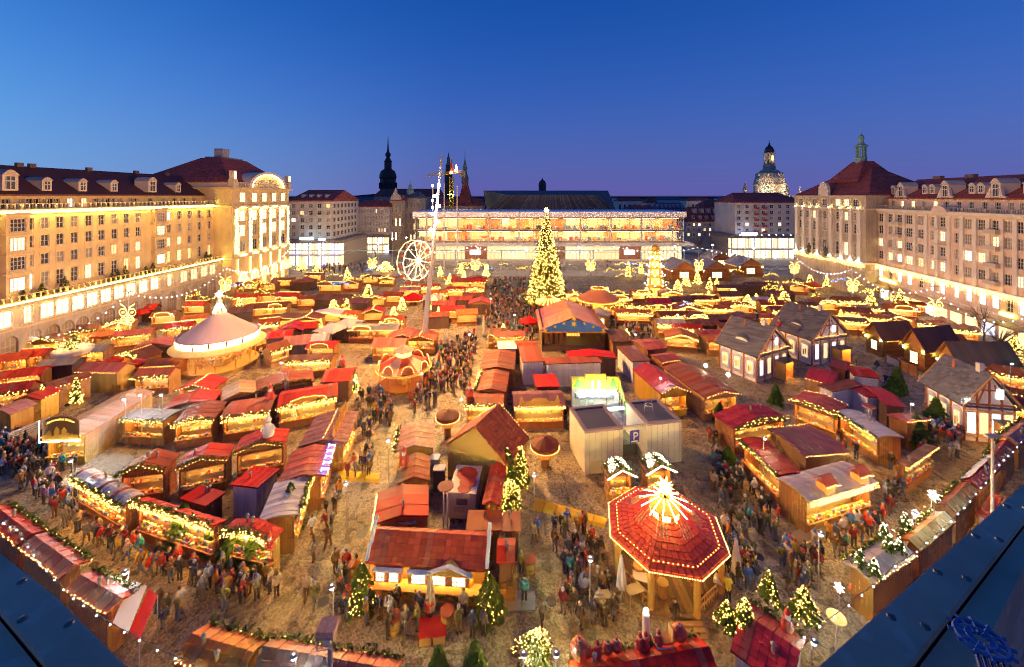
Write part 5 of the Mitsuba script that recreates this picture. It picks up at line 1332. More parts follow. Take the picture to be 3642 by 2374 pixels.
    if any(abs(u - m[0]) < 12 and abs(v - m[1]) < 6 for m in MID): continue
    MID.append((u, v))
    kd = random.choice(('gable', 'gable', 'bend', 'curve'))
    opt = o + ('gL' if 'E' in o and 'g' not in o and random.random() < .6 else '') + ('s' if random.random() < .12 and 'l' in o else '') + ('r' if random.random() < .25 and 'l' in o else '')
    lab = f"{WORD.get(c, c)} {dict(gable='gabled', bend='low gabled', curve='round roofed')[kd]} stall {'with strings of golden lights' if 'E' in o else 'with lit front' if 'l' in o else 'with dark walls'} by {near_to(u, v)}"
    st('market_stall', (f, w, d), 2.5, kd, random.uniform(.5, 1.0), jit(C[c], .1), opt, lab, group='market stalls across the square', power=15)


# ------------------------------------------------------------------ rides, houses and the other single things
GOLDC, CREAM = (.66, .42, .10), (.7, .6, .42)


def ring(c, r, z, n=48, a0=0, a1=2 * math.pi):
    return [(c[0] + r * math.cos(t), c[1] + r * math.sin(t), z) for t in np.linspace(a0, a1, n)]


def star(key, c, r, col, power, weight, n=14, part='star'):
    """A many-pointed star lantern."""
    g = np.random.default_rng(n)
    m = MB()
    for i in range(n):
        z = 1 - 2 * (i + .5) / n
        t = i * 2.39996
        d = np.array([math.sqrt(1 - z * z) * math.cos(t), math.sqrt(1 - z * z) * math.sin(t), z])
        a = np.cross(d, [.3, .5, .81]); a /= np.linalg.norm(a)
        b = np.cross(d, a)
        q = [np.array(c) + d * r * .3 + (a * math.cos(k) + b * math.sin(k)) * r * .2 for k in (0, 2.1, 4.2)]
        tip = np.array(c) + d * r
        for k in range(3): m.tri(q[k], q[(k + 1) % 3], tip, (.9, .8, .5))
    m.ball(c, r * .36, (.9, .8, .5), 8)
    put(key, m, 'bulb', (col, power, weight), part=part)


# --- the big carousel with the pale cone roof
b = 'cone_roof_carousel'
tag(b, 'big round carousel with pale cone roof, dazzling white rim and golden skirt', 'carousel')
cy = 65.5; cx = (780 - CX) / F * cy; c = (cx, cy, 0)
put(b, MB().lathe([(0, .55), (5.4, .55), (5.4, 0)], (.4, .24, .08), c, 40), part='platform')
m = MB()
for i in range(12):
    t = i * math.pi / 6; m.tube([(cx + 4.9 * math.cos(t), cy + 4.9 * math.sin(t), .55), (cx + 4.9 * math.cos(t), cy + 4.9 * math.sin(t), 3.5)], .09, GOLDC, 6)
put(b, m, 'vcm', part='post')
put(b, MB().lathe([(1.9, .55), (1.9, 3.5)], (.62, .40, .12), c, 16, flat=True), part='drum')
k = pnum(b + '__drum_light'); put(k, MB().lathe([(1.95, 2.7), (1.95, 3.1)], (.9, .7, .3), c, 24), 'bulb', (GOLD, 22, 2))
for i in range(20):                                                 # horses, two abreast
    t, r = i * math.pi / 10, 3.0 + 1.05 * (i % 2)
    f = Fr((cx + r * math.cos(t), cy + r * math.sin(t)), ang=t + math.pi / 2, z=.75 + .25 * (i % 3))
    col = ((.62, .56, .44), (.5, .32, .12), (.66, .44, .14), (.4, .2, .1))[i % 4]
    mm = MB(f).tube([(-.5, 0, .95), (-.25, 0, 1.02), (.15, 0, 1.0), (.5, 0, 1.05)], [.16, .21, .2, .19], col, 8).tube([(.45, 0, 1.1), (.68, 0, 1.45), (.74, 0, 1.6)], [.17, .12, .1], col, 7).tube([(.72, 0, 1.62), (1.0, 0, 1.42)], [.11, .06], col, 6)
    for x, d in ((.4, .25), (.4, -.1), (-.42, .2), (-.42, -.25)): mm.tube([(x, .1 if d > 0 else -.1, .9), (x + d * .6, .1 if d > 0 else -.1, .55), (x + d, .1 if d > 0 else -.1, .28)], [.09, .06, .04], col, 5)
    mm.tube([(-.55, 0, 1.0), (-.8, 0, .8), (-.85, 0, .5)], [.06, .07, .03], sh(col, .5), 5)
    mm.box(-.12, .2, -.2, .2, 1.18, 1.26, (.5, .05, .04))
    kh = put(b, mm, smooth=False, part='horse')
    put(kh, MB(f).tube([(.05, 0, .1), (.05, 0, 2.7)], .035, GOLDC, 5), 'vcm', part='pole')
for i in range(8):
    put(b, MB().tube(ring(c, 4.7, 3.42, 6, i * math.pi / 4 + .1, i * math.pi / 4 + .52), .1, (.9, .8, .5), 5), 'bulb', ((1, .6, .16), 26, .8), part='tube_light')
put(b, MB().lathe([(6.4, 3.45), (6.45, 3.62), (5.6, 4.15), (5.5, 4.15)], (.62, .42, .16), c, 48, flat=True), part='skirt')
for i in range(16):
    a0, a1 = i * math.pi / 8 + .02, (i + 1) * math.pi / 8 - .02
    v = [p for t in np.linspace(a0, a1, 5) for p in ((cx + 5.5 * math.cos(t), cy + 5.5 * math.sin(t), 4.16), (cx + 5.62 * math.cos(t), cy + 5.62 * math.sin(t), 5.12))]
    kk = pnum(b + '__rim_panel'); put(kk, MB().raw(v, [x for j in range(4) for x in ([2 * j, 2 * j + 2, 2 * j + 3], [2 * j, 2 * j + 3, 2 * j + 1])], (.8, .7, .5)), 'bulb', ((1, .72, .32), 4.2, 1.2))
    put(kk, MB().tube(ring(c, 5.66, 4.62, 4, a0, a1), .03, (.45, .3, .12), 4), part='moulding')
put(b, MB().lathe([(5.62, 5.12), (5.3, 5.0), (.75, 8.35), (.7, 8.35)], (.55, .36, .35), c, 32, flat=True), part='cone_roof')
put(b, MB().lathe([(.95, 8.3), (.95, 8.42), (.8, 8.5)], (.6, .4, .12), c, 16), part='crown')
for i in range(8):
    t = i * math.pi / 4; put(b, MB().tube([(cx + .9 * math.cos(t), cy + .9 * math.sin(t), 8.45), (cx + .35 * math.cos(t), cy + .35 * math.sin(t), 9.7)], .07, (.9, .8, .5), 5), 'bulb', (WHITE, 14, .3), part='crown_light')
put(b, MB().ball((cx, cy, 10.15), .42, (.7, .68, .66), 12).ball((cx, cy, 10.75), .3, (.7, .68, .66), 10), part='snowman_finial')
star(b, (cx, cy, 11.3), .75, (1, .6, .5), 8, .4, 12)

# --- the small carousel with painted red roof panels
b = 'painted_carousel'
tag(b, 'small octagonal carousel with red painted roof panels and bulb lit arches', 'carousel')
cy = 58.5; cx = (1437 - CX) / F * cy; c = (cx, cy, 0); R = 3.75
put(b, MB().lathe([(0, .4), (3.5, .4), (3.5, 0)], (.42, .18, .06), c, 8, flat=True), part='platform')
put(b, MB().lathe([(1.0, .4), (1.0, 2.7)], (.6, .34, .1), c, 8, flat=True), part='drum')
k = pnum(b + '__drum_light'); put(k, MB().lathe([(1.1, 2.2), (1.1, 2.6)], (.9, .7, .3), c, 12), 'bulb', (GOLD, 14, 1.5))
m = MB()
for i in range(8):
    t = i * math.pi / 4 + .39; m.tube([(cx + 3.3 * math.cos(t), cy + 3.3 * math.sin(t), .4), (cx + 3.3 * math.cos(t), cy + 3.3 * math.sin(t), 2.7)], .08, (.5, .2, .05), 6)
put(b, m, part='post')
for i in range(8):
    t0, t1 = i * math.pi / 4, (i + 1) * math.pi / 4
    p = lambda r, t, z: (cx + r * math.cos(t), cy + r * math.sin(t), z)
    col = ((.55, .05, .03), (.6, .3, .2))[i % 2]
    kk = put(b, MB().hexa([p(R, t0, 2.72), p(R, t1, 2.72), p(1.1, t1, 4.0), p(1.1, t0, 4.0)], [p(R, t0, 2.8), p(R, t1, 2.8), p(1.1, t1, 4.1), p(1.1, t0, 4.1)], col), part='roof_panel')
    tm = (t0 + t1) / 2
    A = [(cx + (3.35 - .15 * math.sin(q)) * math.cos(tm) - .85 * math.cos(q) * math.sin(tm), cy + (3.35 - .15 * math.sin(q)) * math.sin(tm) + .85 * math.cos(q) * math.cos(tm), 2.85 + 1.0 * math.sin(q)) for q in np.linspace(0, math.pi, 11)]
    put(kk, MB().prism(A, (.1 * math.cos(tm), .1 * math.sin(tm), 0), (.3, .06, .03)), part='arch_board')
    put(kk, MB().octs(along(A, .24) + np.array([.16 * math.cos(tm), .16 * math.sin(tm), .05]), .06, (.9, .8, .5)), 'bulb', (WARM, 6, .2), part='arch_light')
put(b, MB().tube(ring(c, R + .05, 2.76, 33), .09, (.6, .34, .1), 6), part='rim')
put(b, MB().octs(along(ring(c, R + .12, 2.6, 33), .28), .05, (.9, .8, .5)), 'bulb', (GOLD, 6, .6), part='rim_light')
put(b, MB().lathe([(1.1, 4.1), (1.1, 5.0)], (.62, .42, .12), c, 8, flat=True), part='lantern')
k = pnum(b + '__lantern_light'); put(k, MB().lathe([(1.13, 4.3), (1.13, 4.8)], (.9, .7, .3), c, 8, flat=True), 'bulb', ((1, .55, .1), 2.2, .4))
put(b, MB().lathe([(1.5, 4.98), (0, 5.8)], (.40, .19, .16), c, 8, flat=True), part='cap_roof')

# --- the octagonal pavilion with a star in front
b = 'octagon_pavilion'
tag(b, 'octagonal wooden pavilion with red tiled roof, bulb lit rim and glowing star finial', 'pavilion')
cy = 29.6; cx = (2364 - CX) / F * cy; c = (cx, cy, 0); R = 4.15; OFF = .2
P8 = lambda r, i, z: (cx + r * math.cos(i * math.pi / 4 + OFF), cy + r * math.sin(i * math.pi / 4 + OFF), z)
put(b, MB().lathe([(0, .28), (3.9, .28), (3.9, 0)], (.17, .11, .07), c, 8, OFF, True), part='floor')
for i in range(22):
    x = -3.4 + i * .32; h = min(3.4, math.sqrt(max(.1, 3.62 ** 2 - max(abs(x), abs(x + .3)) ** 2)))
    put(b, MB().box(cx + x, cx + x + .3, cy - h, cy + h, .281, .31, jit((.12, .07, .035), .4)), part='floor_plank')
for i in range(3): put(b, MB().box(cx - 1.1, cx + .9, cy - 4.75 + .3 * i, cy - 4.45 + .3 * i, 0, .1 + .08 * i, jit((.34, .2, .09), .1)), part='step')
for a_ in (.4, 2.2, 3.6, 4.3, 5.4):
    put(b, MB().lathe([(.3, .31), (.3, 1.2), (.4, 1.25), (0, 1.26)], (.4, .22, .08), (cx + 2.5 * math.cos(a_), cy + 2.5 * math.sin(a_), 0), 8), part='bar_table')
for i in range(8):
    kk = pnum(b + '__roof_side')
    t0, n = OFF + i * math.pi / 4, 7
    base = MB().hexa([P8(R, i, 3.0), P8(R, i + 1, 3.0), P8(1.0, i + 1, 3.95), P8(1.0, i, 3.95)], [P8(R, i, 3.06), P8(R, i + 1, 3.06), P8(1.0, i + 1, 4.0), P8(1.0, i, 4.0)], (.3, .03, .02))
    put(kk, base)
    for q in range(n):                                              # rows of tiles
        r0, r1 = R - (R - 1.0) * q / n - .04, R - (R - 1.0) * (q + 1) / n
        z0, z1 = 3.1 + .94 * q / n, 3.1 + .94 * (q + 1) / n
        row = MB()
        lerp = lambda r, t, z: tuple(np.array(P8(r, i, z)) * (1 - t) + np.array(P8(r, i + 1, z)) * t)
        cols_ = max(2, int(r0 * 1.9))
        for w in range(cols_):
            a0, a1 = w / cols_ + .012, (w + 1) / cols_ - .012
            row.hexa([lerp(r0, a0, z0 - .03), lerp(r0, a1, z0 - .03), lerp(r1, a1, z1 - .05), lerp(r1, a0, z1 - .05)], [lerp(r0, a0, z0 + .05), lerp(r0, a1, z0 + .05), lerp(r1, a1, z1), lerp(r1, a0, z1)], jit((.52, .05, .03), .13))
        kt = put(kk, row, 'vcg', part='tile'); labels[kt] = {'label': 'row of red roof tiles', 'kind': 'stuff'}
    put(b, MB().octs(along([P8(R + .07, i, 3.02), P8(R + .07, i + 1, 3.02)], .15), .05, (.9, .8, .5)), 'bulb', (WARM, 6, .5), part='rim_light')
    put(b, MB().octs(along([P8(R - .55, i, 3.32), P8(R - .55, i + 1, 3.32)], .3), .05, (.9, .8, .5)), 'bulb', ((1, .45, .06), 6, .3), part='inner_light')
    pp = MB().tube([P8(3.65, i, .28), P8(3.65, i, 3.0)], .23, (.55, .28, .07), 8)
    for d in (-1, 1):
        e = np.array(P8(3.65, i + d, 2.9)) - np.array(P8(3.65, i, 2.9)); e = e / np.linalg.norm(e)
        pp.tube([P8(3.65, i, 1.9), tuple(np.array(P8(3.65, i, 2.95)) + e * .9)], .09, (.42, .21, .06), 6)
    put(b, pp, part='post')
    if i not in (1, 5):
        mm = MB(); a, d = np.array(P8(3.65, i, 0)), np.array(P8(3.65, i + 1, 0))
        for z in (.6, 1.05): mm.tube([tuple(a + [0, 0, z]), tuple(d + [0, 0, z])], .06, (.42, .22, .07), 5)
        for t in np.linspace(.1, .9, 9): mm.tube([tuple(a * (1 - t) + d * t + [0, 0, .3]), tuple(a * (1 - t) + d * t + [0, 0, 1.05])], .035, (.45, .24, .08), 4)
        put(b, mm, part='railing')
k = pnum(b + '__ceiling_light'); put(k, MB().lathe([(2.2, 2.9), (1.9, 2.9)], (.9, .7, .4), c, 16), 'bulb', (WARM, 6, 2)); scene[k]['flip_normals'] = True
put(b, MB().lathe([(1.05, 3.95), (1.05, 4.7)], (.5, .26, .06), c, 8, OFF, True), part='lantern')
for i in range(8):
    kk = pnum(b + '__lantern_window'); A, B_ = np.array(P8(1.08, i, 0)), np.array(P8(1.08, i + 1, 0))
    put(kk, MB().quad(*(tuple(x) for x in (A * .8 + B_ * .2 + [0, 0, 4.15], A * .2 + B_ * .8 + [0, 0, 4.15], A * .2 + B_ * .8 + [0, 0, 4.55], A * .8 + B_ * .2 + [0, 0, 4.55])), (.9, .7, .3)), 'bulb', ((1, .62, .12), 5, .3))
put(b, MB().lathe([(1.15, 4.7), (.3, 5.2), (.16, 5.25)], (.42, .2, .05), c, 8, OFF, True), part='cap')
for i in range(12):                                                 # rods of light and blades fanning out from the top
    t = i * math.pi / 6 + .1
    put(b, MB().tube([(cx + .4 * math.cos(t), cy + .4 * math.sin(t), 5.3), (cx + 1.75 * math.cos(t), cy + 1.75 * math.sin(t), 4.72)], .045, (.9, .8, .5), 5), 'bulb', ((1, .6, .2), 9, .4), part='light_rod')
for i in range(8):
    t = i * math.pi / 4 + .35
    m = MB().tube([(cx + 1.15 * math.cos(t), cy + 1.15 * math.sin(t), 4.9), (cx + 2.35 * math.cos(t), cy + 2.35 * math.sin(t), 4.15)], .03, (.5, .3, .1), 4)
    for w in (-.3, -.1, .1, .3):
        m.tube([(cx + 1.75 * math.cos(t) - w * math.sin(t), cy + 1.75 * math.sin(t) + w * math.cos(t), 4.62), (cx + 2.4 * math.cos(t) - w * 1.2 * math.sin(t), cy + 2.4 * math.sin(t) + w * 1.2 * math.cos(t), 4.1)], .035, (.55, .36, .16), 4)
    put(b, m, part='blade')
star(b, (cx, cy, 6.0), .72, (1, .52, .1), 5, 2.5, 22)
FOOT.append((Fr((cx - 3.9, cy - 3.9), ang=0), 7.8, 7.8))

# --- ferris wheel
b = 'ferris_wheel'
tag(b, 'white outlined ferris wheel with light tubes along rims and spokes', 'ferris wheel')
c = np.array(atd(1476, 926, 125.0)); R = 6.1
ax = np.array([-.85, .52, 0]); ax /= np.linalg.norm(ax); up_ = np.array([0, 0, 1.0]); sd = np.cross(ax, up_)
for q in (-1.3, 1.3):
    o = c + ax * q
    pt = lambda r, t: tuple(o + sd * r * math.cos(t) + up_ * r * math.sin(t))
    put(b, MB().tube([pt(R, t) for t in np.linspace(0, 2 * math.pi, 13)], .15, (.9, .85, .7), 5), 'bulb', ((1, .58, .2), 3 if q < 0 else 1.6, 1), part='rim_light')
    if q < 0:
        for i in range(12):
            t = i * math.pi / 6 + .26
            put(b, MB().tube([pt(.5, t), pt(R - .2, t)], .11, (.9, .85, .7), 5), 'bulb', ((1, .6, .22), 2.6, .3), part='spoke_light')
    mm = MB()
    for s in (-1, 1): mm.tube([tuple(o), tuple(o + sd * s * 3.2 - up_ * o[2])], .16, (.62, .6, .58), 6)
    put(b, mm, part='support')
star(b, c - ax * 1.6, 1.0, (1, .7, .35), 14, .4, 16, 'hub_light')
for i in range(12):
    t = i * math.pi / 6
    p = c + sd * R * math.cos(t) + up_ * (R * math.sin(t) - .9)
    kk = put(b, MB().lathe([(.25, -.5), (.75, -.4), (.8, .15)], (.5, .12, .08), p, 10), part='gondola')
    put(kk, MB().lathe([(.95, 1.0), (.1, 1.35)], (.6, .55, .5), p, 10).tube([tuple(p + [0, 0, .1]), tuple(p + [0, 0, 1.2])], .05, (.5, .5, .5), 4), part='canopy')

# --- the great christmas tree
b = 'great_christmas_tree'
tag(b, 'very tall christmas tree covered with golden lights in the middle of the square', 'christmas tree')
y = 101.0; x = (1944 - CX) / F * y
put(b, MB().tube([(x, y, 0), (x, y, 22.5)], [.45, .08], (.12, .07, .04), 8), part='trunk')
m = MB(); g = np.random.default_rng(5); n = 11000
t = 1 - np.sqrt(g.random(n)); lay = np.floor(t * 26) / 26
rad = (4.7 * (1 - t) ** .92 + .12) * (.35 + .65 * np.sqrt(g.random(n))) * (1 + .16 * np.sin(t * 160)) * (.9 + .2 * np.sin(g.random(n) * 6))
a = g.random(n) * 2 * math.pi
rad *= 1 + .12 * np.sin(a * 7 + lay * 60)
cc = np.stack([x + rad * np.cos(a), y + rad * np.sin(a), .9 + 22.4 * t - rad * .1], 1)
d = np.stack([np.cos(a), np.sin(a), -.4 + .1 * a * 0], 1); s = np.stack([-np.sin(a), np.cos(a), g.normal(0, .5, n)], 1)
Ln = .55 * (.5 + g.random(n)) * (.5 + .6 * (1 - t))
v = np.stack([cc - d * Ln[:, None] * .6, cc + d * Ln[:, None] * .7 + s * Ln[:, None] * .35, cc + d * Ln[:, None] * .7 - s * Ln[:, None] * .35], 1).reshape(-1, 3)
m.raw(v, np.arange(3 * n).reshape(-1, 3), np.repeat((.5 + g.random(n))[:, None] * np.array([.055, .075, .016]), 3, 0))
put(b, m, 'leaf', part='foliage')
n = 2100
t = 1 - np.sqrt(g.random(n)); a = g.random(n) * 2 * math.pi
rad = (4.75 * (1 - t) ** .92 + .1) * (.9 + .16 * g.random(n)) * (1 + .1 * np.sin(t * 160))
pts = np.stack([x + rad * np.cos(a), y + rad * np.sin(a), .7 + 22.5 * t], 1)
kk = put(b, MB().octs(pts, .075 + .07 * g.random(n), (.9, .7, .3)), 'bulb', ((1, .52, .09), 6, 14), part='golden_light')
labels[kk] = {'label': 'countless golden fairy lights all over the tree', 'kind': 'stuff'}
star(b, (x, y, 23.6), .8, (1, .42, .1), 9, .6, 16)
for i in range(18):                                                 # the ring of light strips under the tree
    tt = i * math.pi / 9
    put(b, MB().tube([(x + 1.2 * math.cos(tt), y - 6 + 1.2 * math.sin(tt), 3.4), (x + 3.1 * math.cos(tt), y - 6 + 3.1 * math.sin(tt), 2.4)], .1, (.9, .7, .3), 4), 'bulb', (GOLD, 8, .2), part='canopy_light')
put(b, MB().lathe([(3.2, 2.2), (0, 3.9)], (.5, .12, .06), (x, y - 6, 0), 16, flat=True).lathe([(2.6, 0), (2.6, 2.2)], (.4, .2, .08), (x, y - 6, 0), 12, flat=True), part='tree_hut')

# --- the candle pyramid
b = 'candle_pyramid'
tag(b, 'tall tiered wooden candle pyramid studded with round white lamps', 'candle pyramid')
y = 110.0; x = (2331 - CX) / F * y
for i, (z, r) in enumerate(((0, 2.3), (3.0, 2.0), (5.6, 1.7), (7.9, 1.4), (9.9, 1.1))):
    h = (3.0, 2.6, 2.3, 2.0, 1.7)[i]
    kk = put(b, MB().lathe([(r + .25, z + h - .25), (r + .25, z + h), (0, z + h)], (.6, .32, .06), (x, y, 0), 8, .39, True), part='tier')
    mm = MB()
    for q in range(8):
        t = q * math.pi / 4 + .39; mm.tube([(x + r * math.cos(t), y + r * math.sin(t), z), (x + r * math.cos(t), y + r * math.sin(t), z + h - .2)], .12, (.6, .34, .06), 5)
    put(kk, mm, part='post')
    k2 = pnum(kk + '__core_light'); put(k2, MB().lathe([(r * .55, z + .2), (r * .55, z + h - .3)], (.7, .5, .2), (x, y, 0), 10), 'bulb', ((1, .5, .05), 1.6, .4))
    put(kk, MB().octs([(x + (r + .45) * math.cos(q * math.pi / 4 + .39), y + (r + .45) * math.sin(q * math.pi / 4 + .39), z + h + .35) for q in range(8)] + [(x + (r + .1) * math.cos(q * math.pi / 4), y + (r + .1) * math.sin(q * math.pi / 4), z + h * .5) for q in range(8)], .2, (.9, .85, .7)), 'bulb', ((1, .76, .4), 20, .5), part='lamp')
put(b, MB().lathe([(.9, 11.6), (1.2, 12.0), (.9, 13.4), (.2, 14.0)], (.66, .36, .06), (x, y, 0), 10).tube([(x, y, 14.0), (x, y, 15.6)], .06, (.4, .2, .1), 5), part='cap')

# --- the domed carousel and its hut
b = 'brass_carousel'
tag(b, 'golden open carousel with bright canopy and bulb lined crown beside the great tree', 'carousel')
y = 93.0; x = (2128 - CX) / F * y; c = (x, y, 0)
put(b, MB().lathe([(4.4, 0), (4.4, .4), (0, .4)], (.4, .22, .08), c, 20, flat=True), part='platform')
put(b, MB().lathe([(1.2, .4), (1.2, 3.4)], (.6, .36, .1), c, 10, flat=True), part='drum')
put(b, MB().lathe([(4.6, 3.3), (4.6, 3.9), (4.3, 4.0), (.3, 6.4)], (.55, .2, .1), c, 24, flat=True), part='canopy')
put(b, MB().octs(along(ring(c, 4.7, 3.6), .35), .11, (.9, .8, .5)), 'bulb', (GOLD, 6, 1), part='rim_light')
put(b, MB().octs(along(ring(c, 1.6, 6.1), .35), .1, (.9, .8, .5)), 'bulb', (GOLD, 6, .4), part='crown_light')
k = pnum(b + '__canopy_lamp'); put(k, MB().lathe([(3.6, 3.3), (1.4, 3.3)], (.9, .8, .5), c, 20), 'bulb', (WARM, 12, 2)); scene[k]['flip_normals'] = True
put(b, MB().lathe([(2.9, 4.05), (2.5, 4.9)], (.9, .8, .5), c, 20, flat=True), 'bulb', ((1, .68, .26), 2.4, .8), part='light_panel')
m = MB()
for i in range(10):
    t = i * math.pi / 5; m.tube([(x + 4.2 * math.cos(t), y + 4.2 * math.sin(t), .4), (x + 4.2 * math.cos(t), y + 4.2 * math.sin(t), 3.3)], .1, GOLDC, 5)
put(b, m, part='post')
b = 'log_ticket_hut'
tag(b, 'round log hut with pale cone roof in front of the golden open carousel', 'hut')
y = 85.5; x = (2131 - CX) / F * y
m = MB()
for i in range(7): m.lathe([(2.0, .36 * i), (2.1, .36 * i + .18), (2.0, .36 * i + .35)], jit((.46, .24, .07)), (x, y, 0), 16, flat=True)
put(b, m, part='log_wall')
put(b, MB().lathe([(2.45, 2.5), (0, 3.9)], (.46, .36, .3), (x, y, 0), 16, flat=True), part='cone_roof')
k = pnum(b + '__window'); put(k, MB().box(x - .5, x + .5, y - 2.2, y - 2.12, 1.1, 1.9, (.9, .8, .6)), 'bulb', (WHITE, 6, .3))

# --- the stage
b = 'blue_gabled_stage'
tag(b, 'open stage with orange red roof and blue starry gable board', 'stage')
f = Fr(atd(1928, 1252, 71)[:2], atd(2152, 1252, 71)[:2]); W = f.L; D = 12.0
m = MB(f)
boards(m, 0, D, 0, 0, 4.6, (.2, .12, .06), .5, 1, 1); boards(m, 0, D, W, 0, 4.6, (.2, .12, .06), .5, 1, -1); boards(m, 0, W, D, 0, 4.6, (.10, .06, .04), .5, 0, -1)
put(b, m, part='wall')
put(b, MB(f).box(.1, W - .1, .1, D - .1, 0, .9, (.2, .12, .07)), part='stage_floor')
for s in (0, 1):
    kk = pnum(b + '__roof_side')
    xa, xb = (-.5, W / 2) if s == 0 else (W + .5, W / 2)
    put(kk, MB(f).hexa([(xa, -.5, 3.75), (xb, -.5, 6.0), (xb, D, 6.0), (xa, D, 3.75)], [(xa, -.5, 3.82), (xb, -.5, 6.08), (xb, D, 6.08), (xa, D, 3.82)], (.3, .06, .03)))
    for i in range(16):
        y0, y1 = -.5 + (D + .5) * i / 16 + .02, -.5 + (D + .5) * (i + 1) / 16 - .02
        put(kk, MB(f).hexa([(xa, y0, 3.83), (xb, y0, 6.09), (xb, y1, 6.09), (xa, y1, 3.83)], [(xa, y0, 3.9), (xb, y0, 6.16), (xb, y1, 6.16), (xa, y1, 3.9)], jit((.55, .16, .09) if i < 7 and s == 0 else (.46, .11, .09))), 'vcg', part='panel')
kk = put(b, MB(f).prism([(0, -.62, 3.65), (W, -.62, 3.65), (W, -.62, 3.95), (W * .8, -.62, 5.0), (W * .5, -.62, 5.75), (W * .2, -.62, 5.0), (0, -.62, 3.95)], (0, .1, 0), (.03, .13, .42)), part='gable_board')
put(kk, MB(f).box(-.1, W + .1, -.72, -.5, 3.45, 3.66, (.5, .17, .04)), part='fascia')
for i, (px_, z, r) in enumerate(((.04, 3.9, .45), (.2, 4.5, .3), (.34, 5.1, .3), (.5, 5.0, .55), (.66, 5.1, .3), (.8, 4.5, .3), (.96, 3.9, .45), (.5, 5.9, .5))):
    pts = [(W * px_ + r * (1 if q % 2 == 0 else .45) * math.sin(q * math.pi / 6), -.75, z + r * (1 if q % 2 == 0 else .45) * math.cos(q * math.pi / 6)) for q in range(12)]
    cen = (W * px_, -.75, z)
    s_ = MB(f)
    for q in range(12): s_.tri(cen, pts[q], pts[(q + 1) % 12], (.75, .5, .06)); s_.quad(pts[q], pts[(q + 1) % 12], tuple(np.array(pts[(q + 1) % 12]) + [0, .1, 0]), tuple(np.array(pts[q]) + [0, .1, 0]), (.6, .4, .05))
    put(kk, s_, part='star')
kk = pnum(b + '__backdrop_window'); put(kk, MB(f).prism([(W * .56 + 1.25 * math.cos(t), 5, 1.6 + max(0, 1.9 * math.sin(t))) for t in np.linspace(0, math.pi, 11)] , (0, .05, 0), (.7, .4, .1)).box(W * .56 - 1.25, W * .56 + 1.25, 5, 5.05, .3, 1.599, (.7, .4, .1)), 'bulb', ((1, .42, .05), .9, .5))
m = MB(f)
for q in np.linspace(-1.25, 1.25, 6): m.box(W * .56 + q - .05, W * .56 + q + .05, 4.9, 4.99, .3, 3.3, (.12, .06, .03))
for z in (.9, 1.6, 2.3): m.box(W * .56 - 1.25, W * .56 + 1.25, 4.91, 4.985, z, z + .08, (.12, .06, .03))
put(kk, m, part='lattice')
put(b, MB(f).lathe([(.9, 3.3), (.9, 3.6), (.2, 4.2)], (.3, .26, .24), (W * .56, 4.9, 0), 10), part='bell_hood')
for i in range(4): put(b, MB(f).box(.5 + i * .9, 1.1 + i * .9, 1.2, 1.35, .9, 3.2, (.34, .17, .05)), part='timber_prop')
FOOT.append((f, W, D))

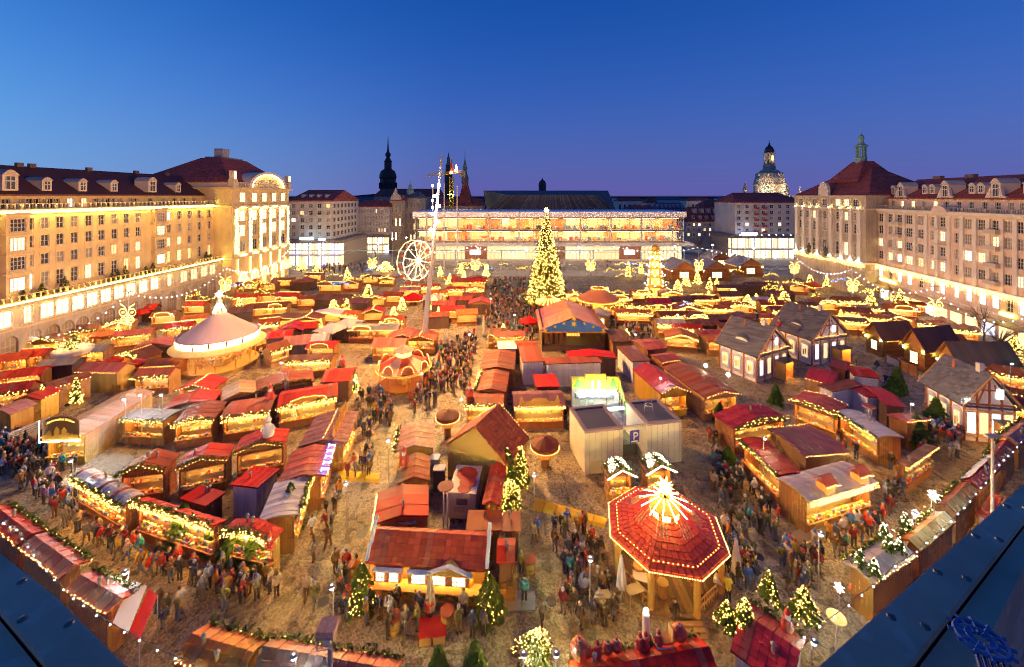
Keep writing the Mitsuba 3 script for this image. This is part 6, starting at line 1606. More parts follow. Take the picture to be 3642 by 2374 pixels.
# --- three half timbered houses with slate roofs
def timber_house(label, p, q, D, he, hr, arches, glow, hip=.35):
    b = num('timber_house'); tag(b, label, 'house')
    f = Fr(p, q); W = f.L
    TB = (.34, .12, .045)
    put(b, MB(f).box(0, W, 0, D, 0, he, (.78, .74, .74)).prism([(W, .05, he), (W, D - .05, he), (W, D / 2 + .4, hr - .7), (W, D / 2 - .4, hr - .7)], (-.3, 0, 0), (.78, .72, .68)).prism([(0, .05, he), (0, D - .05, he), (0, D / 2 + .4, hr - .7), (0, D / 2 - .4, hr - .7)], (.3, 0, 0), (.78, .72, .68)), part='wall')
    o = .55
    roof = pnum(b + '__roof')
    h2 = 1.5
    ev = he - .18
    m = MB(f)
    m.quad((-o, -o, ev), (W + o, -o, ev), (W - h2 * 0, D / 2, hr), (0, D / 2, hr), (.11, .1, .12)).quad((W + o, D + o, ev), (-o, D + o, ev), (0, D / 2, hr), (W, D / 2, hr), (.11, .1, .12))
    m.quad((-o, -o, ev - .12), (W + o, -o, ev - .12), (W + o, D + o, ev - .12), (-o, D + o, ev - .12), (.3, .2, .12))
    put(roof, m, 'slate')
    for s in (-o, W + o):                                           # barge boards
        put(roof, MB(f).hexa([(s - .06, -o, ev - .16), (s + .06, -o, ev - .16), (s + .06, D / 2, hr - .12), (s - .06, D / 2, hr - .12)], [(s - .06, -o, ev + .06), (s + .06, -o, ev + .06), (s + .06, D / 2, hr + .08), (s - .06, D / 2, hr + .08)], (.46, .2, .06)).hexa([(s - .06, D + o, ev - .16), (s + .06, D + o, ev - .16), (s + .06, D / 2, hr - .12), (s - .06, D / 2, hr - .12)], [(s - .06, D + o, ev + .06), (s + .06, D + o, ev + .06), (s + .06, D / 2, hr + .08), (s - .06, D / 2, hr + .08)], (.46, .2, .06)), part='barge_board')
    n = 12
    for i in range(n):                                              # courses of slates
        t0, t1 = i / n, (i + 1) / n
        lp = lambda t: (-o + (D / 2 + o) * t, ev + (hr - ev) * t)
        (y0, z0), (y1, z1) = lp(t0), lp(t1)
        g = random.uniform(.09, .14)
        put(roof, MB(f).hexa([(-o, y0, z0 + .01), (W + o, y0, z0 + .01), (W + o, y1, z1 + .01), (-o, y1, z1 + .01)], [(-o, y0, z0 + .07), (W + o, y0, z0 + .07), (W + o, y1 + .02, z1 + .03), (-o, y1 + .02, z1 + .03)], (g, g * .95, g * 1.1)), 'slate', part='slate_course')
    c0 = W * .5                                                     # eyebrow dormer
    E_ = [(c0 + 1.3 * math.cos(t), .9, ev + 1.05 + .75 * math.sin(t)) for t in np.linspace(0, math.pi, 9)]
    put(roof, MB(f).prism(E_, (0, 2.2, .7), (.10, .1, .13)), part='eyebrow_dormer')
    put(roof, MB(f).prism([(c0 + 1.05 * math.cos(t), .86, ev + 1.06 + .55 * math.sin(t)) for t in np.linspace(0, math.pi, 9)], (0, .03, 0), (.62, .55, .5)), part='dormer_window')
    put(roof, MB(f).box(W * .75, W * .75 + .5, D / 2 - .25, D / 2 + .25, hr - .4, hr + .7, (.5, .46, .44)), part='chimney')
    put(roof, MB(f).lathe([(.1, hr - .2), (.12, hr + .2), (.08, hr + .8)], (.5, .1, .05), (W * .4, D / 2 - 1.0, -.5), 6), part='roof_figure_stand')
    fm = MB(f)
    for x in np.linspace(0, W, arches + 1): fm.box(x - .12, x + .12, -.06, 0, 0, he - .3, TB)
    fm.box(0, W, -.06, 0, he - .5, he - .3, TB)
    for x in np.linspace(0, D, 5): fm.box(W, W + .06, x - .1, x + .1, 0, he + (hr - he - .8) * (1 - abs(x - D / 2) / (D / 2)), TB)
    fm.box(W, W + .062, 0, D, he - .2, he, TB).box(W, W + .062, D * .2, D * .8, he + (hr - he) * .42, he + (hr - he) * .42 + .14, TB)
    for s in (-1, 1): fm.hexa([(W, D / 2 + s * D * .25, he), (W + .06, D / 2 + s * D * .25, he), (W + .06, D / 2 + s * D * .25 + .14, he), (W, D / 2 + s * D * .25 + .14, he)], [(W, D / 2 + s * .4, hr - 1.3), (W + .06, D / 2 + s * .4, hr - 1.3), (W + .06, D / 2 + s * .4 + .14, hr - 1.3), (W, D / 2 + s * .4 + .14, hr - 1.3)], TB)
    put(b, fm, part='timber')
    for i in range(arches):                                         # arched panels with lit shutters
        x = W * (i + .5) / arches; w = W / arches * .36
        loop = [(x - w, -.09, .5), (x + w, -.09, .5)] + [(x + w * math.cos(t), -.09, he - 1.0 - w * .2 + w * .6 * math.sin(t)) for t in np.linspace(0, math.pi, 9)]
        kk = put(b, MB(f).prism(loop, (0, .06, 0), (.48, .46, .58)), part='arch_panel')
        k2 = pnum(kk + '__shutter'); put(k2, MB(f).box(x - w * .6, x + w * .6, -.13, -.092, 1.0, he - 1.3, (.7, .55, .35)), 'bulb', ((1, .66, .3), .55, .2))
        put(kk, MB(f).box(x - w * .35, x - w * .1, -.16, -.131, 1.3, 2.2, (.5, .2, .1)).box(x + w * .1, x + w * .35, -.16, -.131, 1.5, 2.4, (.7, .55, .1)), part='number_plate')
    for i in range(4):
        y = D * (i + .5) / 4
        kk = put(b, MB(f).box(W + .063, W + .1, y - .55, y + .55, .5, he - .7, (.6, .4, .25)), part='side_panel')
        k2 = pnum(kk + '__shutter'); put(k2, MB(f).box(W + .102, W + .12, y - .4, y + .4, .9, he - 1.0, (.7, .55, .35)), 'bulb', ((1, .7, .35) if i % 2 else (.9, .85, 1), .6, .2))
    k = pnum(b + '__gable_window'); put(k, MB(f).box(W + .064, W + .1, D / 2 + .6, D / 2 + 1.3, he + .6, he + 1.7, (.6, .7, .9)), 'bulb', ((.6, .8, 1), 1.2, .2))
    if glow: bulbs(b, f, [(W + .3, .2, he + .1), (W + .3, D - .2, he + .1)], .3, .06, WARM, 5, .5)
    put(b, MB(f).box(W + .1, W + 1.6, D * .55, D * .9, 2.5, 2.65, (.12, .1, .1)).box(W + .1, W + 1.5, D * .57, D * .6, 0, 2.5, (.5, .25, .08)).box(W + .1, W + 1.5, D * .85, D * .88, 0, 2.5, (.5, .25, .08)), part='porch')
    k = pnum(b + '__porch_lamp'); put(k, MB(f).box(W + .3, W + 1.4, D * .62, D * .84, 2.4, 2.48, (.9, .8, .6)), 'bulb', (WARM, 14, .6))
    FOOT.append((f, W, D)); return b, f, W, D


random.seed(6)
timber_house('slate roofed half timbered house with lilac arched panels, standing nearest the paved corner', at(2560, 1308)[:2], at(2692, 1362)[:2], 7.5, 4.1, 7.6, 3, True)
timber_house('slate roofed half timbered house with cream panels behind the lilac panelled one', at(2752, 1246)[:2], at(2888, 1300)[:2], 7.5, 4.3, 8.2, 3, True)
timber_house('slate roofed half timbered house with orange arches beside the right hand alley', at(3296, 1480)[:2], at(3430, 1566)[:2], 4.6, 4.2, 7.6, 3, False)


# --- brown log cabins and wooden lodges
def cabin(name, label, p, q, D, he, hr, col, rcol, lit=True, logs=True):
    b = num(name); tag(b, label, 'cabin')
    f = Fr(p, q); W = f.L
    nl = int(he / .34)
    m = MB(f)
    for i in range(nl):
        z0, z1, c_ = he * i / nl, he * (i + 1) / nl, jit(col, .15)
        m.box(0, W, -.02 - .05 * (i % 2), D, z0 + .015, z1, c_)
    put(b, m, part='log_wall')
    put(b, MB(f).prism([(0, 0, he), (W, 0, he), (W / 2, 0, hr)], (0, .2, 0), sh(col, 1.15)), part='gable'); put(b, MB(f).prism([(0, D - .2, he), (W, D - .2, he), (W / 2, D - .2, hr)], (0, .2, 0), sh(col, 1.1)), part='gable')
    r = pnum(b + '__roof')
    for s in (0, 1):
        xa = -.5 if s == 0 else W + .5
        n = 10
        for i in range(n):
            y0, y1 = -.6 + (D + 1.2) * i / n + .01, -.6 + (D + 1.2) * (i + 1) / n - .01
            put(r, MB(f).hexa([(xa, y0, he - .25), (W / 2, y0, hr + .05), (W / 2, y1, hr + .05), (xa, y1, he - .25)], [(xa, y0, he - .15), (W / 2, y0, hr + .17), (W / 2, y1, hr + .17), (xa, y1, he - .15)], jit(rcol, .15)), part='roof_board')
    if lit:
        k = put(b, MB(f).box(W * .3, W * .7, -.12, -.08, .9, he - .5, (.3, .15, .05)), part='window')
        for i in range(3):
            for j in range(3):
                x, z = W * (.33 + .12 * i), 1.0 + (he - 1.6) * j / 3
                put(k, MB(f).box(x, x + W * .1, -.15, -.122, z, z + (he - 1.6) * .27, (.9, .7, .4)), 'bulb', ((1, .66, .25), 3, .1), part='pane')
        for x in (.1, W - .1):
            kk = pnum(b + '__wall_lamp'); scene[kk] = {'type': 'sphere', 'center': [float(q_) for q_ in f(np.array([x, -.3, he - .3]))], 'radius': .14, 'bsdf': {'type': 'ref', 'id': 'bulb'}, 'emitter': lamp((1, .52, .12), 110, .8)}
        bulbs(b, f, [(-.5, D * .02, he - .3), (-.5, D, he - .3)], .35, .06, WARM, 5, .3)
        bulbs(b, f, [(W + .5, D * .02, he - .3), (W + .5, D, he - .3)], .35, .06, WARM, 5, .3)
    FOOT.append((f, W, D)); return b, f, W, D


BR = (.36, .15, .045)
cabin('log_cabin', 'small brown log cabin with lit lattice window next to the dark hedge', at(3082, 1250)[:2], at(3140, 1272)[:2], 6, 3.1, 5.4, BR, (.26, .10, .05))
K2 = cabin('log_cabin', 'large brown log cabin with steep dark roof, white board on its fence', at(3215, 1300)[:2], at(3290, 1326)[:2], 7, 3.4, 6.2, BR, (.2, .075, .04))
cabin('log_cabin', 'orange lit log cabin with plank roof behind the third slate house', at(3338, 1345)[:2], at(3410, 1376)[:2], 8, 3.2, 5.8, (.42, .19, .05), (.4, .17, .06))
for i, (u0, u1, v, D) in enumerate(((2388, 2478, 1000, 9), (2500, 2600, 1000, 10), (2628, 2712, 985, 9), (2530, 2600, 955, 8))):
    cabin('wooden_lodge', ('wooden lodge with grey roof, first one along the back of the square', 'broad wooden lodge with twin lit doors in the back row', 'wooden lodge with grey roof at the far end of the back row', 'small wooden lodge with blue grey roof behind the broad one')[i], at(u0, v)[:2], at(u1, v)[:2], D, 3.6, 6.2, (.30, .12, .04), (.28, .24, .25))
# fence in front of the large cabin
b = 'board_fence'; tag(b, 'brown board fence with blank white panel in front of the large log cabin', 'fence')
f = Fr(at(3150, 1290)[:2], at(3262, 1345)[:2])
m = MB(f)
for i in range(3): m.box(0, f.L, 0, .08, .1 + .5 * i, .57 + .5 * i, jit((.34, .15, .05)))
for x in np.linspace(0, f.L, 5): m.box(x - .06, x + .06, -.06, -.002, 0, 1.75, (.26, .11, .04))
put(b, m, part='board'); labels[b + '__board'] = {'label': 'brown horizontal fence boards', 'kind': 'stuff'}
put(b, MB(f).box(.4, 2.6, -.14, -.08, .3, 1.3, (.6, .55, .52)), part='white_panel')

# --- the round pavilion with trees on top, and the fountain-like ring on the left
b = 'round_white_pavilion'; tag(b, 'round bar pavilion with white fascia and lit little trees on its roof', 'pavilion')
y = 64.0; x = (262 - CX) / F * y; c = (x, y, 0)
put(b, MB().lathe([(1.7, 0), (1.7, 1.1), (2.0, 1.15)], (.34, .1, .06), c, 12, flat=True), part='bar')
put(b, MB().lathe([(2.3, 2.5), (2.45, 2.55), (2.45, 3.1), (2.3, 3.15), (0, 3.2)], (.6, .52, .46), c, 16, flat=True).lathe([(2.5, 2.3), (2.5, 2.5)], (.4, .1, .06), c, 16, flat=True), part='roof')
k = pnum(b + '__lamp'); put(k, MB().lathe([(1.9, 2.4), (1.2, 2.4)], (.9, .8, .6), c, 16), 'bulb', (WARM, 16, 1.2)); scene[k]['flip_normals'] = True
m = MB()
for i in range(8): m.tube([(x + 2.0 * math.cos(i * .785), y + 2.0 * math.sin(i * .785), 1.1), (x + 2.0 * math.cos(i * .785), y + 2.0 * math.sin(i * .785), 2.5)], .07, (.4, .14, .08), 5)
put(b, m, part='post')
put(b, MB().octs([(x + r * math.cos(t), y + r * math.sin(t), z) for r, t, z in zip(np.random.default_rng(1).uniform(0, 2.2, 260), np.random.default_rng(2).uniform(0, 6.28, 260), 3.25 + 1.6 * np.random.default_rng(3).random(260) ** 2)], .06, (.9, .8, .4)), 'bulb', ((1, .55, .12), 5, .6), part='roof_light')
put(b, fir(MB(), x, y, 3.2, 2.2, 1.0, FIRC, 200, 5), 'leaf', part='roof_tree')
FOOT.append((Fr((x - 2.4, y - 2.4), ang=0), 4.8, 4.8))

# --- the car park stairwell: two board marked blocks, glass between, a walled pit behind
b = 'car_park_entrance'; tag(b, 'car park stairwell of two pale board marked blocks with a glass roof between', 'entrance building')
fL = Fr(at(2080, 1690)[:2], at(2216, 1672)[:2])
fR = Fr(at(2302, 1658)[:2], at(2424, 1642)[:2])
for f, nm in ((fL, 0), (fR, 1)):
    W = f.L; D = 4.6
    kk = put(b, MB(f).box(0, W, 0, D, 0, 4.0, (.6, .5, .36)), 'concrete', part='block')
    m = MB(f)
    for x in (0, W - .35): m.box(x, x + .35, 0, D, 4.0, 4.22, (.28, .22, .23))
    m.box(.35, W - .35, 0, .35, 4.0, 4.22, (.28, .22, .23)).box(.35, W - .35, D - .35, D, 4.0, 4.22, (.28, .22, .23))
    put(kk, m, part='coping')
    put(kk, MB(f).box(.36, W - .36, .36, D - .36, 4.0, 4.08, (.10, .1, .12)), part='roof_felt')
    for x in np.arange(.45, W, .62): put(kk, MB(f).box(x, x + .03, -.012, 0, 0, 3.98, (.36, .28, .19)), part='board_joint')
    put(kk, MB(f).box(.5, 1.6, -.03, 0, .05, 1.25, (.52, .43, .3)), part='hatch')
    FOOT.append((f, W, D))
m = MB(fR).tube([(1.0, 2.4, 4.1), (1.15, 2.5, 5.1)], .03, (.6, .6, .6), 4).tube([(2.0, 2.4, 4.1), (1.85, 2.5, 5.1)], .03, (.6, .6, .6), 4).lathe([(.42, 0), (.42, .08)], (.62, .6, .58), (1.5, 2.4, 4.75), 14)
put(b, m, part='roof_aerial')
p0, p1 = fL(np.array([fL.L + .02, .4, 0])), fR(np.array([-.02, .4, 0]))
fG = Fr(p0[:2], p1[:2]); W = fG.L
kk = pnum(b + '__glass_roof'); scene[kk] = mikit.ply(MB(fG).box(0, W, 0, 4.4, 4.02, 4.06, (1, 1, 1)).out()[:2], 'pane')
kk = pnum(b + '__glass_front'); scene[kk] = mikit.ply(MB(fG).quad((0, .05, .1), (W, .05, .1), (W, .05, 3.7), (0, .05, 3.7), (1, 1, 1)).out()[:2], 'pane')
put(b, MB(fG).box(0, W, -.06, .14, 3.72, 4.0, (.62, .56, .42)), part='lintel')
put(b, MB(fG).box(.1, W - .1, 1.5, 4.2, 0, 1.2, (.14, .15, .11)).box(.2, W * .5, 2.2, 3.0, 1.2, 2.2, (.12, .14, .1)), part='ticket_machine')
kk = put(b, MB(fG).box(W * .34, W * .34 + 1.0, -.12, -.07, 2.35, 3.55, (.06, .05, .32)), part='parking_sign')
t = meshkit.text_mesh('P', .7, .03, True)
put(kk, MB(fG).raw(np.stack([W * .34 + .28 + t.vertices[:, 0], -.125 - t.vertices[:, 2], 2.68 + t.vertices[:, 1]], 1), t.faces, (.8, .8, .8)).box(W * .34 + .1, W * .34 + .9, -.13, -.121, 2.42, 2.55, (.75, .75, .75)), part='lettering')
kk = pnum(b + '__inner_light'); put(kk, MB(fG).box(.3, W - .3, 3.6, 4.1, 3.7, 3.78, (.9, .9, .8)), 'bulb', ((.8, 1, .72), 9, .8))
b = 'stairwell_enclosure'; tag(b, 'green and yellow painted boarding round the lit white stairwell pit', 'boarded wall')
f = Fr(at(2030, 1385)[:2] + np.array([.2, 0]), at(2195, 1380)[:2]); W = f.L
GRN, YEL = (.12, .42, .06), (.62, .48, .04)
tops = (3.6, 4.1, 3.6)
f = Fr((px(2032, 52.5), 52.5), (px(2205, 52.5), 52.5)); W = f.L
for i, c_ in enumerate((YEL, YEL, YEL)):
    x0, x1 = W * (0, .28, .72)[i], W * (.28, .72, 1)[i]
    kk = put(b, MB(f).box(x0 + .04, x1 - .04, 0, .1, 2.2, 3.8 + (.35 if i == 1 else 0), c_), part='painted_panel')
    put(kk, MB(f).box(x0 - .04, x0 + .04, -.05, .12, 0, 3.95, (.2, .12, .04)), part='post')
    if i != 1:
        xm = (x0 + x1) / 2
        put(kk, MB(f).prism([(xm - .55, -.03, 2.4), (xm + .55, -.03, 2.4), (xm, -.03, 3.7)], (0, .028, 0), GRN), part='painted_tree')
    else:
        put(kk, MB(f).box(x0 + .8, x0 + 1.15, -.03, -.002, 2.3, 3.3, (.62, .6, .56)).box(x1 - 1.15, x1 - .8, -.03, -.002, 2.3, 3.3, (.62, .6, .56)).box(x0 + 1.2, x1 - 1.2, -.028, -.002, 2.3, 3.1, (.55, .26, .02)), part='painted_figure')
WH = (.58, .6, .55)
put(b, MB(f).box(.1, W - .1, -.02, 0, 0, 2.2, WH), part='white_lining')
kk = put(b, MB(f).box(.5, W - .8, -.2, -.06, 1.1, 1.75, (.12, .12, .16)), part='hanging_sign')
t = meshkit.text_mesh('Quer  ALTMARKT', .3, .03, True)
sc_ = (W - 2.2) / t.vertices[:, 0].max()
put(kk, MB(f).raw(np.stack([.8 + t.vertices[:, 0] * sc_, -.21 - t.vertices[:, 2], 1.32 + t.vertices[:, 1] * sc_], 1), t.faces, (.9, .9, .9)), 'bulb', ((1, 1, 1), 2.5, .2), part='lettering')
for x in (1.0, 2.1): put(b, MB(f).box(x, x + .75, -.1, -.03, -.0, .95, (.3, .36, .3)), part='door')
g_ = Fr((px(2205, 52.5), 52.5), fR(np.array([.2, 4.6, 0]))[:2]); W2 = g_.L
for i in range(4):
    x0, x1 = W2 * i / 4, W2 * (i + 1) / 4
    kk = put(b, MB(g_).box(x0 + .03, x1 - .03, -.1, 0, 2.0, 3.6, (YEL, GRN)[i % 2]), part='painted_panel')
    put(kk, MB(g_).box(x0 - .04, x0 + .04, -.14, .04, 0, 3.7, (.2, .12, .04)), part='post')
put(b, MB(g_).box(.1, W2, .001, .03, 0, 2.1, WH), part='white_lining')
h_ = Fr((px(2032, 52.5), 52.5), fL(np.array([.3, 4.6, 0]))[:2])
put(b, MB(h_).box(0, h_.L, -.05, .05, 0, 3.2, (.2, .11, .05)), part='plain_side')
kk = pnum(b + '__pit_light'); put(kk, MB(f).box(.6, W - .6, -1.0, -.6, 2.05, 2.12, (.9, .9, .9)), 'bulb', ((.86, 1, .86), 26, 1.2))
kk = num('light_box_sign'); tag(kk, 'upright light box sign with green frame beside the pale blocks', 'sign')
f = Fr(at(2036, 1530)[:2], at(2085, 1525)[:2])
put(kk, MB(f).box(-.05, f.L + .05, 0, .25, .3, 2.3, (.1, .25, .06)), part='frame')
k2 = pnum(kk + '__panel'); put(k2, MB(f).box(.05, f.L - .05, -.03, -.002, .4, 2.2, (.9, .9, .8)), 'bulb', ((1, 1, .8), 4, .4))

# --- the gabled house in front
b = 'gabled_bar_house'; tag(b, 'long bar house with red tiled roof, snowy gable over lit windows', 'bar house')
f, W, D = rect_of([(1325, 2003), (1742, 2028), (1745, 1895), (1338, 1868)], 2.7)
rk, prof, ax = roof_parts(b, f, W, D, 2.7, 'gable', 1.0, (.40, .05, .035), True, True, .42)
wood = (.42, .18, .06)
m = MB(f)
boards(m, .2, W - .2, D - .2, 0, 2.55, wood, .2, 0, -1); boards(m, .3, D - .2, .2, 0, 2.55, wood, .2, 1, 1); boards(m, .3, D - .2, W - .2, 0, 2.55, wood, .2, 1, -1)
gable_fill(m, [(.3, 2.72), (D / 2, 3.65), (D - .2, 2.72)], 1, .2, 2.5, wood); gable_fill(m, [(.3, 2.72), (D / 2, 3.65), (D - .2, 2.72)], 1, W - .2, 2.5, wood)
put(b, m, part='wall')
m = MB(f); boards(m, .2, W - .2, .3, 0, 1.0, (.5, .24, .08), .2, 0, 1); put(b, m, part='front'); m = MB(f); boards(m, .2, W - .2, .3, 2.3, 2.6, wood, .2, 0, 1); put(b, m, part='fascia')
put(b, MB(f).box(0, W, -.15, .75, 1.0, 1.07, (.5, .26, .1)), part='counter')
SN_ = (.62, .66, .66)
for x0, x1, t in ((.7, 2.5, 0), (3.0, 4.4, 0), (4.4, 7.0, 1), (7.0, 8.2, 0), (8.9, 10.6, 0)):
    if x1 > W: continue
    kk = put(b, MB(f).box(x0, x1, -.3, .35, 1.75, 2.45, (.46, .2, .1)), part='dormer')
    if t: put(kk, MB(f).prism([(x0 - .1, -.32, 2.45), (x1 + .1, -.32, 2.45), ((x0 + x1) / 2, -.32, 2.98)], (0, .9, 0), (.5, .28, .08)), part='gable')
    put(kk, (MB(f).box(x0 - .08, x1 + .08, -.4, -.1, 2.455, 2.54, SN_) if not t else MB(f).hexa([(x0 - .2, -.42, 2.42), ((x0 + x1) / 2, -.42, 3.0), ((x0 + x1) / 2, -.15, 3.0), (x0 - .2, -.15, 2.42)], [(x0 - .2, -.42, 2.52), ((x0 + x1) / 2, -.42, 3.1), ((x0 + x1) / 2, -.15, 3.1), (x0 - .2, -.15, 2.52)], SN_).hexa([(x1 + .2, -.42, 2.42), ((x0 + x1) / 2 + .001, -.42, 3.0), ((x0 + x1) / 2 + .001, -.15, 3.0), (x1 + .2, -.15, 2.42)], [(x1 + .2, -.42, 2.52), ((x0 + x1) / 2 + .001, -.42, 3.1), ((x0 + x1) / 2 + .001, -.15, 3.1), (x1 + .2, -.15, 2.52)], SN_)), part='snow_cap')
    n = 2 if x1 - x0 > 1.5 else 1
    for i in range(n):
        a = x0 + (x1 - x0) * (i + .18) / n; c_ = x0 + (x1 - x0) * (i + .82) / n
        k2 = pnum(kk + '__window'); put(k2, MB(f).box(a, c_, -.34, -.305, 1.85, 2.35, (.9, .75, .5)), 'bulb', ((1, .72, .36), 2.6, .3))
        mm = MB(f)
        for x in np.linspace(a, c_, 4): mm.box(x - .02, x + .02, -.37, -.341, 1.83, 2.37, (.6, .56, .5))
        put(k2, mm.box(a, c_, -.365, -.342, 2.08, 2.12, (.6, .56, .5)), part='frame')
kk = pnum(b + '__bar_light'); put(kk, MB(f).quad((.4, .35, 2.2), (W - .4, .35, 2.2), (W - .4, .8, 2.2), (.4, .8, 2.2), (.9, .8, .6)), 'bulb', (WARM, 16, 3)); scene[kk]['flip_normals'] = True
put(b, MB(f).box(.3, W - .3, 1.7, 1.75, 0, 2.5, (.5, .3, .12)), part='back_panel')
for x in (.05, W - .05):                                            # snowy carved boards at both ends
    put(b, MB(f).tube([(x, .1, 2.7), (x, .6, 3.3), (x, 1.0, 3.35), (x, D / 2, 4.1), (x, D / 2 + .4, 4.25)], .13, SN_, 6), part='snow_board')
for i, (x, s) in enumerate(((-.1, 1), (W + .15, 2))):
    kk = num('lit_tree'); tag(kk, ('small fir thick with golden lights at the alley end of the bar house', 'small fir thick with golden lights at the wooden deck end of the bar house')[i], 'lit tree')
    put(kk, fir(MB(f), x, -.3, 0, 2.9, .85, FIRC, 420, i), 'leaf', part='foliage'); put(kk, MB(f).tube([(x, -.3, 0), (x, -.3, 2.6)], .07, (.2, .1, .05), 6), part='trunk')
    g = np.random.default_rng(i); t = g.random(230) ** 1.3; a = g.random(230) * 6.28
    put(kk, MB(f).octs(np.stack([x + .85 * (1 - t) * np.cos(a), -.3 + .85 * (1 - t) * np.sin(a), .3 + 2.6 * t], 1), .045, (.9, .8, .4)), 'bulb', ((1, .5, .09), 5, .6), part='fairy_light')
    labels[kk + '__fairy_light'] = {'label': 'golden fairy lights', 'kind': 'stuff'}
put(b, leaves(MB(f), [(.2, -.2, .95), (W - .2, -.2, .95)], .12, 420, (.09, .12, .03), .14, 4), 'leaf', part='garland')
FOOT.append((f, W, D))
HF, HW = f, W
kk = 'wooden_deck'; tag(kk, 'brown planked wooden platform against the end of the bar house', 'platform')
f, W, D = rect_of([(1777, 2096), (1837, 2096), (1833, 2003), (1785, 2002)], .9)
for i in range(8): put(kk, MB(f).box(W * i / 8 + .01, W * (i + 1) / 8 - .01, 0, D, .0, .9, jit((.36, .15, .04))), part='plank')
FOOT.append((f, W, D))


# ------------------------------------------------------------------ lamp posts, strings of lights, floodlights
def spiral(o, x, z, r, turns, s):
    return [(o[0] + (x + r * (1 - t * .75) * math.cos(turns * 6.283 * t) * s), o[1], o[2] + z + r * (1 - t * .75) * math.sin(turns * 6.283 * t)) for t in np.linspace(0, 1, 17)]


for i, (u, v) in enumerate(((457, 1120), (803, 1012), (1025, 935), (1325, 938), (1690, 943), (2100, 945), (2485, 945), (2824, 955), (3031, 1015), (3322, 1095))):
    y = 21.5 * F / (v - V0); x = px(u, y)
    o = (x, y - .2, 5.5)
    kk = num('scroll_lamp_post')
    tag(kk, f'lamp post with golden butterfly light scroll near {near_to(u, v)}', 'lamp post', 'lamp posts with butterfly scrolls')
    put(kk, MB().tube([(x, y, 0), (x, y, 9.6)], [.13, .07], (.42, .4, .38), 8).box(x - .9, x + .9, y - .12, y + .12, 9.6, 9.72, (.4, .38, .36)), part='pole')
    m = MB()
    for s in (-1, 1):
        for xx, z, r in ((.82, .5, .66), (.68, -.85, .5)):
            m.tube([(o[0] + s * xx + r * math.cos(t), o[1], o[2] + z + r * math.sin(t)) for t in np.linspace(0, 6.283, 15)], .085, (.9, .8, .5), 4)
        m.tube([(o[0] + s * .08, o[1], o[2] - 1.7), (o[0] + s * .15, o[1], o[2] + .6), (o[0] + s * .5, o[1], o[2] + 1.5), (o[0] + s * 1.3, o[1], o[2] + 2.0)], .085, (.9, .8, .5), 4)
    put(kk, m, 'bulb', ((1, .52, .1), 3.2, .5), part='light_scroll')
    m = MB()
    for s in (-1, 1):
        for xx, z in ((.82, .5), (.68, -.85)): m.ball((o[0] + s * xx, o[1], o[2] + z), .24, (.9, .7, .3), 8)
    put(kk, m, 'bulb', ((1, .45, .04), 1.6, .3), part='light_disc')


def chain(pts, label, sag=.9, step=1.0, r=.11, col=(1, .74, .42), power=170):
    kk = num('light_chain'); tag(kk, label, 'string of lights')
    P = []
    for a, b_ in zip(pts[:-1], pts[1:]):
        a, b_ = np.array(a, float), np.array(b_, float)
        t = np.linspace(0, 1, 14)
        q = a * (1 - t[:, None]) + b_ * t[:, None]; q[:, 2] -= sag * 4 * t * (1 - t)
        P += list(q)
    put(kk, MB().tube(P, .02, (.1, .1, .1), 4), part='cable')
    k2 = put(kk, MB().octs(along(P, step) - [0, 0, .12], r, (.9, .8, .6)), 'bulb', (col, power, .6 if power < 100 else 5), part='bulb')
    labels[k2] = {'label': 'white festoon bulbs', 'kind': 'stuff'}


tp = lambda u, v, z: tuple(at(u, v, z))
LP = lambda u, v, z=9.5: (px(u, 21.5 * F / (v - V0)), 21.5 * F / (v - V0), z)
chain([(px(30, 66), 66, 4.8), LP(457, 1120), LP(803, 1012), LP(1025, 935)], 'long string of white bulbs along the golden building, pole to pole', 3.2, 1.3)
chain([LP(2824, 955), LP(3031, 1015), LP(3322, 1095), (px(3650, 66), 66, 7.5)], 'long string of white bulbs along the peach building, pole to pole', 3.0, 1.3)
chain([(px(1440, 140), 140, 9.5), (px(1685, 140), 140, 10), (px(1930, 140), 140, 9.6), (px(2190, 140), 140, 9.8), (px(2485, 140), 140, 9.6), (px(2800, 136), 136, 8)], 'string of white bulbs across the far edge of the market', 1.8, 1.6, .14)
chain([(px(-20, 31), 31, 3.0), tp(60, 1880, 3.4), tp(180, 2040, 3.4), tp(300, 2150, 3.4), tp(480, 2258, 3.4), tp(660, 2345, 3.2), tp(760, 2400, 3.2)], 'string of white bulbs behind the stalls next to the stone ledge', .15, 1.3, .055, WARM, 1500)
chain([tp(3640, 1560, 3.4), tp(3560, 1640, 3.4), tp(3480, 1740, 3.4), tp(3400, 1830, 3.4), tp(3290, 1930, 3.4), tp(3180, 2010, 3.4), tp(3050, 2120, 3.4), tp(2880, 2240, 3.4), tp(2750, 2340, 3.4)], 'string of white bulbs behind the stalls at the lower right', .15, 1.4, .055, WARM, 1500)

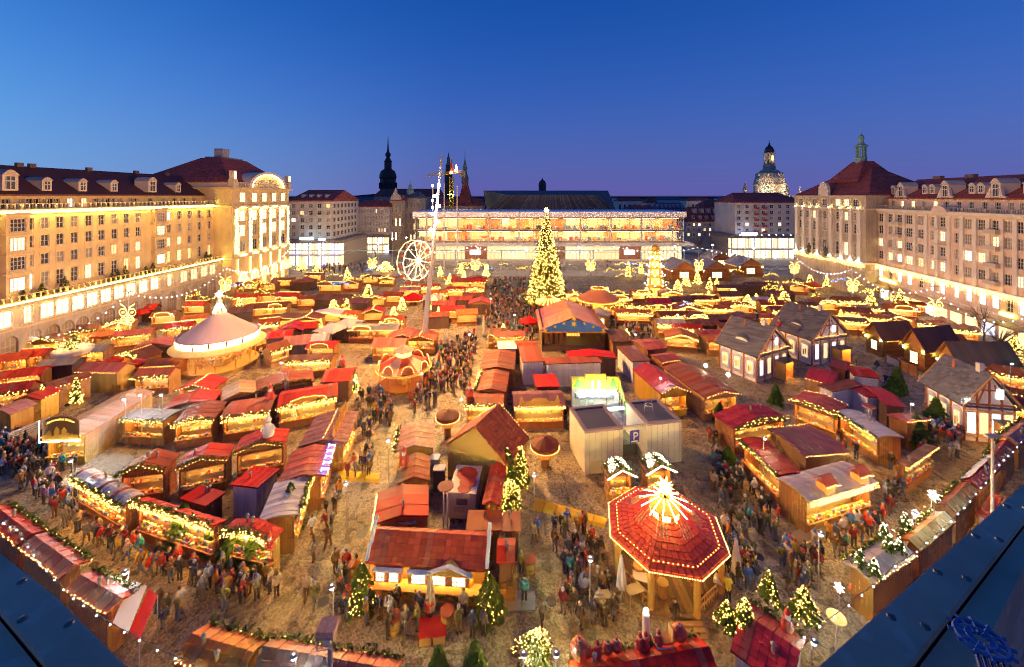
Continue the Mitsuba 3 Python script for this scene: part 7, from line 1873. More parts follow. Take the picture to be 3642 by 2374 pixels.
LAMPS = [(1045, 2338, 3.9, WARM, 1), (1862, 2330, 3.9, WARM, 1), (1978, 2328, 3.9, WARM, 1), (1380, 1568, 4.6, WARM, 1.3), (497, 1405, 5.2, (.95, .95, 1), 1), (572, 1405, 5.2, (.8, .9, 1), 1), (440, 1420, 5.0, (.8, .85, 1), .6), (447, 2036, 3.4, WHITE, .8), (3322, 1765, 4.0, WHITE, 1), (3257, 1828, 3.8, WARM, .5),
         (611, 1118, 5.0, (.7, .9, 1), .8), (1745, 1063, 5.5, WARM, 1), (1670, 1190, 4.5, WARM, .9), (2410, 1120, 5.0, WARM, .9), (2895, 2285, 3.8, WARM, .7), (2590, 1330, 3.6, WHITE, .5), (3245, 1437, 4.2, WHITE, .5), (2350, 1345, 4.5, WHITE, .8), (1262, 1350, 4.5, WARM, .8), (3600, 1295, 5, (1, .5, .4), .8), (920, 1155, 4.5, WHITE, .7), (3260, 1100, 5, (.85, .9, 1), .7), (2260, 1190, 4.5, WARM, .9), (2720, 1560, 4.4, WARM, 1.0), (2100, 1990, 4.2, WARM, .9), (1180, 2090, 4.2, WARM, .9), (250, 1640, 4.4, WARM, .9), (2920, 1900, 4.2, WARM, .9), (1230, 1720, 4.4, WARM, .9), (1900, 1690, 4.4, WARM, .9), (1640, 1420, 4.6, WARM, .8), (1000, 1290, 4.6, WARM, .8), (3440, 1420, 4.8, WARM, .9), (1500, 1330, 4.8, WARM, .8), (2010, 1130, 5.2, WARM, .7), (1830, 1120, 5.2, WARM, .7)]
for i, (u, v, z, col, p) in enumerate(LAMPS):  # some of these pole lamps are added stand-ins for bright spots
    q = at(u, v, z)
    kk = num('lamp_pole'); tag(kk, f'{"cold white" if col[2] > .9 else "warm"} glaring lamp on thin pole near {near_to(u, v + 40) if v < 1500 else "the stalls"}', 'lamp', 'glaring lamps on thin poles')
    put(kk, MB().tube([(q[0], q[1] + .2, 0), (q[0], q[1] + .2, z + .1)], .035, (.35, .33, .32), 5), part='pole')
    k2 = pnum(kk + '__lamp'); scene[k2] = {'type': 'sphere', 'center': [float(a) for a in q], 'radius': .13, 'bsdf': {'type': 'ref', 'id': 'bulb'}, 'emitter': lamp(col, 3000 * p, 9 * p)}
    put(kk, MB().lathe([(.05, .16), (.2, .13), (.22, .1)], (.2, .2, .2), tuple(q), 8), part='hood')

# ------------------------------------------------------------------ lit trees, firs and bare trees
def lit_tree(u, v, h, r, label, n=160, col=(1, .52, .08), rb=.06, z0=0.0, green=FIRC, wgt=.5):
    q = at(u, v, z0); kk = num('lit_tree'); tag(kk, label, 'lit tree')
    s = int(u * 7 + v)
    put(kk, fir(MB(), q[0], q[1], z0, h, r, green, 150 if q[1] > 45 else 320, s), 'leaf', part='foliage')
    put(kk, MB().tube([(q[0], q[1], z0), (q[0], q[1], z0 + h * .9)], .06, (.14, .08, .04), 5), part='trunk')
    g = np.random.default_rng(s); t = g.random(n) ** 1.2; a = g.random(n) * 6.28; e = g.choice([.45, .7, 1.0]); rr = (1.02 - t) ** e * (.75 + .4 * g.random(n)) * (1 + .25 * np.sin(a * 3 + s))
    k2 = put(kk, MB().octs(np.stack([q[0] + r * rr * np.cos(a), q[1] + r * rr * np.sin(a), z0 + .15 + (h - .1) * t], 1), rb * (.6 + .7 * g.random(n)), (.9, .7, .3)), 'bulb', (col, 4.5, wgt), part='fairy_light')
    labels[k2] = {'label': 'golden fairy lights', 'kind': 'stuff'}
    return kk, q


for i, (u, v, h, r) in enumerate(((730, 1010, 3, 1.6), (965, 975, 4, 2), (980, 1010, 3, 1.6), (1075, 960, 3.4, 2.2), (1130, 965, 3, 1.5), (1235, 1000, 4.2, 1.8), (1370, 965, 3.2, 3), (1310, 1062, 3.5, 1.5), (1185, 1105, 2.4, 1.3), (1235, 1105, 2.4, 1.6), (850, 1105, 3, 1.3), (940, 1195, 3.4, .9), (1110, 1155, 3, 1.2), (1140, 1190, 3, 1),
                                  (550, 1080, 3, 1.6), (640, 1035, 3, 1.5), (880, 1025, 3, 1.8), (1565, 985, 3.4, 1.2), (1600, 1010, 3, 1.6), (1640, 975, 3.5, 1.4), (1730, 985, 4, 1.2), (1722, 1000, 3, 1), (1650, 1000, 2.6, 1.3), (1545, 1100, 3, 1.2), (1790, 1210, 3, 1.1), (1760, 1225, 2.6, 1.1), (1430, 1105, 3, 1.2), (1400, 1135, 2.6, 1), (1560, 1140, 3, .9),
                                  (2235, 985, 5, 1.2), (2280, 975, 3.6, 1), (2410, 1035, 3, 1.4), (2480, 1010, 3.5, 1.4), (2525, 1030, 3.4, 1.2), (2550, 1030, 3.4, 1.2), (2440, 1020, 3, 1.5), (2300, 1065, 3, 1.5), (2160, 1065, 3, 1.4), (2610, 1070, 3, 1.6), (2520, 1080, 3, 1.6), (2690, 1090, 3, 1.8), (2745, 1110, 4, 1.7), (2790, 1090, 3.5, 1.7), (2660, 1095, 3, 1.6), (2780, 1060, 3, 1.4), (2880, 1030, 4, 1.3), (2940, 1020, 3.4, 1.1), (3030, 1120, 3, 1.2), (3100, 1095, 4, 1.3), (3200, 1090, 4.2, 1.3), (3225, 1130, 3.6, 1.2), (3190, 1230, 3.8, .7), (3060, 1170, 3, 1.1), (2990, 1155, 3, 1.0), (2370, 1100, 3, 1.4), (2830, 1130, 3.2, 1.5), (2230, 1230, 3, .9), (3410, 1130, 3.5, 1.2), (3560, 1360, 3.2, 1), (3610, 1260, 3.2, 1.2), (420, 1210, 3, 1), (395, 1180, 3, 1), (155, 1290, 2.6, 1), (270, 1440, 3.6, .8), (150, 1480, 3.8, .6), (1180, 1395, 2.6, .8), (1265, 1395, 2.4, .7))):
    lit_tree(u, v, h, r * .8, f'small tree thick with golden lights near {near_to(u, v)}', int(70 + 60 * r), rb=.05 + .0008 * at(u, v)[1] ** 1.0, z0=.6 if v < 1130 else 0, wgt=.35)
lit_tree(2650, 2232, 1.6, .6, 'little green tree wound with lights at the upper corner of the dark red stall', 170, rb=.04, z0=2.9)
lit_tree(2585, 2225, 1.4, .55, 'round green bush of lights at the alley corner of the dark red stall', 150, rb=.04, z0=2.9)
lit_tree(2735, 2130, 1.7, .5, 'slender green tree of lights at the back corner of the dark red stall', 150, rb=.04, z0=2.9)
lit_tree(2860, 2200, 1.8, .7, 'dark wreath shaped tree with lights beside the dark red stall', 170, rb=.04, z0=2.6)
lit_tree(1902, 2330, 1.2, .95, 'golden net of lights between the two glaring lamps in front', 220, rb=.04, z0=2.6)
lit_tree(1805, 1760, 4.2, .9, 'tall net of golden lights on the right side of the middle island', 320, rb=.05)
lit_tree(1850, 1720, 3.4, .8, 'wide net of golden lights beside the red parasols in the middle', 300, rb=.05)
lit_tree(1815, 1810, 2.4, .9, 'low net of golden lights at the front corner of the middle island', 260, rb=.05)
for i, (u, v, z, h) in enumerate(((3060, 2010, 3.0, 1.0), (3108, 2045, 3.0, 1.0), (3165, 1960, 3.0, 1.1), (3145, 1915, 3.0, 1.0), (3200, 1960, 2.8, .9), (3220, 1880, 2.8, 1.1))):
    lit_tree(u, v, h, .35, ('tiny tree outlined with white bulbs on the cream roof, lowest one', 'tiny bulb tree at the ledge side corner of the cream roof', 'tiny bulb tree in the middle of the cream roof', 'tiny bulb tree at the alley edge of the cream roof', 'tiny bulb tree between the cream and orange roofs', 'tiny bulb tree on the orange red roof')[i], 26, WHITE, .05, z)
FIRS = ((1033, 1880, 3.6, .8, 'tall plain green fir at the end of the silver tiled stall'), (650, 1935, 3.0, 1.0, 'plain green fir in front of the long red stall'), (760, 1965, 2.4, .9, 'plain green fir left of the icy white light'), (830, 1995, 2.4, 1.0, 'plain green fir with long top shoot'), (905, 2010, 2.4, .9, 'plain green fir at the alley corner of the tiled stall'),
        (1690, 2532, 3.6, .8, 'bright green fir at the bottom edge'), (1560, 2530, 3.3, .8, 'grey green fir beside the lamp at the bottom edge'), (2760, 1440, 2.6, .8, 'small fir behind the arched crimson roof'), (3190, 1400, 3.6, 1.0, 'dark fir beside the crimson booth in the right yard'), (3260, 1590, 3.4, 1.2, 'bushy fir with a few lights on the right'), (3330, 1520, 3.4, 1.1, 'fir in front of the orange arches'),
        (1215, 1350, 2.8, .8, 'little dark fir above the lit train stall'), (2560, 1500, 2.2, .8, 'fir in front of the yellow hut corner'), (2590, 1660, 2.0, .9, 'low fir along the long red stall'), (2790, 1290, 3.0, .8, 'fir in the paved corner by the timber houses'))
for u, v, h, r, lab in FIRS:
    q = at(u, v, 0); kk = num('fir_tree'); tag(kk, lab, 'fir tree')
    put(kk, fir(MB(), q[0], q[1], .1, h, r, (.055, .10, .025), int(500 + 120 * h), int(u)), 'leaf', part='foliage'); put(kk, MB().tube([(q[0], q[1], 0), (q[0], q[1], h * .93)], [.09, .02], (.14, .08, .04), 6), part='trunk')
for i, (u, v, h) in enumerate(((3500, 1230, 7), (3555, 1300, 7), (3180, 1090, 6), (3080, 1030, 6), (1335, 925, 6), (2545, 905, 9), (2480, 905, 8))):
    q = at(u, v, 0); kk = num('bare_tree'); tag(kk, f'bare winter tree standing near {near_to(u, v)}', 'tree')
    m = MB(); g = np.random.default_rng(i)
    m.tube([q, q + [0, 0, h * .35]], [.2, .15], (.14, .09, .05), 6)
    for j in range(16):
        t = g.random() * 6.28; o = q + [0, 0, h * (.3 + .3 * g.random())]; e = o + np.array([math.cos(t), math.sin(t), 1.4]) * h * .28 * (.6 + g.random() * .6)
        m.tube([o, (o + e) / 2 + [0, 0, .15], e], [.07, .05, .02], (.15, .10, .05), 4)
        for _ in range(3): m.tube([(o + e) / 2, (o + e) / 2 + (e - o) * .4 + g.normal(0, h * .05, 3)], [.03, .01], (.16, .1, .05), 3)
    put(kk, m, part='branch')

# garlands and added plaza lamps of the far half
g7 = random.Random(77)
for i in range(82):
    u, v = (g7.uniform(1500, 2330), g7.uniform(968, 998)) if i > 63 else (g7.uniform(470, 1420), g7.uniform(985, 1110)) if i % 2 else (g7.uniform(2190, 3200), g7.uniform(985, 1150))
    q = at(u, v, 0); a = g7.uniform(-.5, .5); w = g7.uniform(1.5, 3.2); f = Fr(q[:2], ang=a)
    kk = num('light_garland'); tag(kk, f'arched fir garland with golden lights above the stalls near {near_to(u, v)}', 'garland', 'lit garlands above the stalls')
    P = [(w * math.cos(t), 0, 2.7 + g7.uniform(.6, 1.5) * .7 * math.sin(t) + .15 * math.sin(5 * t)) for t in np.linspace(0, math.pi, 12)]
    put(kk, leaves(MB(f), P, .25, 110, (.07, .10, .03), .34, i), 'leaf', part='fir'); bulbs(kk, f, P, .16, .085, (1, .52, .08) if i % 9 else (.15, .3, 1), 5, .3, .14)
    put(kk, MB(f).tube([(w, 0, 0), (w, 0, 2.8)], .05, (.3, .2, .1), 4).tube([(-w, 0, 0), (-w, 0, 2.8)], .05, (.3, .2, .1), 4), part='post')
for u, v in ((1130, 880), (1345, 866), (1395, 850), (1445, 846), (1700, 885), (1870, 884), (2060, 880), (2230, 884), (2400, 876), (2535, 872), (2680, 884)):  # globe lamps added to brighten the plaza; a few stand at seen lights
    y = 151.0; x, z = px(u, y), zz(v, y); kk = num('plaza_lamp'); tag(kk, f'white globe street lamp in front of {"the glass hall" if 1480 < u < 2430 else "the shops"}', 'street lamp', 'globe lamps along the tram street')
    put(kk, MB().tube([(x, y, 0), (x, y, z - .3)], .09, (.4, .38, .36), 6), part='pole'); k2 = pnum(kk + '__globe'); scene[k2] = {'type': 'sphere', 'center': [float(x), y, float(z)], 'radius': .3, 'bsdf': {'type': 'ref', 'id': 'bulb'}, 'emitter': lamp((1, .72, .42), 420, 3)}

# ------------------------------------------------------------------ street things
def closed_parasol(u, v, h, col, label, table=True):
    q = at(u, v); kk = num('closed_parasol'); tag(kk, label, 'parasol')
    m = MB()
    for z0, z1, r0, r1 in ((.9, h * .6, .30, .22), (h * .6, h, .22, .07)):
        n = 14
        for i in range(n):
            a0, a1 = i * 6.283 / n, (i + 1) * 6.283 / n
            f0 = 1.25 if i % 2 else .85; f1 = .85 if i % 2 else 1.25
            m.quad(*[tuple(q + [r * math.cos(a), r * math.sin(a), z]) for r, a, z in ((r0 * f0, a0, z0), (r0 * f1, a1, z0), (r1 * f1, a1, z1), (r1 * f0, a0, z1))], col)
    put(kk, m, part='folded_cloth'); put(kk, MB().tube([q, q + [0, 0, h + .06]], .035, (.55, .5, .45), 6).lathe([(.3, 0), (.3, .06)], (.3, .3, .3), q, 10), part='pole')


closed_parasol(2210, 2135, 3.0, (.62, .58, .52), 'closed white parasol in front of the octagonal pavilion')
closed_parasol(2618, 2080, 3.2, (.64, .6, .55), 'closed white parasol in the crowd on the far side of the octagonal pavilion')
closed_parasol(1530, 2215, 3.2, (.55, .44, .26), 'closed beige parasol over red cloth benches')
closed_parasol(1720, 1200, 4.0, (.55, .48, .36), 'closed sandy parasol in the crowd by the bright corner booth')
closed_parasol(1045, 1510, 2.4, (.5, .46, .4), 'closed grey parasol among the lit stalls')
closed_parasol(1585, 1245, 3.4, (.6, .54, .48), 'closed pale parasol at the corner of the orange booth')
closed_parasol(2380, 1462, 2.8, (.62, .58, .54), 'closed white parasol before the yellow timber wall')


def parasol(u, v, r, h, col, label, lit=False, n=8):
    q = at(u, v); kk = num('open_parasol'); tag(kk, label, 'parasol')
    put(kk, MB().lathe([(r, h - .45 * r), (.05, h)], col, q, n, flat=True).lathe([(r, h - .45 * r - .36), (r, h - .45 * r)], sh(col, .8), q, n, flat=True), part='cloth')
    put(kk, MB().tube([q, q + [0, 0, h + .1]], .04, (.4, .25, .12), 6), part='pole')
    if lit:
        put(kk, MB().octs(along(ring(q, r + .03, h - .45 * r - .38), .22), .05, (.9, .8, .5)), 'bulb', (WARM, 6, .3), part='light_string')
        put(kk, MB().lathe([(r * .3, 0), (r * .3, 1.0), (r * .5, 1.05), (0, 1.05)], (.22, .1, .04), q, 10), part='bar_table')
        k2 = pnum(kk + '__lamp'); put(k2, MB().lathe([(r * .5, h - .5 * r - .05), (.2, h - .5 * r - .05)], (.9, .7, .4), q, 10), 'bulb', (WARM, 7, .5)); scene[k2]['flip_normals'] = True


parasol(1592, 1548, 1.3, 2.9, (.15, .03, .02), 'dark red round bar parasol with lights next to the barn', True, 12)
parasol(1938, 1660, 1.4, 3.0, (.15, .03, .02), 'dark red round bar parasol with lights on the open side of the barn', True, 12)
for u, v, r, c_, lab in ((402, 1340, 1.2, 'red', 'small red parasol tent with pale rim near the round pavilion'), (486, 1350, 1.3, 'red', 'small red parasol tent beside the lit ochre hut'), (340, 1240, 1.4, 'orange', 'orange parasol in front of the golden arcade'), (385, 1235, 1.6, 'orange', 'orange parasol beside the first one under the arcade'), (500, 1150, 1.7, 'bright', 'bright red parasol near the scroll lamp by the arcade'), (1470, 1085, 2.8, 'bright', 'red pointed tent with lit rim left of the leaning mast'), (1880, 1180, 1.9, 'bright', 'red pointed parasol in the crowd before the great tree'), (1610, 1010, 2.6, 'orange', 'golden pointed tent with light strips in the back row'), (3350, 1180, 2.0, 'tan', 'sandy parasol by the peach building'), (3430, 1210, 2.0, 'orange', 'orange parasol by the bare trees'), (2890, 1040, 2.2, 'red', 'red flat canopy with lit trees on top near the domed pavilion')):
    parasol(u, v, r, 3.1, C[c_], lab, v < 1100)
# big pale square parasols near the middle left
for u, v, lab in ((1180, 1225, 'large pale grey square parasol over a standing crowd'), (1235, 1205, 'second large pale grey square parasol behind the first')):
    q = at(u, v); kk = num('open_parasol'); tag(kk, lab, 'parasol')
    put(kk, MB().lathe([(3.3, 2.9), (.1, 3.9)], (.5, .47, .45), q, 4, .5, True), part='cloth'); put(kk, MB().tube([q, q + [0, 0, 3.9]], .05, (.5, .5, .5), 6), part='pole')

# cable ramps, metal platforms, tables, barrels
def slab(name, label, cat, quad, h, col, mat='vc', n=1, ramp=True):
    pts = [at(*p) for p in quad]
    kk = num(name); tag(kk, label, cat)
    a, b_, c_, d = pts
    for i in range(n):
        t0, t1 = i / n + .004, (i + 1) / n - .004
        q = [a * (1 - t0) + b_ * t0, a * (1 - t1) + b_ * t1, d * (1 - t1) + c_ * t1, d * (1 - t0) + c_ * t0]
        ins = [q[0] * .75 + q[3] * .25, q[1] * .75 + q[2] * .25, q[2] * .75 + q[1] * .25, q[3] * .75 + q[0] * .25] if ramp else q
        put(kk, MB().hexa([tuple(p + [0, 0, .003]) for p in q], [tuple(p + [0, 0, h]) for p in ins], jit(col, .06)), mat, part='plate')


YR = (.62, .36, .02)
slab('cable_ramp', 'yellow cable ramp across the alley beside the blue neon stall', 'cable ramp', [(1192, 1706), (1348, 1719), (1352, 1684), (1205, 1671)], .12, YR, n=3)
slab('cable_ramp', 'long orange yellow cable ramp leading to the octagonal pavilion', 'cable ramp', [(1886, 1812), (2150, 1880), (2162, 1845), (1905, 1770)], .12, YR, n=6)
slab('cable_ramp', 'small yellow ramp plate in the left alley', 'cable ramp', [(478, 1990), (500, 2012), (532, 1965), (500, 1935)], .1, YR, n=1)
slab('metal_platform', 'grey metal plates laid in front of the gabled bar house', 'metal plate', [(1420, 2182), (1640, 2182), (1640, 2108), (1426, 2104)], .14, (.34, .32, .31), 'vcm', 4, False)
slab('metal_platform', 'second stretch of grey metal plates beside the bar house deck', 'metal plate', [(1700, 2182), (1905, 2178), (1905, 2108), (1715, 2106)], .14, (.34, .32, .31), 'vcm', 4, False)
slab('metal_platform', 'pale metal platform along the cream roofed stall', 'metal plate', [(2850, 1950), (3110, 1830), (3070, 1800), (2815, 1900)], .16, (.46, .42, .4), 'vcm', 4, False)


for u, v in ((1150, 2140), (1960, 2140), (1290, 1900), (2480, 2180), (2700, 1980), (1900, 1560), (820, 2180), (2560, 1620)):
    q = at(u, v); kk = num('drain_cover'); tag(kk, 'round iron drain cover in the cobbles', 'drain cover', 'drain covers in the cobbles')
    put(kk, MB().lathe([(.36, -.002), (.36, .006), (.3, .006), (.3, .002), (0, .003)], (.09, .08, .075), q, 16), 'vcm')


def barrel(u, v, label, top=(.34, .06, .04)):
    q = at(u, v); kk = num('barrel_table'); tag(kk, label, 'barrel')
    put(kk, MB().lathe([(.30, 0), (.38, .3), (.40, .5), (.38, .7), (.31, 1.0)], (.42, .25, .08), q, 14), smooth=True, part='cask')
    for z, r in ((.15, .35), (.5, .41), (.85, .355)): put(kk, MB().lathe([(r, z - .03), (r + .01, z + .03)], (.16, .13, .1), q, 14), part='hoop')
    put(kk, MB().lathe([(.46, 1.0), (.46, 1.06), (0, 1.06)], top, q, 14), part='lid')


for u, v, lab in ((1246, 2062, 'barrel table with dark red top at the alley corner'), (1402, 2250, 'barrel table with red top beside a small stool'), (1590, 2230, 'barrel table in the group before the bar house'), (1885, 2040, 'round barrel table near the wooden deck')):
    barrel(u, v, lab)
for i, (u, v) in enumerate(((1345, 2105), (1640, 1770))):
    q = at(u, v); kk = num('blue_tub'); tag(kk, ('blue rimmed tub at the foot of the lit tree', 'round tub in the middle yard')[i], 'tub')
    put(kk, MB().lathe([(.34, 0), (.38, .8)], (.3, .2, .1), q, 12).lathe([(.4, .8), (.42, .9), (.3, .9), (.3, .7), (0, .7)], (.25, .45, .6), q, 12), part='tub')
def table(u, v, a, label, lx=1.1, ly=.7, h=1.05, col=(.44, .3, .15)):
    q = at(u, v); f = Fr(q[:2], ang=a); kk = num('wooden_table'); tag(kk, label, 'table')
    put(kk, MB(f).box(-lx / 2, lx / 2, -ly / 2, ly / 2, h - .05, h, col), part='table_top')
    for x in (-1, 1):
        for y in (-1, 1): put(kk, MB(f).box(x * (lx / 2 - .08) - .035, x * (lx / 2 - .08) + .035, y * (ly / 2 - .08) - .035, y * (ly / 2 - .08) + .035, 0, h - .05, sh(col, .8)), part='leg')


table(2255, 2150, .3, 'pale wooden table beside the closed white parasol'); table(2280, 2105, -.3, 'white topped table at the foot of the pavilion', col=(.6, .55, .48)); table(2150, 2170, .2, 'small standing table crowded with cups', .8, .6); table(2660, 2030, .4, 'orange topped standing table in the crowd by the pavilion', .8, .6, col=(.6, .3, .06)); table(2145, 2000, .1, 'round standing table with lamp, near the red coated people', .7, .7)
kk = 'red_bench_pair'
for i, (u, v) in enumerate(((1515, 2262), (1562, 2258))):
    q = at(u, v); k2 = num('bench'); f = Fr(q[:2], ang=.15); tag(k2, ('bench under red cloth on the barrel side of the beige parasol', 'bench under red cloth on the far side of the beige parasol')[i], 'bench')
    put(k2, MB(f).box(-.35, .35, -.6, .6, .02, .5, (.5, .3, .12)), part='seat'); put(k2, MB(f).box(-.4, .4, -.62, .62, .505, .56, (.55, .012, .02)).box(-.42, -.4, -.62, .62, .1, .56, (.5, .012, .02)).box(.4, .42, -.62, .62, .1, .56, (.5, .012, .02)), part='red_cloth')
q = at(2075, 2110); kk = 'baby_stroller'; tag(kk, 'white and grey baby stroller in front of the standing group', 'stroller'); f = Fr(q[:2], ang=.4)
put(kk, MB(f).lathe([(.1, .55), (.34, .65), (.38, .85), (.3, .9)], (.58, .56, .55), (0, 0, 0), 12), part='bassinet'); put(kk, MB(f).lathe([(.4, .86), (.36, 1.1), (.2, 1.25), (0, 1.28)], (.5, .48, .5), (.12, 0, 0), 12), part='hood')
put(kk, MB(f).tube([(-.3, 0, .6), (-.6, 0, 1.05)], .025, (.1, .1, .1), 5).tube([(-.3, .25, .2), (.3, .25, .6)], .025, (.2, .2, .2), 5).tube([(-.3, -.25, .2), (.3, -.25, .6)], .025, (.2, .2, .2), 5), part='chassis')
for x in (-.35, .35):
    for y in (-.28, .28): put(kk, MB(f).tube([(x + .16 * math.cos(t), y, .18 + .16 * math.sin(t)) for t in np.linspace(0, 6.28, 11)], .03, (.06, .06, .06), 5), part='wheel')

# the trailer, the power cabinets and other yard things
b = 'snowy_trailer'; tag(b, 'cream box trailer with snow half melted on its red top in the middle yard', 'trailer')
f, W, D = rect_of([(1602, 1756), (1693, 1759), (1712, 1664), (1620, 1657)], 2.4)
put(b, MB(f).box(0, W, 0, D, .35, 2.38, (.56, .48, .34)), part='body'); put(b, MB(f).box(-.05, W + .05, -.05, D + .05, 2.382, 2.5, (.6, .5, .45)), part='roof')
g = np.random.default_rng(4)
k2 = put(b, MB(f).lathe([(.9, 2.505), (.95, 2.53), (0, 2.54)], (.3, .02, .025), (W * .5, D * .68, 0), 9).lathe([(.75, 2.545), (.7, 2.56), (0, 2.57)], (.3, .02, .025), (W * .62, D * .38, 0), 9).lathe([(.6, 2.505), (.55, 2.53), (0, 2.54)], (.3, .02, .025), (W * .55, D * .15, 0), 8), part='bare_patch'); labels[k2] = {'label': 'red top showing through the snow', 'kind': 'stuff'}
put(b, MB(f).box(W * .3, W * .7, -.06, 0, 1.5, 2.0, (.1, .1, .1)).box(W * .2, W * .6, -.05, 0, .9, 1.3, (.4, .36, .28)), part='vent')
for x in (.1, W - .4): put(b, MB(f).box(x, x + .3, -.02, .3, 0, .36, (.06, .06, .06)), part='wheel')
FOOT.append((f, W, D))
for i, (u, v, w, h, c_) in enumerate(((1560, 1750, 1.0, 1.9, (.1, .1, .1)), (1695, 1660, 1.2, 1.7, (.35, .5, .6)), (1720, 1640, 1.4, 1.5, (.5, .55, .58)), (1545, 1720, .8, 2.2, (.2, .2, .2)))):
    q = at(u, v); kk = num('power_cabinet'); tag(kk, ('black power cabinet with open lid beside the disc mast', 'pale blue cooling box behind the barn', 'white cooling box with blue lids behind the barn', 'grey power cabinet with white sign behind the rust red stalls')[i], 'cabinet')
    put(kk, MB().box(q[0] - w / 2, q[0] + w / 2, q[1], q[1] + .8, 0, h, c_), part='body'); put(kk, MB().box(q[0] - w / 2 - .03, q[0] + w / 2 + .03, q[1] - .03, q[1] + .83, h + .002, h + .08, (.55, .6, .66)), part='lid')
for i, (u, v, z) in enumerate(((1585, 1733, 4.2), (1018, 1317, 5.0), (3090, 1447, 4.2))):
    q = at(u, v, z); kk = num('disc_mast'); tag(kk, ('lattice mast with round red disc on top behind the barn', 'lattice mast with round disc on top below the big carousel', 'lattice mast with round disc on top in the right yard')[i], 'mast')
    m = MB()
    for a in (-.16, .16):
        for c_ in (-.16, .16): m.tube([(q[0] + a, q[1] + c_, 0), (q[0] + a, q[1] + c_, z)], .03, (.5, .48, .46), 4)
    for j in range(int(z / .4)): m.tube([(q[0] - .16, q[1] - .16, j * .4), (q[0] + .16, q[1] - .16, j * .4 + .4)], .02, (.5, .48, .46), 4)
    put(kk, m, part='lattice'); put(kk, MB().lathe([(.6, z), (.64, z + .05), (.6, z + .12), (0, z + .14)], (.42, .13, .07), (q[0], q[1], 0), 18), part='disc')
# grey street lamp head close to the camera and the slim lamp pole on the right
b = 'street_lamp'; tag(b, 'grey box shaped street lamp head on a pole, close at the bottom edge', 'street lamp')
y = 15.0; x, z = px(1166, y), zz(2235, y)
put(b, MB().tube([(x + .1, y + .05, 0), (x + .06, y + .05, z - .75)], .085, (.2, .21, .23), 10), part='pole')
put(b, MB().box(x - .34, x + .3, y - .26, y + .3, z - .08, z + .12, (.17, .18, .21)), 'coldmetal', part='cover')
put(b, MB().box(x - .32, x + .28, y - .24, y + .28, z - .2, z - .082, (.26, .27, .28)), part='reflector')
for a in (-.3, .26): put(b, MB().tube([(x + a, y - .2, z - .2), (x + a, y - .2, z - .62), (x + .06, y, z - .75)], .02, (.25, .25, .27), 5), part='bracket')
k2 = put(b, MB().box(x - .14, x + .1, y - .1, y + .14, z - .55, z - .3, (.6, .58, .5)), part='lamp_glass')
b = 'street_lamp_001'; tag(b, 'slim grey street lamp pole with small head rising among the right hand stalls', 'street lamp')
y = 30.7; x = px(3530, y); z = zz(1552, y)
put(b, MB().tube([(x, y, 0), (x, y, z)], [.12, .08], (.45, .42, .4), 9), part='pole'); put(b, MB().box(x - .5, x + .5, y - .15, y + .15, z, z + .12, (.4, .38, .38)).box(x - .45, x - .1, y - .13, y + .13, z - .1, z - .002, (.3, .3, .3)), part='lamp_head')
b = 'white_candle_lamp'; tag(b, 'white pillar candle shaped lamp behind the bright red roof', 'lamp')
q = at(2298, 2265, 2.6)
put(b, MB().lathe([(.2, 0), (.2, 1.25), (.16, 1.3)], (.66, .62, .56), q, 14), part='pillar'); k2 = pnum(b + '__flame'); scene[k2] = {'type': 'sphere', 'center': [float(q[0]), float(q[1]), 4.05], 'radius': .13, 'bsdf': {'type': 'ref', 'id': 'bulb'}, 'emitter': lamp(WARM, 2400 * .5, 4)}
b = 'heater_lamp'; tag(b, 'round orange topped heater lamp in the lower right corner of the square', 'heater lamp')
q = at(2975, 2190, 2.3)
put(b, MB().tube([(q[0], q[1], 0), (q[0], q[1], 2.2)], .04, (.5, .48, .46), 6).lathe([(.35, 0), (.35, .1)], (.3, .3, .3), (q[0], q[1], 0), 12), part='pole')
k2 = pnum(b + '__shade'); put(k2, MB().lathe([(.5, 2.2), (.46, 2.3), (.2, 2.42), (0, 2.44)], (.8, .5, .2), (q[0], q[1], 0), 20), 'bulb', ((1, .42, .07), .75, .4))
# poster fence at the left edge
b = 'banner_fence'; tag(b, 'grey banner fence with faded lines of print at the left edge', 'fence')
f = Fr(at(30, 1605)[:2], at(178, 1540)[:2])
put(b, MB(f).box(0, f.L, 0, .05, .1, 1.9, (.42, .38, .33)), part='banner')
for i, (z, a, e) in enumerate(((1.6, .1, .8), (1.4, .15, .7), (1.15, .1, .95), (.9, .2, .6))): put(b, MB(f).box(f.L * a, f.L * e, -.012, 0, z, z + .09, (.2, .18, .17)), part='print_line')
for x in np.linspace(0, f.L, 4): put(b, MB(f).box(x - .04, x + .04, .051, .12, 0, 2.0, (.25, .24, .23)), part='post')
# white and red banner at the end of the third left stall; the snow sheet on the right
bb, f, W, D, _ = BAN
k2 = 'white_red_banner'; tag(k2, 'white awning sheet with a broad red band at the end of the rose stall', 'awning')
q = [at(u, v, 2.75) for u, v in ((401, 2214), (455, 2252), (522, 2084), (468, 2062))]; r_ = [at(u, v, 2.5) for u, v in ((459, 2248), (496, 2280), (560, 2118), (529, 2094))]
put(k2, MB().hexa([tuple(p - [0, 0, .03]) for p in q], [tuple(p) for p in q], (.66, .63, .6)), part='white_sheet'); put(k2, MB().hexa([tuple(p - [0, 0, .03]) for p in r_], [tuple(p) for p in r_], (.56, .012, .02)), part='red_band')
put(k2, MB().tube([tuple(r_[1]), (r_[1][0], r_[1][1], 0)], .03, (.4, .4, .4), 5).tube([tuple(r_[2]), (r_[2][0], r_[2][1], 0)], .03, (.4, .4, .4), 5), part='pole')
bb, f, W, D, _ = SN
k2 = 'snow_sheet'; tag(k2, 'white snow sheet draped over the alley side of the crimson roof', 'sheet')
m = MB(f); n = 8
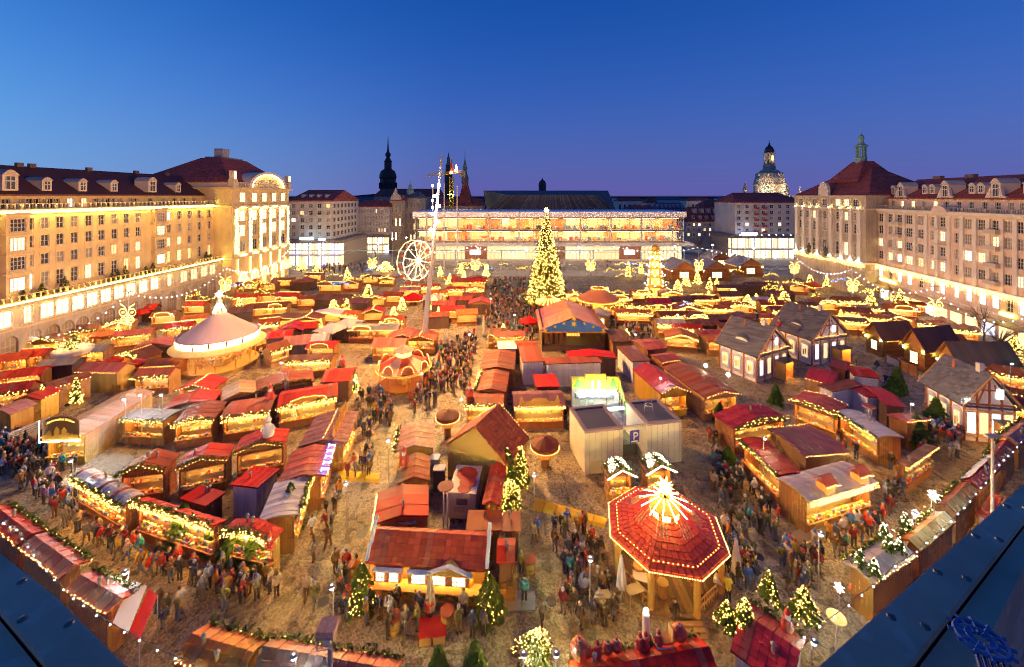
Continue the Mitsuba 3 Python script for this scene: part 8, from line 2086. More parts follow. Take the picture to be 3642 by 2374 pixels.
for i in range(n):
    for j in range(4):
        P = lambda a, c_: (W * a / n, -.1 + D * .55 * c_ / 4, 2.75 + .4 * (1.1 * c_ / 4) + .05 * math.sin(a * 2.1 + c_))
        m.quad(P(i, j), P(i + 1, j), P(i + 1, j + 1), P(i, j + 1), (.62, .6, .62))
put(k2, m)
# neon squiggles on the rose tiled roof
bb, f, W, D, _ = NEON
for i in range(5):
    s = W * (i + .3) / 5
    strip(bb, f, [(s + .1 * math.sin(t * 5) + t * W / 9, .15 + .3 * math.cos(t * 7), 3.25 + .1 * math.sin(t * 9)) for t in np.linspace(0, 1, 12)], .05, (.06, .14, 1), 16, .8, 'neon_tube')
# ornaments on the bright red roof in front: gnomes, red baubles, a sled
bb, f, W, D, _ = S6
for i, (x, r) in enumerate(((1.6, .42), (6.0, .3), (6.6, .27), (8.0, .28), (8.5, .48))):
    k2 = num('red_bauble'); tag(k2, f'{("big", "middle sized", "small", "small", "biggest")[i]} shiny red bauble on the eave of the bright red roof', 'bauble', 'red baubles on the bright red eave')
    put(k2, MB(f).ball((W * x / 9.2, .25, 3.0 + r), r, (.5, .06, .03), 14), 'vcg', smooth=False, part='ball'); put(k2, MB(f).lathe([(.1, 0), (.08, .08)], (.6, .55, .5), (W * x / 9.2, .25, 3.0 + 2 * r - .02), 8), part='cap')


def gnome(f, x, y, z, s, label, coat=(.5, .05, .04), hat=(.55, .03, .03), name='gnome_figure', cat='figure'):
    k2 = num(name); tag(k2, label, cat)
    q = (x, y, z)
    put(k2, MB(f).lathe([(.32 * s, 0), (.36 * s, .2 * s), (.26 * s, .6 * s), (.16 * s, .78 * s)], coat, q, 10), smooth=True, part='body')
    put(k2, MB(f).ball((x, y, z + .92 * s), .17 * s, (.6, .4, .3), 9).ball((x, y - .15 * s, z + .92 * s), .04 * s, (.62, .36, .28), 6), part='head')
    put(k2, MB(f).lathe([(.12 * s, .7 * s), (.17 * s, .84 * s), (.1 * s, .92 * s)], (.64, .62, .6), (x, y - .07 * s, z), 8), part='beard')
    put(k2, MB(f).lathe([(.19 * s, .98 * s), (.2 * s, 1.03 * s), (.13 * s, 1.18 * s), (.03 * s, 1.4 * s)], [(.64, .62, .6), hat, hat, hat], q, 9).ball((x + .04 * s, y, z + 1.41 * s), .05 * s, (.66, .64, .62), 6), part='hat')
    put(k2, MB(f).tube([(x - .22 * s, y, z + .68 * s), (x - .4 * s, y - .12 * s, z + .5 * s), (x - .34 * s, y - .3 * s, z + .5 * s)], .06 * s, coat, 6), part='arm'); put(k2, MB(f).tube([(x + .22 * s, y, z + .68 * s), (x + .4 * s, y - .12 * s, z + .5 * s), (x + .34 * s, y - .3 * s, z + .5 * s)], .06 * s, coat, 6), part='arm')
    return k2


for i, x in enumerate((3.1, 4.0, 4.4, 7.3)): gnome(f, W * x / 9.2, .3, 3.0, .62, ('gnome sitting on the sled on the red eave', 'gnome with white beard beside the candle lamp', 'gnome leaning on the candle lamp side of the eave', 'gnome between the red baubles on the eave')[i])
k2 = 'toy_sled'; tag(k2, 'little red sled with pale runners on the eave of the bright red roof', 'sled')
m = MB(f)
for y in (.1, .6): m.tube([(W * .24, y, 3.05), (W * .33, y, 3.08), (W * .37, y, 3.2), (W * .38, y, 3.4)], .04, (.6, .58, .5), 5)
put(k2, m, part='runner'); put(k2, MB(f).box(W * .24, W * .32, .1, .6, 3.25, 3.35, (.45, .1, .04)).box(W * .24, W * .25, .1, .6, 3.35, 3.95, (.45, .2, .08)), part='seat')
# figures on other roofs
for S_, x, y, z, s, lab, coat in ((M6, .62, .42, 3.55, 1.5, 'big white seated figure with white hat on the red tiled roof', (.6, .6, .62)),):
    bb, f, W, D, _ = S_; gnome(f, W * x, D * y, z, s, lab, coat, (.6, .6, .62), 'seated_figure')
for u, v, z, s, lab in ((962, 1420, 3.0, 1.6, 'santa figure in red on the bulb lit arched stall'), (1436, 1650, 3.3, 1.4, 'santa figure in red on the alley side of the rust red roof'), (1218, 1300, 2.8, 1.4, 'red pointed hat figure at the end of the fir lined stall'), (2770, 1160, 5.5, 1.3, 'figure climbing by the chimney of the second slate house'), (2690, 1130, 6.0, 1.2, 'chimney sweep figure by the striped chimney of the lilac house'), (1670, 1410, 3.1, 1.6, 'santa figure beside the bright red cloth corner'), (960, 1950, 3.0, 1.0, 'small red figure on the corner fir stall'), (2800, 2240, 3.3, 1.1, 'red figure with blue lights on the dark red roof'), (3430, 1345, 5.2, 1.3, 'pale figure on the slate roof of the third timber house')):
    gnome(Fr(at(u, v, z)[:2], ang=0), 0, 0, z, s * .8, lab, (.5, .05, .04) if 'sweep' not in lab else (.03, .03, .03), (.55, .03, .03) if 'sweep' not in lab else (.02, .02, .02), 'roof_figure')
# golden icicle ornaments on the purple brown roof; candles and stars
f, W, D = rect_of([(1229, 1589), (1273, 1475), (1131, 1469), (1068, 1575)], 3.0)
for i in range(6):
    k2 = num('flame_ornament'); tag(k2, 'orange flame shaped ornament on the ridge of the purple brown roof', 'ornament', 'flame ornaments on the purple brown roof')
    x = W * (i + .5) / 6; put(k2, MB(f).lathe([(.02, 0), (.2, .35), (.1, .8), (.02, 1.5)], (.62, .26, .04), (x, D * .3, 3.25), 7), part='flame')
for u, v, z, r, lab in ((3322, 1762, 4.4, .55, 'bright many pointed star lantern above the rust brown roof'), (3257, 1826, 3.8, .35, 'smaller star lantern below the bright one'), (2590, 1332, 3.6, .45, 'white star lantern by the lilac timber house'), (2510, 1300, 3.6, .45, 'white star lantern at the red canopy by the timber house'), (2985, 2090, 2.9, .4, 'white star lantern near the lower right counter')):
    k2 = num('star_lantern'); tag(k2, lab, 'star lantern'); q = at(u, v, z); r *= .75
    put(k2, MB().tube([(q[0], q[1], 0), (q[0], q[1], z - r * .3)], .03, (.3, .28, .26), 5), part='pole'); star(k2, q, r, (1, .78, .45), 60, .8, 16)
# little lit roof huts on the cream roofed stall
bb, f, W, D, _ = RC
for i, x in enumerate((.32, .82)):
    k2 = num('roof_hut'); tag(k2, ('little red roofed hut with bulb lines on the front half of the cream roof', 'little red roofed hut with bulb lines at the far end of the cream roof')[i], 'ornament')
    put(k2, MB(f).box(W * x - .5, W * x + .5, .1, .9, 3.05, 3.75, (.62, .3, .08)), part='box'); put(k2, MB(f).hexa([(W * x - .7, 0, 3.75), (W * x + .7, 0, 3.75), (W * x + .6, .5, 4.3), (W * x - .6, .5, 4.3)], [(W * x - .7, 0, 3.82), (W * x + .7, 0, 3.82), (W * x + .6, .55, 4.37), (W * x - .6, .55, 4.37)], (.5, .04, .03)).hexa([(W * x - .6, .56, 4.3), (W * x + .6, .56, 4.3), (W * x + .7, 1.1, 3.75), (W * x - .7, 1.1, 3.75)], [(W * x - .6, .56, 4.37), (W * x + .6, .56, 4.37), (W * x + .7, 1.1, 3.82), (W * x - .7, 1.1, 3.82)], (.5, .04, .03)), part='roof')
    bulbs(k2, f, [(W * x - .7, -.03, 3.75), (W * x + .7, -.03, 3.75), (W * x + .7, 1.1, 3.75)], .15, .05, WARM, 5, .3)
t = meshkit.text_mesh('B R A T W U R S T', .34, .02, False)
k2 = put(bb, MB(f).box(W * .14, W * .95, .05, .12, 2.36, 2.86, (.62, .6, .58)), part='name_board'); sc_ = W * .6 / t.vertices[:, 0].max()
# golden board of the sign house and the carved gable of the centre stall
bb, f, W, D, _ = SIGN
k2 = put(bb, MB(f).prism([(.3, -.1, 2.9), (W - .3, -.1, 2.9)] + [(W / 2 + (W / 2 - .3) * math.cos(t), -.1, 4.6 + .6 * math.sin(t)) for t in np.linspace(0, math.pi, 11)], (0, .12, 0), (.13, .075, .03)), part='sign_board')
for i in range(9):
    x = W * (.15 + .7 * i / 8); h = (.5, .9, .4, 1.3, .5, 1.2, .6, .5, .4)[i]
    put(k2, MB(f).prism([(x - .28, -.16, 3.0), (x + .28, -.16, 3.0), (x + .2, -.16, 3.0 + h * .7), (x, -.16, 3.0 + h), (x - .2, -.16, 3.0 + h * .7)], (0, .055, 0), (.62, .36, .04)), part='skyline_relief')
t = meshkit.text_mesh('Alt Dresdner Stollen', .36, .02, True); sc_ = (W - 1.4) / t.vertices[:, 0].max()
put(k2, MB(f).raw(np.stack([.7 + t.vertices[:, 0] * sc_, -.105 - t.vertices[:, 2], 4.5 + t.vertices[:, 1] * sc_ + .35 * np.sin(np.pi * t.vertices[:, 0] / t.vertices[:, 0].max())], 1), t.faces, (.75, .55, .1)), 'bulb', ((1, .6, .08), 1.2, .2), part='lettering')
strip(k2, f, [(.1, -.2, 2.82), (W - .1, -.2, 2.82)], .07, WHITE, 18, 2); strip(k2, f, [(.1, -.2, 2.82), (.1, -.2, 4.9)], .05, WHITE, 12, .6)
bb, f, W, D, _ = GS
k2 = put(bb, MB(f).prism([(W * .08, -.05, 2.95), (W * .92, -.05, 2.95), (W * .86, -.05, 3.25), (W * .68, -.05, 3.4), (W * .62, -.05, 3.75), (W * .38, -.05, 3.75), (W * .32, -.05, 3.4), (W * .14, -.05, 3.25)], (0, .12, 0), (.62, .38, .1)), part='carved_gable')
for x in (.16, .84): put(k2, MB(f).prism([(W * x - .35, -.04, 3.3), (W * x + .35, -.04, 3.3), (W * x, -.04, 4.1)], (0, .08, 0), (.62, .4, .1)), part='carved_fir')
# the ledge that the photograph is taken over: a metal covered parapet bending round the viewpoint
def slabp(key, outer, inner, z0, z1, mat, col=(.2, .2, .22)):
    m = MB()
    for i in range(len(outer) - 1):
        m.hexa([(*outer[i], z0), (*outer[i + 1], z0), (*inner[i + 1], z0), (*inner[i], z0)], [(*outer[i], z1), (*outer[i + 1], z1), (*inner[i + 1], z1), (*inner[i], z1)], col)
    put(key, m, mat)


zt = H - .62
W_ = lambda u, v: tuple(at(u, v, zt)[:2])
L0 = [W_(-420, 1640), W_(0, 1968), W_(205, 2128), W_(440, 2362), (-.30, .46), (0, .44), (.24, .45), W_(2910, 2374), W_(3225, 2092), W_(3642, 1722), W_(4200, 1345)]
off = lambda P, d: [(p[0] - d * p[0] / math.hypot(*p), p[1] - d * p[1] / math.hypot(*p)) for p in P]
k2 = 'ledge'; tag(k2, 'grey sheet metal covered parapet ledge curving round the viewpoint', kind='structure')
L1, L2 = off(L0, .15), off(L0, .155)
slabp('ledge', L0, L1, zt - .12, zt, 'coldmetal')
slabp('ledge__seam_cover', off(L0, .152), off(L0, .16), zt - .14, zt - .02, 'vc', (.02, .012, .012))
slabp('ledge__inner_cover', off(L0, .162), off(L0, .30), zt - .15, zt - .012, 'coldmetal')
slabp('ledge__parapet_wall', [(p[0] * .97, p[1] * .97) for p in L0], [(p[0] * .8, p[1] * .8 - .05) for p in L0], 0, zt - .21, 'plaster')
slabp('ledge__drip_edge', [(p[0] * 1.006, p[1] * 1.006) for p in L0], [(p[0] * 1.001, p[1] * 1.001) for p in L0], zt - .2, zt - .004, 'vcm', (.2, .2, .22))
m = MB()
for P in (off(L0, .03), off(L0, .12)):
    for q in along([(p[0], p[1], 0) for p in P], .16): m.lathe([(.006, zt), (.005, zt + .003), (0, zt + .004)], (.16, .15, .15), (q[0], q[1], 0), 8)
labels[put('ledge', m, 'vcm', part='rivet')] = {'label': 'small rivets along the metal sheet', 'kind': 'stuff'}
k2 = 'metal_fitting'; tag(k2, 'dark blue openwork cog shaped fitting with grooved cord on the inner ledge', 'fitting')
zf = zt + .015; q = at(3490, 2300, zf); m = MB()
f = Fr(q[:2], ang=.7, z=zf)
for r in (.014, .025): m.raw(*(lambda a: (a[0], a[1]))((lambda mm: (np.vstack(mm.v), np.vstack(mm.f)))(MB().tube([(r * math.cos(t), r * math.sin(t), .01) for t in np.linspace(0, 6.283, 25)], .0028, (1, 1, 1), 5))), (.03, .12, .32))
for i in range(12):
    t = i * math.pi / 6; m.tube([(q[0] + .008 * math.cos(t), q[1] + .008 * math.sin(t), zf + .01), (q[0] + .032 * math.cos(t), q[1] + .032 * math.sin(t), zf + .01)], .0026, (.03, .12, .32), 4)
m.v[0] = m.v[0] + [q[0], q[1], zf]; m.v[1] = m.v[1] + [q[0], q[1], zf]
put(k2, m, part='cog')
m = MB()
for i in range(7): m.tube([(q[0] - .02 + .005 * i, q[1] - .012 - .003 * i, zf + .004), (q[0] - .07 + .005 * i, q[1] - .075 - .003 * i, zf - .002)], .0024, (.03, .11, .26), 5)
put(k2, m, part='cord')


# ------------------------------------------------------------------ people
SPH = trimesh.creation.icosphere(subdivisions=1).vertices


def bone(a, ra, b, rb):
    return m3.Manifold.hull_points(np.vstack([SPH * ra + a, SPH * rb + b]).astype(np.float32))


POSES = {                                                           # elbows, wrists, knees, ankles (left, right); lean
    'standing': ((-.27, .02, 1.12), (-.25, -.06, .88), (.27, .02, 1.12), (.25, -.06, .88), (-.1, -.02, .5), (-.11, .0, .08), (.1, -.02, .5), (.11, .0, .08), 0),
    'walking': ((-.26, .10, 1.13), (-.22, .02, .9), (.26, -.08, 1.13), (.22, -.24, .95), (-.1, -.16, .52), (-.1, -.22, .09), (.1, .06, .5), (.1, .30, .14), .03),
    'cup in hand': ((-.27, -.02, 1.14), (-.12, -.28, 1.18), (.27, .02, 1.12), (.24, -.06, .88), (-.1, -.02, .5), (-.11, .0, .08), (.1, -.02, .5), (.12, .02, .08), 0),
    'phone raised': ((-.26, -.16, 1.28), (-.08, -.34, 1.5), (.26, -.16, 1.28), (.08, -.34, 1.5), (-.1, -.02, .5), (-.11, .0, .08), (.1, -.02, .5), (.11, .0, .08), 0),
    'hands in pockets': ((-.31, .06, 1.12), (-.2, -.1, .95), (.31, .06, 1.12), (.2, -.1, .95), (-.1, -.03, .5), (-.1, .0, .08), (.12, .0, .5), (.17, .02, .08), -.02),
    'bending': ((-.26, -.14, 1.14), (-.18, -.36, 1.0), (.26, -.14, 1.14), (.18, -.36, 1.0), (-.1, .0, .5), (-.11, .03, .08), (.1, .0, .5), (.11, .03, .08), .14),
}


def skeleton(pose, fine):
    le, lw, re, rw, lk, la, rk, ra, lean = POSES[pose]
    A = np.array
    sh_ = lambda p: A([p[0], p[1] - lean * max(0, (p[2] - .9) / .6), p[2]])
    S = {s: sh_((s * .175, 0, 1.40)) for s in (-1, 1)}
    top = [(sh_((-.09, 0, 1.30)), .135, sh_((.09, 0, 1.30)), .135), (sh_((0, .01, 1.25)), .16, A([0, 0, .98]), .15), (A([-.08, 0, .95]), .12, A([.08, 0, .95]), .12), (S[-1], .08, S[1], .08)]
    E, Wr = {-1: sh_(le), 1: sh_(re)}, {-1: sh_(lw), 1: sh_(rw)}
    arms = [x for s in (-1, 1) for x in ((S[s], .08, E[s], .058), (E[s], .058, Wr[s], .042))]
    head = [(sh_((0, .01, 1.40)), .06, sh_((0, -.01, 1.52)), .055), (sh_((0, -.005, 1.63)), .102, sh_((0, -.035, 1.55)), .068), (sh_((0, -.10, 1.60)), .018, sh_((0, -.105, 1.575)), .022), (sh_((-.1, 0, 1.6)), .025, sh_((.1, 0, 1.6)), .025)]
    hands = []
    for s in (-1, 1):
        d = Wr[s] - E[s]; d /= np.linalg.norm(d)
        c = np.cross(d, [0, -1, .2]); c /= np.linalg.norm(c)
        pm = Wr[s] + d * .07
        hands.append((Wr[s], .034, pm, .036))
        if fine:
            for k, ln in enumerate((.055, .075, .08, .07)):
                o = pm + c * (k - 1.5) * .02 + d * .02
                mid = o + d * ln * .5; hands += [(o, .0105, mid, .0095), (mid, .0095, mid + d * ln * .4 + A([0, -.02, 0]), .008)]
            hands.append((Wr[s] + d * .03, .014, Wr[s] + d * .075 + A([-s * .035, -.04, 0]), .010))
    legs = [x for s, k, a in ((-1, lk, la), (1, rk, ra)) for x in ((A([s * .09, 0, .92]), .098, A(k), .066), (A(k), .066, A(a), .045))]
    shoes = [(A(a) + [0, .02, -.03], .05, A(a) + [0, -.13, -.045], .038) for a in (la, ra)]
    cap = [(sh_((0, .02, 1.655)), .107, sh_((0, .035, 1.60)), .10)]
    return top, arms, head, hands, legs, shoes, cap


def uni(bones, grow=0.0, smooth=0):
    m = m3.Manifold.batch_boolean([bone(a, ra + grow, b_, rb + grow) for a, ra, b_, rb in bones], m3.OpType.Add)
    q = m.to_mesh()
    v, f = np.array(q.vert_properties[:, :3], float), np.array(q.tri_verts)
    if smooth:
        t = trimesh.Trimesh(v, f, process=True); trimesh.smoothing.filter_taubin(t, iterations=smooth); v, f = np.array(t.vertices), np.array(t.faces)
    return v, f


BODY = {}
for p_ in POSES:
    tp_, ar, hd, ha, lg, so, cp = skeleton(p_, True)
    BODY[p_] = dict(body=uni(tp_ + ar + hd + ha + lg + so), coat=uni(tp_ + ar, .022, 3), trousers=uni(lg, .014), shoe=uni(so, .008), cap=uni(cp, .004))
    t2, a2, h2, n2, l2, s2, c2 = skeleton(p_, False)
    parts_ = [(t2 + a2, 1, .015), (h2, 0, 0), (n2, 0, 0), (l2, 2, .006), (s2, 4, 0), (c2, 3, .004)]
    allb = [(x, g) for bs, _, g in parts_ for x in bs]
    m = m3.Manifold.batch_boolean([bone(x[0], x[1] + g, x[2], x[3] + g) for x, g in allb], m3.OpType.Add).to_mesh()
    v, f = np.array(m.vert_properties[:, :3], float), np.array(m.tri_verts)
    c = v[f].mean(1)
    dist = []
    for bs, reg, g in parts_:
        for a, ra, b_, rb in bs:
            ab = b_ - a; t = np.clip(((c - a) @ ab) / (ab @ ab + 1e-9), 0, 1)
            dist.append((np.abs(np.linalg.norm(c - a - t[:, None] * ab, axis=1) - (ra + g + (rb - ra) * t)), reg))
    dd = np.stack([x for x, _ in dist]); reg = np.array([r for _, r in dist])[dd.argmin(0)]
    BODY[p_]['far'] = (v, f, reg)

COATS = dict(black=(.025, .023, .025), navy=(.02, .03, .09), red=(.45, .03, .025), grey=(.14, .135, .14), brown=(.16, .085, .04), beige=(.45, .36, .24), white=(.58, .55, .52), teal=(.03, .26, .30), blue=(.04, .12, .42), olive=(.12, .12, .05), mustard=(.5, .32, .04), maroon=(.16, .02, .03), yellow=(.6, .52, .06), purple=(.14, .05, .18), orange=(.6, .2, .03))
LEGS = dict(dark=(.03, .03, .04), denim=(.07, .10, .2), grey=(.12, .12, .13), brown=(.12, .07, .04))
HATS = dict(black=(.02, .02, .02), brown=(.12, .06, .025), blond=(.45, .3, .12), white=(.6, .58, .55), red=(.5, .04, .03), grey=(.25, .24, .24), blue=(.06, .12, .35))
HATW = dict(black='dark hair', brown='brown hair', blond='fair hair', white='white knit hat', red='red knit hat', grey='grey hair', blue='blue hat')
SKIN = (.52, .30, .20)
PCACHE, PLACED = {}, []
prng = random.Random(31)


def free(x, y, d=.42):
    for f, W, D in FOOT:
        r = np.array([x, y]) - f.o
        a, c = r @ f.x, r @ f.y
        if -.25 < a < W + .25 and -.35 < c < D + .25: return False
    return all((x - q[0]) ** 2 + (y - q[1]) ** 2 > d * d for q in PLACED[-400:])


def person(x, y, ang, coat, legs, hat, pose, where, scale=1.0, label=None, near=None):
    k = num('person')
    PLACED.append((x, y))
    f = Fr((x, y), ang=ang)
    tag(k, label or f'person in {coat} coat, {HATW[hat]}, {pose} {where}', 'person', None if label else 'visitors on the square')
    near = math.hypot(x, y) < 37 if near is None else near
    bd = BODY[pose]
    if near:
        for part, col, mat in (('body', SKIN, 'vc'), ('coat', COATS[coat], 'vc'), ('trousers', LEGS[legs], 'vc'), ('shoe', (.03, .02, .02), 'vc'), ('cap', HATS[hat], 'vc')):
            key = (pose, part, col)
            if key not in PCACHE: PCACHE[key] = ply((*bd[part], np.broadcast_to(np.array(col), bd[part][0].shape)), mat)
            nm = {'cap': 'hat' if 'hat' in HATW[hat] else 'hair', 'shoe': 'shoe'}.get(part)
            inst(k + '__' + (nm or part), PCACHE[key], f, sc=scale)
    else:
        key = (pose, coat, legs, hat)
        if key not in PCACHE:
            v, ff, reg = bd['far']
            cols = np.array([SKIN, COATS[coat], LEGS[legs], HATS[hat], (.03, .02, .02)])[reg]
            PCACHE[key] = ply((v[ff].reshape(-1, 3), np.arange(3 * len(ff)).reshape(-1, 3), np.repeat(cols, 3, 0)))
        inst(k, PCACHE[key], f, sc=scale)
    return k


CW = [('black', 12), ('navy', 4), ('grey', 4), ('brown', 4), ('red', 3), ('beige', 3), ('white', 2), ('olive', 2), ('maroon', 2), ('blue', 1), ('teal', 1), ('mustard', 1), ('purple', 1), ('orange', 1)]
CW = [c for c, n in CW for _ in range(n)]


def crowd(poly, n, where, walk=.5):
    P = np.array([at(*p)[:2] for p in poly])
    lo, hi = P.min(0), P.max(0)
    put_, tries = 0, 0
    while put_ < n and tries < n * 60:
        tries += 1
        x, y = prng.uniform(lo[0], hi[0]), prng.uniform(lo[1], hi[1])
        ins = False
        for i in range(len(P)):
            a, c = P[i], P[i - 1]
            if (a[1] > y) != (c[1] > y) and x < (c[0] - a[0]) * (y - a[1]) / (c[1] - a[1]) + a[0]: ins = not ins
        if not ins or not free(x, y, .55): continue
        pose = prng.choice(['walking'] * 4 + ['standing', 'hands in pockets']) if prng.random() < walk else prng.choice(list(POSES))
        person(x, y, prng.uniform(0, 6.28), prng.choice(CW), prng.choice(list(LEGS)), prng.choice(['black', 'brown', 'brown', 'blond', 'black', 'white', 'red', 'grey', 'blue']), pose, where, prng.uniform(.92, 1.06))
        put_ += 1


# people who can be told apart in the foreground: pixel of the feet, facing, clothes
for u, v, a, co, le, ha, po, lab in ((1228, 2085, 2.0, 'black', 'denim', 'black', 'cup in hand', 'person in dark coat and jeans at the alley corner barrel'), (1232, 2040, .2, 'red', 'dark', 'blue', 'standing', 'person in red coat and blue hat behind the alley corner barrel'), (1275, 2060, -1.6, 'orange', 'brown', 'black', 'bending', 'person in orange coat at the barrel next to the lit tree'), (1193, 2035, 1.0, 'brown', 'dark', 'black', 'standing', 'dark haired person in brown coat beside the red coated one'),
                                     (1380, 2270, 1.5, 'black', 'dark', 'black', 'bending', 'person in black bending over the barrel with red top'), (1488, 2240, -1.5, 'olive', 'grey', 'brown', 'bending', 'person crouching forward beside the red cloth benches'), (1632, 2250, .4, 'olive', 'brown', 'white', 'standing', 'person in olive coat with white hat before the bar house'), (1680, 2270, 2.9, 'navy', 'dark', 'blue', 'standing', 'person in navy coat with turquoise hat, back to the camera'), (1720, 2262, 2.6, 'grey', 'dark', 'black', 'standing', 'person in grey coat beside the turquoise hat'), (1648, 2190, 0.1, 'beige', 'dark', 'brown', 'standing', 'person in beige coat with fair fur collar before the bar house'), (1635, 2135, 3.1, 'grey', 'denim', 'grey', 'bending', 'person in grey coat and jeans at the bar counter'), (1668, 2145, 3.1, 'mustard', 'denim', 'brown', 'bending', 'person in mustard jacket at the bar counter'), (1550, 2130, 3.1, 'grey', 'dark', 'black', 'cup in hand', 'person in dark grey at the middle of the bar counter'),
                                     (1855, 2040, 3.0, 'olive', 'dark', 'grey', 'standing', 'person in olive coat with fair fur hood beside the wooden deck'), (2010, 2035, .3, 'navy', 'dark', 'brown', 'hands in pockets', 'person in navy with blue backpack left of the teal coat'), (2028, 2055, 3.0, 'teal', 'dark', 'black', 'standing', 'person in teal coat seen from behind'), (2060, 2055, 2.6, 'purple', 'dark', 'black', 'standing', 'person in purple coat with red backpack'), (2085, 2030, 1.4, 'red', 'dark', 'brown', 'cup in hand', 'person in red coat beside the purple coat'), (2030, 2145, 1.2, 'olive', 'grey', 'red', 'standing', 'person in olive coat with striped hat beside the stroller'), (2072, 1895, 1.6, 'red', 'dark', 'black', 'standing', 'person in a long red jacket on the orange ramp'), (2015, 1880, .8, 'blue', 'denim', 'blond', 'walking', 'person in pale blue coat walking past the orange ramp'), (2105, 1950, .5, 'red', 'dark', 'brown', 'cup in hand', 'person in red coat in the pair left of the octagonal pavilion'), (2140, 1990, 2.0, 'black', 'dark', 'black', 'standing', 'person in black with fair scarf left of the octagonal pavilion'), (2120, 1985, 0, 'brown', 'dark', 'blond', 'standing', 'person with fair hair in brown coat at the standing table'), (2105, 2215, 2.2, 'navy', 'grey', 'black', 'standing', 'person in navy coat, grey trousers, nearest the small standing table'), (2150, 2230, 2.8, 'black', 'dark', 'brown', 'standing', 'person in black coat with the back turned at the small table'), (2178, 2200, 1.2, 'black', 'denim', 'black', 'bending', 'person in dark jacket and jeans by the closed white parasol'), (2140, 2120, .2, 'brown', 'dark', 'brown', 'cup in hand', 'person in brown coat holding a cup behind the stroller'), (2160, 2110, -.4, 'black', 'dark', 'black', 'cup in hand', 'person in black coat in the group behind the stroller'),
                                     (2590, 2140, 2.9, 'yellow', 'dark', 'grey', 'bending', 'person in bright yellow jacket leaning over a table'), (2545, 2115, 1.0, 'white', 'denim', 'brown', 'bending', 'person in white jacket at the table by the pavilion'), (2555, 2085, .2, 'blue', 'dark', 'black', 'standing', 'person in blue hat and coat by the pavilion post'), (2660, 2095, 2.8, 'blue', 'denim', 'blond', 'standing', 'person in bright blue jacket and jeans by the closed parasol'), (2690, 2085, 3.0, 'navy', 'denim', 'black', 'walking', 'person in dark blue walking away from the parasol'), (2610, 2020, .6, 'black', 'dark', 'brown', 'standing', 'person in black coat deep in the crowd by the parasol'), (2398, 2225, .4, 'black', 'dark', 'brown', 'walking', 'person carrying a green bag past the candle lamp'), (2535, 1740, 2.5, 'mustard', 'brown', 'black', 'walking', 'person in mustard jacket in the alley behind the pavilion'), (2155, 1760, 1.3, 'red', 'dark', 'brown', 'standing', 'person in red coat at the small garland roofed booth'), (945, 2085, 2.9, 'mustard', 'dark', 'black', 'standing', 'person in orange vest at the bright counter on the left'), (1090, 2130, .5, 'beige', 'brown', 'blond', 'walking', 'person in cream coat walking out of the alley'), (855, 2095, 2.6, 'grey', 'denim', 'grey', 'bending', 'person in pale blue jacket at the bright counter'), (2030, 1560, 3.0, 'black', 'dark', 'black', 'standing', 'person in black standing in front of the light box sign')):
    q = at(u, v)
    person(q[0], q[1], a, co, le, ha, po, '', 1.0, lab)
Z = [([(1755, 1000), (1880, 1000), (1905, 1110), (1915, 1225), (1745, 1225), (1720, 1120), (1740, 1040)], 62, 'before the great tree'),
     ([(1560, 1250), (1690, 1190), (1690, 1290), (1660, 1400), (1500, 1480), (1420, 1500), (1430, 1440), (1540, 1400)], 52, 'by the leaning mast'),
     ([(1275, 1400), (1400, 1415), (1400, 1500), (1340, 1560), (1330, 1700), (1180, 1880), (1150, 1850), (1250, 1600)], 26, 'by the yellow ramp'),
     ([(1070, 1890), (1190, 1850), (1180, 2000), (1080, 2010)], 8, 'by the silver stall'),
     ([(2500, 1560), (2560, 1560), (2640, 1680), (2790, 1800), (2740, 1900), (2640, 1930), (2560, 1800)], 26, 'behind the octagonal pavilion'),
     ([(2560, 1880), (2660, 1900), (2720, 2080), (2560, 2110), (2580, 1980)], 14, 'beside the octagonal pavilion'),
     ([(2780, 1960), (2900, 1960), (3120, 1830), (3190, 1700), (3270, 1740), (3140, 1880), (2960, 2010), (2880, 2120), (2780, 2120)], 34, 'in the lower right alley'),
     ([(3230, 1600), (3420, 1480), (3480, 1500), (3440, 1600), (3300, 1720)], 20, 'past the slate house'), ([(3440, 1400), (3560, 1330), (3590, 1400), (3500, 1500)], 14, 'by the right edge stalls'),
     ([(0, 1560), (240, 1590), (260, 1670), (220, 1730), (350, 1860), (500, 1920), (700, 2000), (900, 2070), (1000, 2120), (800, 2180), (560, 2080), (330, 1960), (120, 1780), (0, 1720)], 66, 'in the left alley'),
     ([(530, 2180), (700, 2120), (640, 2230), (560, 2300)], 7, 'between the lower left stalls'),
     ([(1040, 952), (1300, 945), (1300, 972), (1060, 978)], 14, 'on the far pavement'), ([(2110, 935), (2230, 935), (2230, 960), (2110, 960)], 10, 'behind the golden carousel'), ([(2020, 1100), (2120, 1120), (2230, 1200), (2180, 1160), (2150, 1130)], 14, 'between the great tree and the stage'), ([(1990, 1060), (2080, 1075), (2230, 1150), (2330, 1180), (2250, 1210), (2180, 1160)], 16, 'right of the great tree'),
     ([(2850, 1490), (3010, 1640), (3170, 1650), (3190, 1690), (3000, 1600), (2800, 1480)], 8, 'in the right island'), ([(2990, 1280), (3090, 1300), (3240, 1400), (3180, 1400), (3080, 1340)], 7, 'by the log cabins'), ([(640, 1480), (960, 1500), (820, 1540), (640, 1530)], 8, 'before the bulb lit stalls'), ([(900, 1215), (1000, 1260), (1000, 1300), (930, 1300)], 6, 'beside the big carousel'), ([(2080, 1230), (2300, 1180), (2560, 1200), (2560, 1250), (2400, 1240)], 14, 'on the lane behind the stage'), ([(1820, 1480), (2030, 1480), (2030, 1530), (1830, 1530)], 9, 'at the golden gabled stall'), ([(1880, 1900), (1990, 1930), (1980, 2250), (1860, 2180)], 6, 'on the open cobbles')]
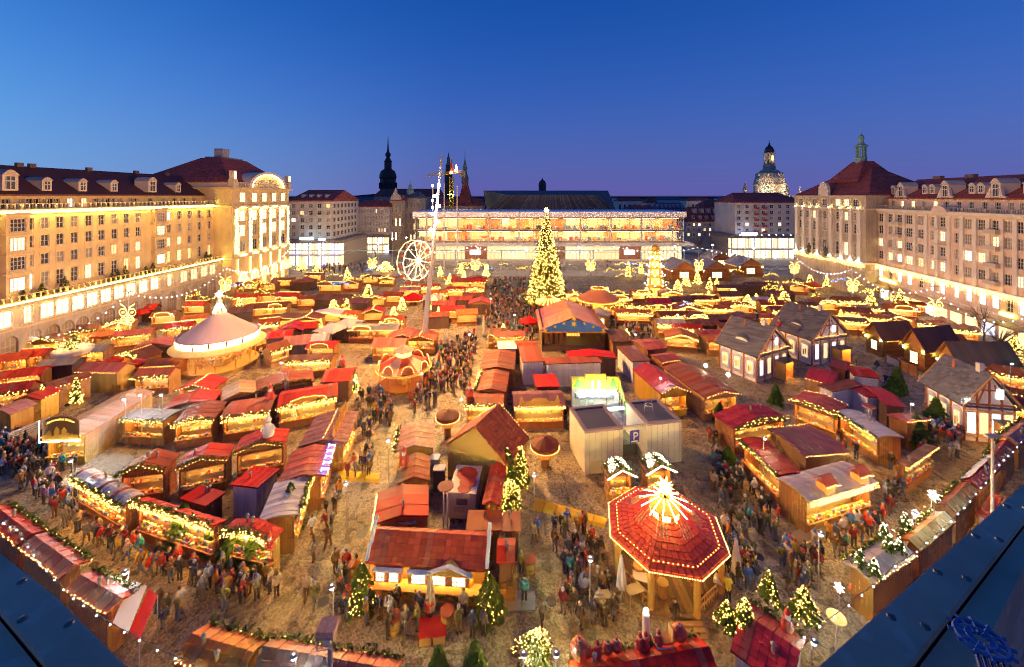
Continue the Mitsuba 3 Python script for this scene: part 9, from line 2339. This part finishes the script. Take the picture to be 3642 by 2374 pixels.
for poly, n, where in Z: crowd(poly, int(n * .72), where)
# what is left of the far crowd, too small to tell apart
m = MB(); g = np.random.default_rng(9); n = 0
for poly, k_ in (([(1755, 1000), (1880, 1000), (1905, 1110), (1915, 1225), (1745, 1225), (1720, 1120)], 240), ([(1560, 1250), (1690, 1190), (1690, 1290), (1660, 1400), (1440, 1480)], 110), ([(2000, 1060), (2080, 1075), (2230, 1150), (2330, 1180), (2250, 1210), (2100, 1130)], 90), ([(1110, 950), (1300, 945), (1300, 970), (1110, 975)], 50), ([(3240, 1560), (3450, 1440), (3560, 1340), (3590, 1390), (3440, 1600)], 60), ([(2700, 1150), (3250, 1180), (3240, 1230), (2980, 1190)], 40), ([(0, 1560), (240, 1590), (260, 1670), (300, 1790), (560, 1960), (900, 2080), (1000, 2120), (800, 2190), (500, 2050), (100, 1760), (0, 1700)], 110), ([(2530, 1580), (2590, 1600), (2780, 1850), (2720, 2050), (2560, 2080), (2600, 1900), (2540, 1750)], 36), ([(2780, 1960), (2900, 1960), (3120, 1830), (3190, 1700), (3270, 1740), (3140, 1880), (2960, 2010), (2880, 2120), (2780, 2120)], 40), ([(1275, 1400), (1400, 1415), (1400, 1500), (1340, 1560), (1330, 1700), (1180, 1880), (1150, 1850), (1250, 1600)], 34), ([(700, 1480), (1000, 1490), (1000, 1520), (700, 1540)], 16), ([(1960, 1880), (2120, 1900), (2140, 2230), (1990, 2240)], 22), ([(1030, 2100), (1300, 2090), (1560, 2230), (1500, 2260), (1100, 2200)], 14)):
    P = np.array([at(*p)[:2] for p in poly]); lo, hi = P.min(0), P.max(0); got = 0
    for _ in range(k_ * 12):
        if got >= k_: break
        x, y = g.uniform(lo[0], hi[0]), g.uniform(lo[1], hi[1]); ins = False
        for i in range(len(P)):
            a, c = P[i], P[i - 1]
            if (a[1] > y) != (c[1] > y) and x < (c[0] - a[0]) * (y - a[1]) / (c[1] - a[1]) + a[0]: ins = not ins
        if not ins or not free(x, y, .5): continue
        PLACED.append((x, y)); got += 1
        v, ff, reg = BODY[prng.choice(list(POSES))]['far']
        cols = np.array([SKIN, COATS[prng.choice(CW)], LEGS[prng.choice(list(LEGS))], HATS[prng.choice(list(HATS))], (.03, .02, .02)])[reg]
        m.fr = Fr((x, y), ang=g.uniform(0, 6.28)); m.raw(v[ff].reshape(-1, 3), np.arange(3 * len(ff)).reshape(-1, 3), np.repeat(cols, 3, 0))
put('crowd', m); tag('crowd', 'dense crowd of visitors filling the aisles between the stalls', 'crowd', kind='stuff')


# ------------------------------------------------------------------ labels: alike ones are told apart by their place in the row
def settle():
    ords = 'first second third fourth fifth sixth seventh eighth ninth tenth eleventh twelfth thirteenth fourteenth fifteenth sixteenth seventeenth eighteenth nineteenth twentieth'.split()
    by = {}
    for k, d in labels.items():
        if d.get('category') and not d.get('keep'): by.setdefault(d['label'], []).append(k)
    for lab, keys in by.items():
        if len(keys) < 2: continue
        short = ' '.join(lab.split()[:11 if len(keys) > 20 else 13])
        pos = {k: SCREEN.get(k, 0.0) for k in keys}
        keys.sort(key=lambda k: pos[k])
        n = len(keys)
        for i, k in enumerate(keys):
            o = 'leftmost' if i == 0 else 'rightmost' if i == n - 1 else f'{ords[i]} from left' if i < 20 else f'twentieth plus {ords[i - 20]} from left' if i < 40 else f'{ords[min(n - 1 - i, 19)]} from right'
            labels[k]['label'] = f'{short}, {o}'
        for k in keys: labels[k].setdefault('group', ' '.join(lab.split()[:8]))


SCREEN = {}
for k, d in scene.items():
    r = k.split('__')[0]
    if r in SCREEN or d.get('type') not in ('ply', 'sphere', 'rectangle'): continue
    if d['type'] == 'ply':
        c = meshkit.WRITTEN[d['filename']][0].mean(0)
        if 'to_world' in d: c = (np.array(d['to_world'].matrix, float) @ np.append(c, 1))[:3].reshape(-1)
    else: c = np.array(d.get('center', (0, 1, 0)), float)
    SCREEN[r] = float(c[0] / max(c[1], .3))
settle()
for d in labels.values():
    w = d['label'].split()
    if len(w) > 16: d['label'] = ' '.join(w[:16])

# which lamps the renderer tries first: by the light they give, the lower left and lower right strings more often
total = 0
for k, d in scene.items():
    if 'emitter' not in d: continue
    if d['type'] == 'ply':
        v, f = meshkit.WRITTEN[d['filename']][:2]
        area = np.linalg.norm(np.cross(v[f[:, 1]] - v[f[:, 0]], v[f[:, 2]] - v[f[:, 0]]), axis=1).sum() / 2
    else: area = 4 * math.pi * d['radius'] ** 2
    w = (area * np.mean(d['emitter']['radiance']['value'])) ** .68
    for name, q in (('light_chain_003', 8), ('light_chain_004', 8), ('stone_dome', 4), ('golden_arcade_building__light_strip', 6), ('peach_building__icicle', 4), ('lit_tree', .35), ('tower_crane', 3), ('lamp_pole', 1.3), ('leaning_mast', 1.7), ('glass_concert', .6), ('heater', 2), ('plaza_lamp', 1.3), ('star_lantern', 2)):
        if k.startswith(name): w *= q
    if 'window' in k or 'distant' in k: w *= .4
    if 'light_string' in k: w *= .5
    d['emitter']['sampling_weight'] = float(w)
    total += w
scene['sky']['sampling_weight'] = float(.12 * total)
